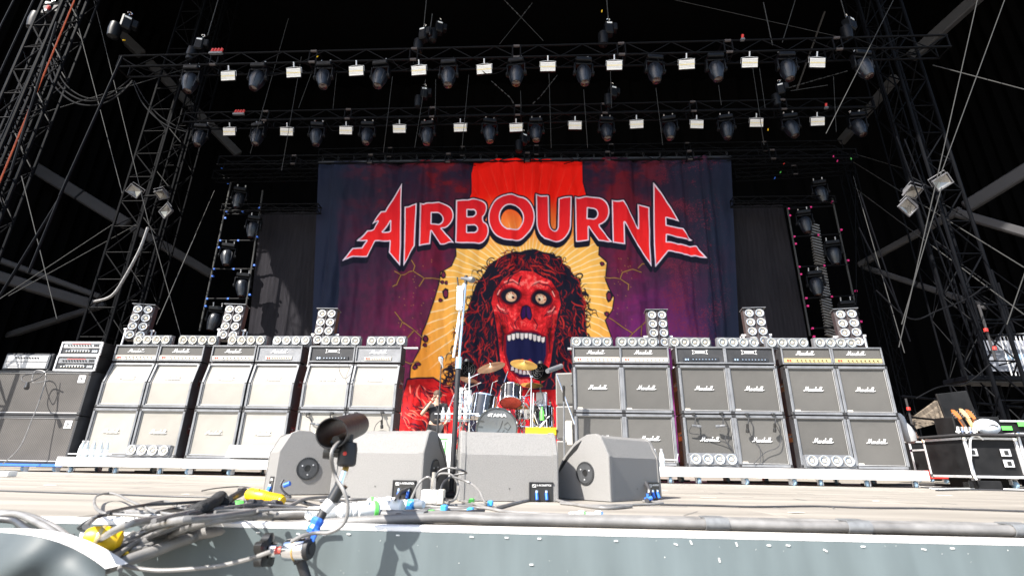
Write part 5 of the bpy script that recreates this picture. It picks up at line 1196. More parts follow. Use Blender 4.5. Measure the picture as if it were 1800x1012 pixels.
obj('boom', MB().cyl(m0, m1, .011, 8), M_CHROME, t); obj('tube_microphone', MB().cyl(at(962, 652, 6.8)-P0, at(987, 643, 7.0)-P0, .034, 18, cap=False).cyl(at(962, 652, 6.8)-P0, at(963, 651.6, 6.81)-P0, .031, 18), M_TOLEXG, t)
obj('pole', MB().cyl((0, 0, 0), (0, 0, m1.z), .014, 8), M_RUB, t); obj('base', MB().lathe([(0, 0), (.12, 0), (.12, .02), (0, .03)], n=20), M_RUB, t)
P0 = at(991, 770, 6.6); P0.z = 0; t = thing('microphone_stand', 'thin dark upright stand in front of the side monitor cabinets', 'microphone stand', P0)
tp_ = at(991, 705, 6.6)-P0; obj('pole', MB().cyl((0, 0, 0), tp_, .01, 8).cyl(tp_*.5, tp_*.56, .017, 8), M_BAR, t); mic_head(t, tp_, (0, -.3, 1), .018); obj('base', MB().lathe([(0, 0), (.1, 0), (.1, .02), (0, .03)], n=20), M_RUB, t)
tag(obj('towel', MB().box((0, 0, 0), (.09, .04, .26), ch=.014).box((.01, -.03, -.08), (.07, .03, .2), ch=.01), M_CTRL, None, at(1000, 757, 6.9)), 'cream towel hanging beside the right microphone stand', 'towel')

# ================================================================== FLOOR MONITORS
PW = [(0, 0), (0, .232), (.05, .335), (.085, .352), (.15, .35), (.24, .31), (.33, .225), (.39, .12), (.41, .03), (.405, 0)]
def make_wedge(w):
    t = thing('floor_monitor', '', 'stage monitor'); ct = .028
    body = [(a*1.0+(.004 if a < .01 else 0), b-.006 if b > .2 else b) for a, b in PW]
    obj('body', MB().prism(body, -w/2+ct, w/2-ct, lambda a, b, x: (x, a, b)), M_WEDGE, t)
    for s_ in (-1, 1):
        c = MB(); e = .006; rim = [(a*.985+.003, b*.985+.001) for a, b in PW]
        n = len(PW); rings = [[(s_*(w/2-ct), a, b) for a, b in PW], [(s_*(w/2-.006), a, b) for a, b in PW], [(s_*w/2, a, b) for a, b in rim]]
        for r0, r1 in zip(rings[:-1], rings[1:]): c.add(r0+r1, [(i, (i+1) % n, n+(i+1) % n, n+i) if s_ > 0 else (i, n+i, n+(i+1) % n, (i+1) % n) for i in range(n)])
        c.add(rings[2], [tuple(range(n)) if s_ < 0 else tuple(range(n))[::-1]]); c.add(rings[0], [tuple(range(n))])
        cp = obj('end_cap', c, M_WEDGEE if False else M_WEDGE, t)
        cy, cz = .165, .14; X = s_*(w/2)
        r = MB().lathe([(.062, .0), (.062, .006), (.019, .006), (.018, .0015), (0, .0015)], (X, cy, cz), (s_, 0, 0), 36)
        tk = MB()
        for k in range(36):
            a = 2*pi*k/36; tk.box((X+s_*.0065, cy+.0565*cos(a), cz+.0565*sin(a)), (.002, .009, .005), Matrix.Rotation(a, 3, 'X'))
        tk.lathe([(.0175, .0), (.0, .0)], (X+s_*.0025, cy, cz), (s_, 0, 0), 20)
        stuff(obj('socket_notch', tk, M_KNOB, cp))
        obj('pole_socket', r, M_BARK2, cp)
        rb = MB()
        for k in range(3): a = 2.1*k+.6; rb.lathe([(.0042, .0), (.0042, .003), (0, .0035)], (X+s_*.006, cy+.034*cos(a), cz+.034*sin(a)), (s_, 0, 0), 8)
        obj('screw', rb, M_ALU, cp)
        sl = MB(); P = [(.185, .318), (.24, .285), (.30, .23), (.345, .175), (.36, .14), (.335, .165), (.28, .225), (.22, .27)]
        sl.prism(P, X+s_*.0005, X+s_*.0035, lambda a, b, x: (x, a, b)); obj('handle_slot', sl, M_KNOB, cp)
    g_ = MB().prism([(.255, .305), (.335, .228), (.395, .125), (.408, .05), (.42, .05), (.407, .13), (.345, .237), (.262, .312)], -w/2+.05, w/2-.05, lambda a, b, x: (x, a, b)); obj('grille', g_, M_RUB, t)
    p = obj('connector_plate', MB().box((w/2-.095, -.001, .045), (.12, .008, .088), ch=.001), M_KNOB, t)
    bz_ = MB().box((w/2-.095, -.004, .091), (.13, .01, .005)).box((w/2-.158, -.004, .045), (.005, .01, .09)); obj('recess_edge', bz_, M_RUB, p)
    for k in (-1, 1):
        obj('speaker_plug', MB().cyl((w/2-.095+k*.026, -.006, .045), (w/2-.095+k*.026, -.012, .03), .008, 10).cyl((w/2-.095+k*.026, -.012, .03), (w/2-.095+k*.026, -.02, .008), .008, 10), M_DBLUE, p)
        obj('plug_tip', MB().cyl((w/2-.095+k*.026, -.008, .052), (w/2-.095+k*.026, -.01, .04), .008, 10), M_CHROME, p)
    ms = text_mesh('L-ACOUSTICS', .0125, .0006); ms.materials.append(M_LOGO); obj('lettering', ms, None, p, (w/2-.08, -.006, .078))
    ms = strokes_mesh('emblem', [[(-.009, -.006), (.009, -.006), (.009, .007), (-.009, .007), (-.009, -.006)], [(-.006, .004), (.006, -.004)]], .002, .001); ms.materials.append(M_LOGO); obj('emblem', ms, None, p, (w/2-.134, -.006, .075))
    obj('screw', MB().lathe([(.003, 0), (.003, .002), (0, .002)], (.0, .003, .06), (0, -1, 0), 8), M_KNOB, t)
    ft = MB()
    for sx in (-1, 1):
        for y in (.05, .34): ft.cyl((sx*(w/2-.06), y, -.004), (sx*(w/2-.06), y, .004), .014, 8)
    obj('foot', ft, M_RUB, t)
    return t
wB = make_wedge(.53)
def wedge_at(corner, local_corner_x, th, lab, w=.53):
    c = Vector(corner)-Matrix.Rotation(th, 3, 'Z') @ Vector((local_corner_x*w/2, 0, 0)); c.z = .003
    return place(wB, c, (0, 0, th), lab, 'floor monitors along the stage front')
wedge_at((-1.47, 2.95, 0), 1, radians(-57), 'grey floor monitor at the left, its side with round socket facing the camera')
wedge_at((-.595, 2.76, 0), 1, radians(-11), 'left of the two centre floor monitors, dark end cap at right')
wedge_at((.115, 2.88, 0), 1, radians(12), 'right of the two centre floor monitors, two blue plugs in its back')
wedge_at((.395, 2.93, 0), -1, radians(47), 'grey floor monitor at the right with a shadowed back and round socket on its side')

# ================================================================== FOREGROUND PIPE MICROPHONE
A0, A1 = at(600, 768, 1.42), at(628, 748, 1.85)
A0 = at(583, 761, 1.38); A1 = at(628, 746, 1.85)
t = thing('pipe_microphone', 'black plastic pipe shielding a microphone, pointing at the stage in the foreground', 'microphone', A0)
dd = (A1-A0).normalized()
rp = .0415; LP = (A1-A0).length; q = MB(); q.lathe([(rp-.003, .0), (rp, .0), (rp, LP), (rp-.003, LP), (rp-.003, .0)], ax=dd, n=40)
obj('pipe', q, M_TUBE, t)
obj('microphone', MB().lathe([(0, .03), (.01, .03), (.01, .3), (0, .3)], Vector((.008, 0, -.018)), dd, 14), M_KNOB, t)
obj('foam_seat', MB().box(dd*.09+Vector((.01, .0, -.03)), (.035, .06, .012), ch=.004), M_BAR, t)
und_ = -UP*(rp+.006); 
obj('mount_plate', MB().box(dd*.14+Vector((.0, 0, -rp-.006)), (.03, .16, .01), dd.to_track_quat('Y', 'Z').to_matrix(), ch=.002), M_RUB, t)
bh = at(611, 797, 1.47)-A0
obj('ball_head', MB().lathe([(.0, .034), (.022, .03), (.026, .012), (.026, -.028), (.02, -.034), (0, -.036)], bh, (0, 0, 1), 18).cyl(bh+Vector((0, 0, .02)), bh+Vector((0, .0, .052)), .011, 12), M_RUB, t)
kn = obj('lock_knob', MB().lathe([(0, 0), (.012, 0), (.012, .02), (.02, .022), (.02, .04), (0, .042)], bh+Vector((-.02, -.01, 0)), (-1, -.15, .1), 14), M_KNOB, t)
obj('red_badge', MB().lathe([(0, .001), (.0055, .0), (.0055, -.001)], bh+Vector((.002, -.0275, .0)), (0, -1, 0), 12), M_RED, t)
obj('brass_spigot', MB().cyl(bh+Vector((0, 0, -.035)), at(606, 829, 1.46)-A0, .0085, 12), M_GOLDC, t)
bs = thing('boom_stand', 'black and chrome microphone boom stand rising from below the stage edge', 'microphone stand', at(520, 965, 1.40)); B0 = bs.location
Q = lambda px, py, Y: at(px, py, Y)-B0
obj('thin_rod', MB().cyl(Q(606, 828, 1.46), Q(596, 860, 1.45), .0095, 12), M_CHROME, bs)
obj('grip', MB().cyl(Q(600, 852, 1.45), Q(584, 880, 1.44), .0165, 16).cyl(Q(600.5, 851, 1.45), Q(599, 854, 1.45), .018, 16), M_KNOB, bs)
obj('sleeve', MB().cyl(Q(584, 880, 1.44), Q(570, 896, 1.435), .0155, 16), M_PVC, bs)
obj('boom', MB().cyl(Q(572, 893, 1.435), Q(541, 950, 1.41), .0115, 14), M_RUB, bs)
obj('blue_tape', MB().lathe([(.014, 0), (.017, .01), (.015, .02), (.018, .03), (.013, .038)], Q(548, 936, 1.415), Q(556, 920, 1.42)-Q(548, 936, 1.415), 9, False).box(Q(553, 940, 1.40), (.012, .006, .028), Matrix.Rotation(.4, 3, 'Y')), M_DBLUE, bs)
c = Q(522, 965, 1.40)
j = obj('joint', MB().lathe([(0, -.032), (.022, -.032), (.025, -.026), (.025, .03), (.022, .034), (.0, .034)], c, (1, -.12, .08), 26), M_CHROME, bs)
obj('washer', MB().lathe([(.0262, -.002), (.0262, .001)], c, (1, -.12, .08), 26), M_GOLDC, j)
obj('bolt_cap', MB().lathe([(.025, .026), (.0265, .03), (.024, .038), (.012, .038), (.012, .041), (0, .041)], c, (1, -.12, .08), 20), M_RUB, j)
obj('spacer', MB().lathe([(.009, -.055), (.009, -.03)], c, (1, -.12, .08), 14), M_COPPER, j)
obj('collar', MB().lathe([(0, -.052), (.017, -.052), (.017, -.074), (0, -.074)], c, (1, -.12, .08), 18), M_CHROME, j)
kb = MB(); ax = Vector((-1, .12, -.08)).normalized(); u = ax.orthogonal().normalized(); w_ = ax.cross(u); n = 36
prof = [(-.072, .5), (-.076, 1.0), (-.096, 1.0), (-.104, .7), (-.106, .0)]
V = []
for (h, s_) in prof:
    for k in range(n):
        a = 2*pi*k/n; rr = (.036+.0065*cos(5*a))*s_; V.append(c-ax*h*1.0+(u*cos(a)+w_*sin(a))*rr if False else c+ax*(-h)+(u*cos(a)+w_*sin(a))*rr)
kb.add(V, [(i*n+k, i*n+(k+1) % n, (i+1)*n+(k+1) % n, (i+1)*n+k) for i in range(len(prof)-1) for k in range(n)], True)
obj('clamp_knob', kb, M_KNOB, bs)
obj('lower_pole', MB().cyl(Q(526, 978, 1.41), Q(560, 1080, 1.43), .0125, 14).cyl(Q(524, 974, 1.41), Q(529, 985, 1.41), .017, 14), M_RUB, bs)
tag(obj('microphone_cable', MB().tube([A0+Vector((.01, .04, -.018)), at(583, 795, 1.36), at(588, 832, 1.40), at(604, 862, 1.38), at(612, 890, 1.38), at(604, 920, 1.38), at(580, 935, 1.38), at(556, 936, 1.39), at(530, 942, 1.37), at(512, 952, 1.37)], .0048, 8, 8), M_CABLE), 'grey cable hanging from the black pipe and looping round the boom', 'cable')
tag(obj('microphone_cable', MB().tube([at(478, 968, 1.36), at(430, 984, 1.4), at(370, 996, 1.42), at(280, 1002, 1.43), at(215, 994, 1.42)], .0055, 8, 8), M_CABLE), 'thin grey cable running left from the clamp knob across the skirt', 'cable')

# ================================================================== STAGE EDGE CABLES
def dk(px, py, z=.012): p = deck(px, py); p = deck(px, py, z) if py > 872 else p; p.z = z; return p
def cable(pts, r, m, lab, name='stage_cable', z=None, sm=8):
    P = []
    for p in pts:
        if len(p) == 2: P.append(deck(p[0], p[1], (z if z is not None else r)))
        elif p[2] < .6: P.append(deck(p[0], p[1], p[2]))
        else: P.append(at(p[0], p[1], p[2]))
    return tag(obj(name, MB().tube(P, r, 10, sm), m), lab, 'cable')
def edge_line(y0, r, x0, wob, seed):
    rr = random.Random(seed); P = []
    x = x0
    while x < 6.5:
        P.append((x, y0+rr.uniform(-wob, wob), r+.001)); x += .22
    return P
E1 = [tuple(at(x, y, Y)) for x, y, Y in [(190, 985, 1.45), (240, 972, 1.5), (300, 950, 1.56), (350, 928, 1.64)]]
p1 = edge_line(1.735, .017, -.78, .006, 1); p2 = edge_line(1.69, .0165, -.78, .006, 2)
tag(obj('edge_cable', MB().tube([tuple(at(150, 990, 1.42)), tuple(at(230, 962, 1.5)), tuple(at(300, 940, 1.58)), tuple(at(360, 921, 1.68))]+p1, .017, 10, 4), M_CABLE), 'thick grey multicore cable along the stage edge, the rear of the pair', 'cable')
tag(obj('edge_cable', MB().tube([tuple(at(180, 1000, 1.40)), tuple(at(260, 972, 1.48)), tuple(at(330, 947, 1.55)), tuple(at(400, 932, 1.60))]+p2[2:], .0155, 10, 4), M_CABLE), 'thick grey multicore cable along the stage edge, the front of the pair', 'cable')
for (px, lab) in [(1255, 'first from the left right of the monitors'), (1500, 'second from the left, right of the monitors'), (1785, 'at the right border of the photo'), (728, 'below the cable connectors left of centre'), (415, 'where the thick cables bend down at left')]:
    x = at(px, 920, 1.71).x; mb = MB()
    for (yy, r) in ((1.735, .0178), (1.69, .0172)): mb.lathe([(r, -.035), (r+.0015, -.034), (r+.002, 0), (r+.0015, .034), (r, .035)], (x, yy, .018), (1, 0, 0), 12)
    mb.box((x, 1.7125, .034), (.07, .05, .003)); tag(obj('duct_tape', mb, M_TAPEG), 'grey duct tape round the edge cables, '+lab, 'tape')
rc = random.Random(21)
def strand(px0, py0, px1, py1, r, m, lab, wob=2.0, n=6, rise=0):
    P = []
    for k in range(n+1):
        f_ = k/n; P.append((px0+(px1-px0)*f_, py0+(py1-py0)*f_+rc.uniform(-wob, wob)-rise*sin(pi*f_)))
    cable(P, r, m, lab)
cable([(0, 862), (120, 866), (190, 868), (300, 872), (410, 874)], .004, M_CABLED, 'thin dark cable running along the deck at far left')
cable([(1160, 886), (1250, 888), (1330, 890), (1430, 889), (1530, 892), (1640, 893), (1800, 898)], .0045, M_CABLED, 'thin dark cable running along the deck to the right')
cable([(985, 884), (1040, 888), (1100, 887), (1165, 884), (1130, 880)], .006, M_CABLE, 'grey cable in front of the right floor monitor')
cable([(870, 893), (920, 880), (960, 875), (1000, 884), (1060, 892), (1110, 889)], .0075, M_CABLE, 'thick grey cable arching below the blue plugs')
cable([(812, 880), (830, 884), (880, 897), (960, 903), (1010, 905)], .006, M_CABLE, 'pale grey cable leading to the white inline plug')
cable([(1062, 906), (1120, 907), (1200, 910)], .004, M_CABLE, 'thin grey cable leaving the white inline plug')
for i in range(7):
    strand(690+rc.uniform(-15, 10), 884+i*3.2, 850+rc.uniform(-20, 30), 886+i*3.4, .0055, M_CABLE, 'grey cable, %s strand of the taped bundle before the centre monitors' % ORD[i], 1.2)
for i in range(5):
    strand(560+rc.uniform(-25, 10), 872+i*4.5, 700+rc.uniform(-10, 10), 872+i*5, .0065, M_CABLE if i % 2 else M_CABLED, 'cable, %s strand behind the white connectors' % ORD[i], 1.5)
# arcs between the wedges
for k, P in enumerate([[(764, 868, 2.4), (762, 848, 2.4), (752, 838, 2.4), (736, 850, 2.4), (722, 878, 2.3)], [(762, 845, 2.45), (772, 828, 2.45), (790, 822, 2.45), (812, 826, 2.45), (820, 831, 2.5)], [(762, 842, 2.5), (775, 832, 2.5), (795, 835, 2.5), (806, 855, 2.5), (800, 876, 2.4), (788, 882, 2.3)], [(820, 830, 2.5), (795, 836, 2.5), (778, 850, 2.45), (776, 870, 2.4), (790, 882, 2.3)], [(795, 837, 2.5), (825, 848, 2.5), (842, 862, 2.4), (850, 878, 2.35), (854, 884, 2.3)]]):
    tag(obj('looped_cable', MB().tube([at(*p) for p in P], .0052, 8, 8), M_CABLE if k % 2 == 0 else M_CABLED), 'thin cable, %s arc springing up between the centre monitors' % ORD[k], 'cable')
for i in range(6):
    P = [(695+rc.uniform(-4, 4), 878), (705, 868-i*1.2), (725, 864-i*1.6), (745+i*2, 862-i*2), (758, 860-i)]
    cable([(a, b) for a, b in P], .004, M_CABLED, 'thin dark cable, %s in the tangle under the monitor connector plate' % ORD[i], z=.03+.006*i)
# left tangle
LT = [([(150, 925), (175, 905), (215, 898), (260, 900), (330, 893), (420, 880)], .009, M_CABLE), ([(118, 960), (135, 930), (165, 910), (210, 903), (280, 908), (390, 905)], .006, M_CABLED),
      ([(265, 907), (232, 905), (182, 901), (166, 885), (172, 870), (200, 867), (240, 885), (290, 902), (360, 903)], .006, M_CABLE), ([(130, 985), (165, 955), (215, 925), (270, 912), (330, 905), (400, 890)], .011, M_CABLE),
      ([(150, 995), (200, 960), (250, 930), (310, 915), (370, 910), (470, 895)], .012, M_CABLE), ([(185, 992), (230, 965), (275, 940), (300, 912), (360, 895), (430, 880)], .0055, M_CABLED),
      ([(140, 975), (200, 968), (255, 960), (320, 935), (380, 915)], .010, M_CABLE), ([(255, 965), (300, 940), (350, 920), (430, 908), (480, 905)], .012, M_CABLE), ([(190, 900), (250, 888), (310, 884), (360, 880), (410, 872)], .007, M_CABLED), ([(270, 915), (340, 898), (400, 892), (440, 885)], .008, M_CABLE), ([(355, 862), (385, 857), (430, 855), (470, 868), (510, 873)], .005, M_CABLED)]
for k, (P, r, m) in enumerate(LT):
    Q_ = []
    for (x, y) in P:
        if y > 925: Q_.append((x, y, 1.62-(y-925)*.0035))
        else: Q_.append((x, y, .02+.006*(k % 5)))
    cable(Q_, r*.72, m, 'cable, %s of the tangle at the left stage corner' % ORD[k])
rt_ = random.Random(44)
for k in range(16):
    o1, o2 = rt_.uniform(-16, 16), rt_.uniform(-9, 9); P = []
    for (x, y) in [(150+rt_.uniform(0, 60), 996), (205, 968), (262, 938), (325, 914), (395, 897), (455+rt_.uniform(-30, 60), 887)]:
        yy = y+o2+rt_.uniform(-3, 3); xx = x+o1+rt_.uniform(-6, 6)
        P.append((xx, yy, 1.60-(yy-925)*.0036+rt_.uniform(-.01, .02)) if yy > 925 else (xx, min(yy, 922), .012+.004*(k % 7)))
    cable(P, rt_.choice([.004, .0055, .007]), M_CABLED if k % 3 == 0 else M_CABLE, 'thin cable, %s strand of the dense heap spilling over the left stage edge' % ORD[k])
for k in range(7):
    x0 = 250+k*34+rt_.uniform(-10, 10); y0 = 893+rt_.uniform(-10, 8)
    cable([(x0, y0), (x0+rt_.uniform(20, 40), y0-rt_.uniform(2, 9)), (x0+rt_.uniform(60, 90), y0-rt_.uniform(-6, 8)), (x0+110, y0+rt_.uniform(-6, 8))], .0045, M_CABLED if k % 2 else M_CABLE, 'short cable end, %s from the left lying over the left heap' % ORD[k], z=.03+.003*k)
for k, P in enumerate([[(0, 905, 1.55), (30, 903, 1.55), (60, 915, 1.5), (95, 935, 1.45), (125, 960, 1.4)], [(0, 912, 1.5), (25, 915, 1.5), (45, 928, 1.45), (70, 945, 1.4)], [(-10, 900, 1.6), (40, 904, 1.58), (80, 918, 1.52), (115, 940, 1.46), (150, 975, 1.4)], [(430, 884, .02), (470, 878, .03), (520, 880, .03), (560, 890, .02), (600, 893, .02)], [(480, 895, .02), (510, 888, .03), (540, 876, .04), (590, 872, .03)], [(640, 885, .02), (650, 893, .02), (700, 905, .02), (760, 906, .02), (800, 902, .02), (850, 897, .02)]]):
    cable(P, .009 if k < 3 else .007, M_CABLE if k % 2 == 0 else M_CABLED, 'thick cable, %s of those crossing the left half of the stage edge' % ORD[k])
# connectors and plugs
def plug(p0, p1, r, m, lab, ribs=5, name='cable_connector', bands=()):
    a, b = Vector(p0), Vector(p1); d = (b-a); L = d.length; d.normalize(); t = thing(name, lab, 'connector', a)
    pr = [(0, 0), (r*.7, 0)]
    for k in range(ribs): h = L*(.05+.4*k/ribs); pr += [(r*.8, h), (r, h+.3*L*.4/ribs), (r, h+.7*L*.4/ribs), (r*.8, h+L*.38/ribs)]
    pr += [(r*1.08, L*.5), (r*1.08, L*.94), (r*.9, L), (0, L)]
    obj('body', MB().lathe(pr, ax=d, n=18), m, t)
    for (f0, f1, mm) in bands: obj('tape', MB().lathe([(r*1.09, L*f0), (r*1.13, L*f0+.001), (r*1.13, L*f1-.001), (r*1.09, L*f1)], ax=d, n=18), mm, t)
    obj('locking_tab', MB().box(d*L*.72+Vector((0, -r*.6, r*.9)), (.02, .012, .012), ch=.002), m, t)
    return t
dz = lambda x, y, z: deck(x, y, z)
plug(dz(538, 902, .028), dz(590, 900, .028), .019, M_CONN, 'white ribbed cable connector left of the big white plug', 6)
plug(dz(592, 899, .03), dz(665, 897, .03), .027, M_CONN, 'large white inline power plug with green mark on the stage edge', 3, bands=((.85, .95, M_GREEN),))
plug(dz(668, 893, .03), dz(708, 894, .03), .027, M_CONN, 'large white plug with dark window beside the green mark', 2)
plug(dz(645, 882, .03), dz(700, 882, .03), .017, M_CONN, 'rear white cable connector with green band', 3, bands=((.1, .2, M_GREEN),))
plug(dz(700, 884, .03), dz(745, 886, .03), .015, M_CONN, 'pale connector with a blue tape wrap, left of centre', 3, bands=((.4, .7, M_BLUE),))
plug(dz(1000, 905, .014), dz(1030, 905, .014), .0115, M_CONN, 'white inline plug with green stripe right of centre', 3, bands=((.6, .95, M_GREEN),))
plug(dz(1030, 905, .014), dz(1060, 906, .014), .0115, M_CONN, 'white and blue inline plug end right of centre', 3, bands=((.7, .99, M_DBLUE),))
plug(dz(398, 893, .03), dz(462, 888, .035), .019, M_CABLED, 'dark grey multipin connector with green tape on the left', 4, bands=((.2, .42, M_GREEN),))
plug(dz(462, 889, .035), dz(492, 889, .03), .017, M_CABLED, 'dark grey connector tail at the left', 3)
plug(at(497, 880, 1.95), at(437, 868, 2.0), .022, M_YEL, 'yellow ribbed plug cap lying by the left floor monitor', 7)
t = thing('connector_cover', 'yellow plastic connector cap hanging at the lower left', 'connector cap', at(148, 945, 1.42))
d = at(200, 950, 1.45)-at(148, 945, 1.42)
obj('body', MB().lathe([(0, 0), (.022, 0), (.03, .012), (.034, .035), (.033, .06), (.026, .08), (.012, .086), (0, .087)], ax=d, n=18), M_YEL, t); obj('tab', MB().box(d.normalized()*.07+Vector((.01, 0, -.03)), (.07, .012, .012), ch=.003), M_YEL, t)
obj('seam', MB().lathe([(.0335, .03), (.0355, .034), (.0345, .04)], ax=d, n=18), M_GOLD, t)
t = thing('foam_sleeve', 'black foam sleeve wrapped round a cable at the left', 'sleeve', dz(330, 900, .04))
obj('sleeve', MB().tube([dz(330, 905, .03)-t.location, dz(352, 893, .05)-t.location, dz(375, 882, .06)-t.location, dz(388, 872, .065)-t.location, dz(392, 884, .05)-t.location], .018, 12, 5), M_FELT, t)
plug(dz(405, 876, .05), dz(430, 862, .06), .013, M_RUB, 'black plug lying behind the foam sleeve', 3)
t = thing('connector_box', 'small white junction box with a silver plug between the centre monitors', 'box', at(756, 872, 2.35)); 
obj('body', MB().box((0, 0, 0), (.07, .05, .055), ch=.004), M_CONN, t); obj('silver_plug', MB().cyl((.01, 0, .03), (.01, 0, .075), .012, 10).cyl((.01, 0, .075), (.01, 0, .1), .008, 10), M_CHROME, t); obj('cream_tab', MB().box((.05, 0, 0), (.025, .05, .06), ch=.003), M_CTRL, t)
for (px, py, m, lab) in [(721, 893, M_BLUE, 'blue tape on the cable bundle, leftmost'), (781, 892, M_BLUE, 'blue tape on the cable bundle, middle'), (827, 897, M_BLUE, 'blue tape on the cable bundle, rightmost'), (757, 902, M_GREEN, 'small green tape on a cable end'), (862, 884, M_BLUE, 'pale blue tape by the looped cables'), (829, 880, M_GREEN, 'green tape on the small plug before the right centre monitor')]:
    c = dz(px, py, .014); tag(obj('tape_wrap', MB().box((c.x, c.y, .014), (.024, .05, .022), ch=.004), m), lab, 'tape')
for (a, b, lab) in [((1134, 868), (1139, 878), 'blue plug hanging at the back of the right floor monitor')]:
    p = deck(1139, 878, .02); t = thing('blue_plug', lab, 'connector', p); obj('body', MB().cyl((-.016, 0, .0), (.022, 0, .01), .011, 10).cyl((0, 0, 0), (.0, -.0, .03), .007, 8), M_DBLUE, t)
    tag(obj('handle_cable', MB().tube([at(1135, 848, 3.2), at(1141, 860, 3.15), at(1140, 872, 3.1), deck(1137, 879, .02)], .012, 8, 5), M_CABLED), 'thick dark cable at the back edge of the right floor monitor', 'cable')
t = thing('spare_plug', 'blue plug in the strap of the left floor monitor', 'connector', at(502, 853, 2.74)); obj('body', MB().cyl((-.008, 0, 0), (.022, 0, .012), .012, 10), M_DBLUE, t); obj('strap', MB().tube([(-.02, .01, .03), (-.024, -.004, .0), (.0, -.006, -.03), (.04, 0, -.055)], .005, 6, 4), M_RUB, t)
tag(obj('white_box', MB().box((0, 0, 0), (.17, .1, .05), ch=.006), M_CONN, None, deck(8, 832, .03)), 'small white cable box on the deck at the far left edge', 'box')
for k, (P, lab) in enumerate([([(215, 908), (290, 906), (300, 915), (240, 916)], 'pale wooden board lying at the left stage corner'), ([(130, 925), (230, 905), (250, 945), (150, 960)], 'light board under the yellow cap at lower left')]):
    Q_ = [deck(x, y, .004+.02*k) if k == 0 else at(x, y, 1.66-(y-905)*.002) for x, y in P]
    V = [q_+Vector((0, 0, .0)) for q_ in Q_]+[q_+Vector((0, 0, .012)) for q_ in Q_]
    tag(obj('board', MB().add(V, [(0, 1, 2, 3), (7, 6, 5, 4), (0, 4, 5, 1), (1, 5, 6, 2), (2, 6, 7, 3), (3, 7, 4, 0)]), M_WHITE), lab, 'board')
# loose vinyl flap at the lower left
nu, nv = 40, 16; V = []
for j in range(nv+1):
    for i in range(nu+1):
        f_ = i/nu; px = -60+245*f_; top = 934+4*f_+62*f_**3.2
        py = top+(1090-top)*(j/nv); Yv = 1.32-.035*sin(pi*min(1, j/nv*1.1))-.03*f_+.02*sin(f_*9+j*.3)
        V.append(at(px, py, Yv))
fl_ = thing('vinyl_flap', 'dark grey vinyl flap bulging at the lower left corner', 'flap'); o = obj('vinyl_sheet', MB().add(V, [(j*(nu+1)+i, (j+1)*(nu+1)+i, (j+1)*(nu+1)+i+1, j*(nu+1)+i+1) for j in range(nv) for i in range(nu)], True), M_FLAP, fl_)
rimv = MB(); P0_ = [V[i] for i in range(nu+1)]
W_ = []
for i, p in enumerate(P0_): f_ = i/nu; W_ += [p+Vector((0, .0, .001)), p+Vector((.012*f_, .025+.03*f_, .004+.004*sin(pi*f_)))]
rimv.add(W_, [(2*i, 2*i+2, 2*i+3, 2*i+1) for i in range(nu)], True); obj('folded_edge', rimv, M_WHITE, fl_)

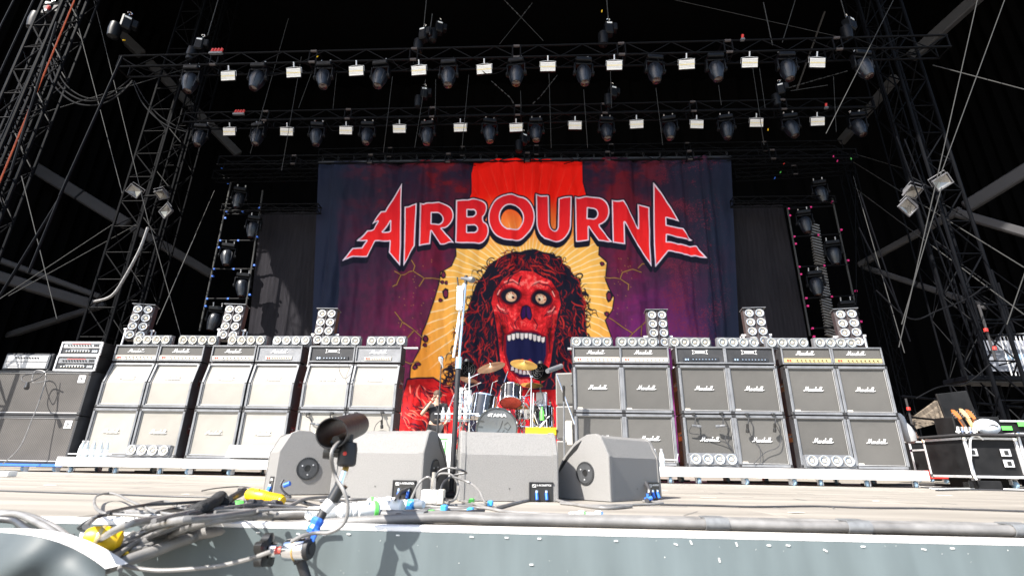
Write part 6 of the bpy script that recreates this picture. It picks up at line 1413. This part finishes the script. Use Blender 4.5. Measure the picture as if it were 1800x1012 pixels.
# ================================================================== PEOPLE
def skin_mesh(name, verts, edges, radii, root, sub=2):
    me = bpy.data.meshes.new('tmp'); me.from_pydata([tuple(v) for v in verts], edges, []); o = bpy.data.objects.new('tmp', me); COL.objects.link(o)
    m = o.modifiers.new('s', 'SKIN'); m.use_smooth_shade = True
    for k, r in enumerate(radii):
        sv = me.skin_vertices[0].data[k]; sv.radius = (r, r) if not isinstance(r, tuple) else r; sv.use_root = (k == root)
    s2 = o.modifiers.new('d', 'SUBSURF'); s2.levels = sub; s2.render_levels = sub
    bpy.context.view_layer.update(); out = bpy.data.meshes.new_from_object(o.evaluated_get(bpy.context.evaluated_depsgraph_get())); bpy.data.objects.remove(o); out.name = name
    for p in out.polygons: p.use_smooth = True
    return out
def person(loc, rz, lab, pose, shirt, trousers, hair=True):
    t = thing('person', lab, 'person', loc, (0, 0, rz))
    J = dict(pelvis=(0, 0, .96), spine=(0, .0, 1.15), chest=(0, .0, 1.35), neck=(0, -.01, 1.5), skull=(0, -.03, 1.6), crown=(0, -.02, 1.70),
             hl=(.1, 0, .92), kl=(.12, -.02, .5), al=(.13, .02, .08), tl=(.14, -.14, .03), hr=(-.1, 0, .92), kr=(-.12, -.02, .5), ar=(-.13, .02, .08), tr=(-.14, -.14, .03),
             sl=(.19, 0, 1.42), el=(.24, -.02, 1.14), wl=(.22, -.18, .95), sr=(-.19, 0, 1.42), er=(-.24, -.02, 1.14), wr=(-.22, -.18, .95))
    J.update(pose)
    nm = list(J); V = [J[k] for k in nm]; I = {k: i for i, k in enumerate(nm)}
    E_ = [('pelvis', 'spine'), ('spine', 'chest'), ('chest', 'neck'), ('neck', 'skull'), ('skull', 'crown'), ('pelvis', 'hl'), ('hl', 'kl'), ('kl', 'al'), ('al', 'tl'), ('pelvis', 'hr'), ('hr', 'kr'), ('kr', 'ar'), ('ar', 'tr'), ('chest', 'sl'), ('sl', 'el'), ('el', 'wl'), ('chest', 'sr'), ('sr', 'er'), ('er', 'wr')]
    Rd = dict(pelvis=(.15, .11), spine=(.135, .1), chest=(.16, .11), neck=.055, skull=.082, crown=.07, hl=.085, kl=.06, al=.045, tl=.035, hr=.085, kr=.06, ar=.045, tr=.035, sl=.06, el=.042, wl=.028, sr=.06, er=.042, wr=.028)
    body = skin_mesh('body', V, [(I[a], I[b]) for a, b in E_], [Rd[k] for k in nm], I['pelvis'])
    obj('body', body, M_SKIN, t)
    cl = ['pelvis', 'spine', 'chest', 'sl', 'sr', 'sla', 'sra']; JJ = dict(J)
    JJ['sla'] = tuple(Vector(J['sl']).lerp(Vector(J['el']), .6)); JJ['sra'] = tuple(Vector(J['sr']).lerp(Vector(J['er']), .6)); JJ['col'] = tuple(Vector(J['chest']).lerp(Vector(J['neck']), .55))
    cl.append('col'); I2 = {k: i for i, k in enumerate(cl)}
    sh = skin_mesh('shirt', [JJ[k] for k in cl], [(I2[a], I2[b]) for a, b in [('pelvis', 'spine'), ('spine', 'chest'), ('chest', 'sl'), ('chest', 'sr'), ('sl', 'sla'), ('sr', 'sra'), ('chest', 'col')]], [(.17, .13), (.155, .12), (.175, .125), .078, .078, .066, .066, .075], 0)
    obj('tshirt', sh, shirt, t)
    lg_ = ['pelvis', 'hl', 'kl', 'al', 'hr', 'kr', 'ar']; I3 = {k: i for i, k in enumerate(lg_)}
    tr_ = skin_mesh('trousers', [J[k] for k in lg_], [(I3[a], I3[b]) for a, b in [('pelvis', 'hl'), ('hl', 'kl'), ('kl', 'al'), ('pelvis', 'hr'), ('hr', 'kr'), ('kr', 'ar')]], [(.165, .125), .1, .078, .065, .1, .078, .065], 0)
    obj('trousers', tr_, trousers, t)
    hc = Vector(J['skull']).lerp(Vector(J['crown']), .5); fwd = Vector(pose.get('look', (0, -1, -.1))) if False else Vector((0, -1, -.1)).normalized()
    fw_ = Vector(pose['_look']).normalized() if '_look' in pose else fwd
    ha = MB().lathe([(0, .1), (.05, .095), (.088, .06), (.098, .01), (.094, -.04), (.07, -.07)], hc+Vector((0, .018, .015))-fw_*.012, (0, .25, 1), 18); obj('hair', ha, M_HAIR, t)
    sd_ = fw_.cross(Vector((0, 0, 1))).normalized()
    ey = MB()
    for s_ in (-1, 1): ey.lathe([(0, -.004), (.009, 0), (0, .004)], hc+fw_*.078+sd_*s_*.03+Vector((0, 0, -.005)), fw_, 8)
    obj('eye', ey, M_KNOB, t); ns_ = MB().cyl(hc+fw_*.075+Vector((0, 0, .0)), hc+fw_*.098+Vector((0, 0, -.04)), .007, 8, .013); obj('nose', ns_, M_SKIN, t)
    obj('mouth', MB().box(hc+fw_*.076+Vector((0, 0, -.062)), (.04, .012, .008)), M_COPPER, t)
    er_ = MB()
    for s_ in (-1, 1): er_.lathe([(0, -.008), (.022, -.004), (.022, .004), (0, .008)], hc+sd_*s_*.088+Vector((0, 0, -.01)), sd_, 10)
    obj('ear', er_, M_SKIN, t)
    for w_k, e_k in (('wl', 'el'), ('wr', 'er')):
        w0 = Vector(J[w_k]); d = (w0-Vector(J[e_k])).normalized(); u = d.orthogonal().normalized(); v_ = d.cross(u)
        vs = [w0, w0+d*.05, w0+d*.09]; ed = [(0, 1), (1, 2)]; rd = [.026, .034, .03]
        for k in range(4):
            o_ = u*(-.027+.018*k); ln_ = [.075, .085, .08, .062][k]; b_i = len(vs)
            vs += [w0+d*.085+o_, w0+d*(.085+ln_*.5)+o_-v_*.008, w0+d*(.085+ln_*.9)+o_*.95-v_*.03]; ed += [(1, b_i), (b_i, b_i+1), (b_i+1, b_i+2)]; rd += [.0095, .0088, .0075]
        b_i = len(vs); vs += [w0+d*.03+u*.035, w0+d*.065+u*.055-v_*.012]; ed += [(0, b_i), (b_i, b_i+1)]; rd += [.012, .009]
        obj('hand', skin_mesh('hand', vs, ed, rd, 0, 1), M_SKIN, t)
    return t
c = at(769, 700, 11.3)
person((c.x, 11.3, 0), .25, 'person in a black printed t-shirt with a raised arm behind the drum rails', dict(er=(-.33, -.08, 1.2), wr=(-.13, -.17, 1.5), el=(.26, -.05, 1.15), wl=(.2, -.25, 1.05)), M_SHIRT, M_SHIRT)
tag(obj('shirt_print', stf(MB().box((0, 0, 0), (.16, .004, .05)).box((.02, 0, -.07), (.1, .004, .04)).box((-.03, 0, -.13), (.08, .004, .03))), M_LABELW, None, (c.x-.02, 8.665, max(0, c.z-1.62)+1.33), (0, 0, .25)), 'pale print on the black t-shirt behind the drum rails', 'print') if False else None
c = at(1603, 748, 15.3)
person((c.x, 15.3, 0), .9, 'person in black looking down between the right amplifiers and the cases', dict(skull=(0, -.06, 1.58), crown=(0, -.06, 1.68), wl=(.14, -.34, 1.08), el=(.26, -.08, 1.12), er=(-.26, -.06, 1.12), wr=(-.12, -.32, 1.06)), M_SHIRT, M_SHIRT)
t = thing('white_sack', 'white cloth sack hanging right of the black amplifier wall', 'sack', at(1591, 752, 7.9))
obj('cloth', MB().lathe([(0, .36), (.05, .34), (.09, .25), (.08, .12), (.13, 0), (.15, -.15), (.12, -.3), (.04, -.36), (0, -.36)], (0, 0, 0), (-.25, 0, 1), 16), M_PIPE, t); t.scale = (.62, .62, .62)

# ================================================================== RIGHT WING
def flight_case(x0, x1, zt, y, dep, lab, zb=.12, latch=(.25, .75), m=M_CASE):
    w, h = x1-x0, zt-zb; t = thing('flight_case', lab, 'flight case', (x0+w/2, y, zb))
    obj('panel', MB().box((0, dep/2, h/2), (w-.02, dep-.02, h-.02)), m, t)
    e = MB(); r = .03
    for sx in (-1, 1):
        for yy in (0, dep):
            e.box((sx*(w/2-r/2), yy, h/2), (r, r, h-.062), ch=.004)
        for zz in (r/2, h-r/2): e.box((sx*(w/2-r/2), dep/2, zz), (r, dep-.065, r), ch=.004)
    for yy in (0, dep):
        for zz in (r/2, h-r/2): e.box((0, yy, zz), (w-.062, r, r), ch=.004)
    obj('edge_trim', e, M_ALU, t)
    cn = MB()
    for sx in (-1, 1):
        for yy in (0, dep):
            for zz in (.02, h-.02): cn.box((sx*(w/2-.02), yy, zz), (.056, .05, .056), ch=.015)
    obj('ball_corner', cn, M_CHROME, t)
    for f_ in latch:
        for zz in ((.62, .36) if f_ > .5 else (.62,)):
            l = obj('latch', MB().box((-w/2+w*f_, -.012, h*zz), (.12, .012, .09), ch=.004), M_ALU, t); obj('catch', MB().box((-w/2+w*f_, -.022, h*zz), (.05, .012, .05), ch=.006), M_KNOB, l)
    for sx in (-1, 1):
        f = obj('castor', fork, None, t, (sx*(w/2-.1), .1, -.005)); obj('wheel', whl, None, f, (0, -.018, -.07))
    return t
A = at(1692, 770, 6.9); Bx = at(1785, 770, 6.9).x
flight_case(A.x, Bx, at(1740, 768, 6.9).z, 6.9, .7, 'large scuffed black flight case with silver edges at the right', zb=.13, latch=(.1, .72))
flight_case(Bx+.02, Bx+1.0, at(1790, 760, 6.9).z, 6.9, .7, 'second black flight case cut by the right edge of the photo', zb=.13, latch=(.22, .6))
t = thing('case_lid', 'wooden rimmed lid lying on the scuffed flight case', 'lid', ((A.x+Bx)/2, 6.85, at(1740, 768, 6.9).z+.005)); obj('board', MB().box((0, .35, .02), (Bx-A.x+.1, .8, .03), ch=.008), M_BEAM, t)
zt = at(1740, 768, 6.9).z+.05
# guitars in the boat
def guitar(px0, py0, px1, py1, m, lab):
    a, b = at(px0, py0, 7.1), at(px1, py1, 7.05); t = thing('electric_guitar', lab, 'guitar', a); L = b-a; d = L.normalized()
    ang = math.atan2(L.x, L.z); R = Matrix.Rotation(ang, 3, 'Y')
    obj('neck', MB().box(L*.33, (.038, .024, L.length*.72), R, ch=.006), m, t)
    obj('fretboard', MB().box(L*.33+Vector((0, -.018, 0)), (.033, .006, L.length*.7), R), M_HAIR if m is M_WOOD else M_MAPLE, t)
    hs = [(-.02, 0), (-.022, .02), (-.034, .05), (-.04, .1), (-.022, .14), (.004, .125), (.02, .09), (.022, .04), (.017, 0)]
    hd_ = MB().prism(hs, -.008, .008, lambda x, z, y: (x, y, z)); o = obj('headstock', hd_, m, t, L*.68, (-.15, ang, 0))
    tn = MB()
    for k in range(3):
        for s_ in (-1, 1): tn.cyl((s_*.024-.01, -.005, .035+.03*k), (s_*.044-.01, -.005, .037+.03*k), .006, 6)
    obj('tuner', tn, M_CHROME, o)
    bd = [(-.16, -.1), (-.19, -.25), (-.14, -.42), (0, -.47), (.14, -.42), (.19, -.25), (.15, -.1), (.08, -.06), (.03, -.12), (-.03, -.12), (-.08, -.05)]
    obj('body', MB().prism(bd, -.02, .02, lambda x, z, y: (x, y, z)), m, t, (0, 0, -.02))
    return t
for (a, b, c_, d, m, lab) in [(1704, 766, 1681, 722, M_WOOD, 'orange necked guitar, leftmost of three above the flight case'), (1717, 766, 1695, 720, M_MAPLE, 'pale maple necked guitar in the middle of three'), (1728, 766, 1706, 722, M_WOOD, 'orange necked guitar, rightmost of three above the flight case')]: guitar(a, b, c_, d, m, lab)
t = thing('guitar_boat', 'upright black guitar case holding three guitars', 'guitar case', at(1712, 790, 7.35)); t.location.z = 0
obj('tray', MB().box((0, 0, .45), (.6, .35, .9), ch=.01), M_CASE, t)
p = at(1746, 766, 6.95); t = thing('white_helmet', 'white oval helmet lying on the flight case', 'helmet', (p.x, 7.0, zt+.085)); obj('shell', MB().lathe([(0, -.15), (.06, -.13), (.095, -.06), (.1, 0), (.09, .07), (.05, .13), (0, .145)], ax=(1, .1, -.1), n=20), M_LABELW, t); obj('strap', MB().tube([(-.08, -.08, -.02), (-.02, -.105, .02), (.06, -.09, .0)], .008, 6, 4), M_BAR, t)
p = at(1700, 770, 6.95)
for k in range(5): c = at(1688+k*7, 766, 6.98); tag(obj('small_tool', MB().cyl((c.x, 7.0, zt), (c.x+.03, 7.02, zt+.08), .014, 8).cyl((c.x-.02, 7.0, zt+.02), (c.x+.04, 7.0, zt+.02), .012, 8), M_CHROME if k % 2 else M_CONN), 'small metal tool, %s from the left on the scuffed flight case' % ORD[k], 'tool', 'tools on the flight case')
tag(obj('pink_cable', MB().tube([at(1728, 772, 6.86), at(1716, 765, 6.84), at(1706, 772, 6.84), at(1706, 800, 6.84), at(1708, 825, 6.84), at(1717, 843, 6.8)], .011, 8, 6), M_PVC), 'pale thick cable looping down the front of the flight case', 'cable')
tag(obj('power_box', MB().box((0, 0, 0), (.28, .16, .1), ch=.008).box((-.2, 0, .0), (.06, .1, .06), ch=.006), M_CASE, None, deck(1732, 852, .05)+Vector((0, 0, 0))), 'dark blue power box on the deck below the flight case', 'box')
flight_case(at(1645, 790, 9.2).x, at(1690, 790, 9.2).x, at(1660, 788, 9.2).z, 9.2, .6, 'narrow black rack case with four handles behind the right cases', zb=.14, latch=(.5,))
flight_case(at(1600, 790, 10.6).x, at(1640, 790, 10.6).x, at(1620, 775, 10.6).z, 10.6, .6, 'dim tall black case far behind the person at right', zb=.14, latch=(.5,))
x0 = at(1664, 745, 8.6).x
tag(obj('black_board', MB().box((x0+.28, 8.6, .72), (.5, .04, 1.42), Matrix.Rotation(-.12, 3, 'Y'), ch=.01), M_CASE), 'large dark panel leaning behind the guitars', 'panel')
flight_case(at(1740, 760, 8.4).x, at(1830, 760, 8.4).x, at(1760, 738, 8.4).z, 8.4, .6, 'black case with green tape behind the guitars', zb=.14, latch=(.6,))
gt = at(1798, 745, 8.38); tag(obj('green_tape', MB().box((gt.x, 8.37, gt.z), (.16, .01, .07)), M_GREEN), 'bright green tape on the rear case at the right edge', 'tape')
gt = at(1760, 752, 8.38); tag(obj('green_tape', MB().box((gt.x, 8.37, gt.z), (.3, .01, .06)), M_GREEN), 'dim green tape strip on the rear case behind the guitars', 'tape')
tag(obj('red_crate', MB().box((0, 0, 0), (.34, .25, .12), ch=.01).box((0, -.12, .05), (.36, .03, .02)), M_RED, None, at(1640, 834, 8.2)), 'red flat crate on the floor behind the end of the platform', 'crate')
for k, (px, py, w_, a_) in enumerate([(1168, 862, .05, .3), (1245, 874, .1, -.2), (1660, 870, .12, .1), (1400, 900, .07, .4), (90, 852, .08, .2), (330, 868, .06, -.3), (1540, 880, .05, .8)]):
    c = deck(px, py, .002); tag(obj('floor_mark', MB().box((0, 0, 0), (w_, .03, .0012), ch=.0004), M_CTRL if k % 2 else M_CONN, None, (c.x, c.y, .0025), (0, 0, a_)), 'pale tape mark on the deck, %s of the few scattered there' % ORD[k], 'tape')
rk = random.Random(9)
sc = MB()
for k in range(120):
    x, y = rk.uniform(-5.5, 6), rk.uniform(1.95, 6.8); a = rk.uniform(-.5, .5); L_ = rk.uniform(.03, .28)
    sc.box((x, y, .0022), (L_, rk.uniform(.003, .009), .0006), Matrix.Rotation(a+(1.57 if k % 4 == 0 else 0), 3, 'Z'))
stuff(obj('scuff_mark', sc, M_TAPEG, und))
# canopy and scaffold
V = []; a, b, c_, d = at(1600, 735, 11.5), at(1648, 700, 13), at(1700, 728, 12), at(1610, 752, 11.0)
for j in range(9):
    for i in range(17):
        p = a.lerp(b, j/8).lerp(d.lerp(c_, j/8), i/16); p.z += -.12*sin(pi*i/16)*sin(pi*j/8)+.03*sin(i*2.2); V.append(p)
tag(obj('canopy', MB().add(V, [(j*17+i, (j+1)*17+i, (j+1)*17+i+1, j*17+i+1) for j in range(8) for i in range(16)], True), M_CANOPY), 'brown translucent canopy sheet behind the right amplifiers', 'canopy')
def pole(a, b, Y, r, m, lab): tag(obj('scaffold_pole', MB().cyl(at(*a, Y), at(*b, Y), r, 8), m), lab, 'pole')
pole((1586, 696), (1800, 716), 11, .025, M_TOWER, 'long horizontal scaffold pole above the canopy')
pole((1592, 700), (1603, 745), 11, .02, M_BEAM, 'short silver upright with red marks by the canopy')
pole((1602, 733), (1690, 742), 11, .02, M_TOWER, 'lower horizontal pole below the canopy')
pole((1720, 535), (1750, 632), 9.5, .022, M_BEAM, 'silver upright pole with red joints at the right tower')
pole((1705, 562), (1800, 562), 9.6, .02, M_TOWER, 'upper horizontal pole at the right edge')
pole((1715, 590), (1800, 588), 9.6, .02, M_TOWER, 'lower horizontal pole at the right edge')
pole((1715, 535), (1800, 536), 9.6, .018, M_TOWER, 'highest horizontal pole at the right edge')
for k, (x, y) in enumerate([(1733, 580), (1748, 612), (1597, 718)]): c = at(x, y, 9.48 if x > 1700 else 10.96); tag(obj('red_joint', MB().lathe([(0, -.03), (.036, -.03), (.036, .03), (0, .03)], c, (.1, 0, 1), 10), M_RED), 'red joint band, %s on the silver scaffold uprights' % ORD[k], 'joint')
t = thing('scaffold_banner', 'white printed sign behind railings at the right edge', 'sign', at(1775, 625, 10)); obj('sheet', MB().box((0, 0, 0), (.95, .01, .6)), M_SIGN, t); obj('blue_print', MB().box((.1, -.008, -.02), (.4, .004, .1)), M_BLUEW, t)
for k in range(7):
    c = at(1768+k*7, 625, 9.8); tag(obj('railing_bar', MB().cyl((c.x, 9.8, c.z-.42), (c.x, 9.8, c.z+.42), .012, 8), M_ALU), 'upright railing bar, %s from the left before the white sign' % ORD[k], 'railing', 'railing bars at the right edge')
pole((1760, 590), (1815, 586), 9.8, .018, M_ALU, 'top rail of the railing at the right edge')
t = thing('platform_edge', 'dark platform edge below the railing at the right', 'platform', at(1770, 664, 9.7)); obj('beam', MB().box((.1, .3, 0), (1.6, .6, .09), ch=.01), M_TOWER, t); obj('sheet', MB().box((.1, .3, -.06), (1.5, .5, .02)), M_RUB, t)
for k in range(4):
    c = at(1678+k*18, 690, 9.3); tag(obj('small_mount', MB().cyl((0, 0, 0), (0, 0, .25), .03, 8).box((0, 0, .3), (.12, .1, .1), ch=.02), M_BAR, None, c+Vector((0, 0, -.9 if False else 0))), 'small grey lamp mount, %s from the left above the guitars' % ORD[k], 'lamp mount') if False else None
# cables along the deck behind the platforms
for k in range(5):
    cable([(1590+k*15, 852+k*2), (1650, 853+k*2), (1710, 852+k*2), (1800, 854+k*2)], .008, [M_GREEN, M_CABLE, M_CABLED, M_CONN, M_CABLED][k] if k else M_CABLE, 'deck cable, %s of those running to the right edge by the flight cases' % ORD[k])
for k in range(6):
    x0 = -6+k*2.1
    tag(obj('deck_cable', MB().tube([(x0, 7.7, .02), (x0+.5, 7.9+.1*sin(k), .02), (x0+1.1, 7.75, .03), (x0+1.9, 7.85, .02)], .014, 7, 5), M_CABLED), 'dark cable under the rolling platforms, %s from the left' % ORD[k], 'cable', 'cables under the rolling platforms')

for k, (px, py, Y, m, lab) in enumerate([(1496, 279, 13.2, M_GREEN, 'small green connector at the right end of the banner truss'), (1465, 275, 13.2, M_PINK, 'small pink connector near the right end of the banner truss'), (1472, 283, 13.2, M_PINK, 'lower small pink connector near the right end of the banner truss'), (1362, 313, 13.2, M_DBLUE, 'small blue connector cluster above the right masking cloth'), (1372, 303, 13.2, M_GREEN, 'small green connector above the right masking cloth'), (1378, 288, 13.2, M_RED, 'small red connector above the right masking cloth'), (390, 296, 13.2, M_DBLUE, 'small blue connector at the left end of the banner truss'), (401, 323, 13.0, M_DBLUE, 'small blue connector over the left ladder'), (218, 71, 8.5, M_YEL, 'small orange marker on the cable at upper left'), (558, 100, 9, M_YEL, 'tiny yellow marker on the front truss at left'), (1350, 228, 11.2, M_YEL, 'small yellow connector under the second truss at right'), (1058, 20, 9.6, M_YEL, 'brass shackle on the hoist chain at top right of centre')]):
    c = at(px, py, Y); t = tag(obj('cable_marker', MB().lathe([(0, -.035), (.013, -.03), (.017, 0), (.013, .03), (0, .035)], n=10), m, None, c, (.3*k, .2, 0)), lab, 'connector')
for k, (pts, Y, r) in enumerate([([(462, 118), (470, 133), (500, 128), (516, 112)], 9, .008), ([(573, 215), (585, 230), (600, 226), (608, 214)], 11.2, .008), ([(690, 106), (706, 122), (725, 118), (736, 106)], 9, .008), ([(945, 212), (960, 226), (990, 222), (1010, 206)], 11.2, .008), ([(1150, 96), (1165, 112), (1190, 108), (1207, 96)], 9, .008), ([(1275, 204), (1292, 218), (1318, 213), (1330, 202)], 11.2, .008), ([(1379, 92), (1400, 110), (1425, 104), (1437, 92)], 9, .008), ([(840, 112), (855, 130), (885, 124), (905, 100)], 9, .008)]):
    hang(pts, Y, r, 'slack lamp cable, %s from the left under the light trusses' % ORD[k])
for o in bpy.data.objects:
    if o.type == 'MESH' and not o.data.materials: print('NOMAT', o.name)
print('objects', len(bpy.data.objects), 'tris', sum(len(p.vertices)-2 for o in set(o.data for o in bpy.data.objects if o.type == 'MESH') for p in o.polygons))
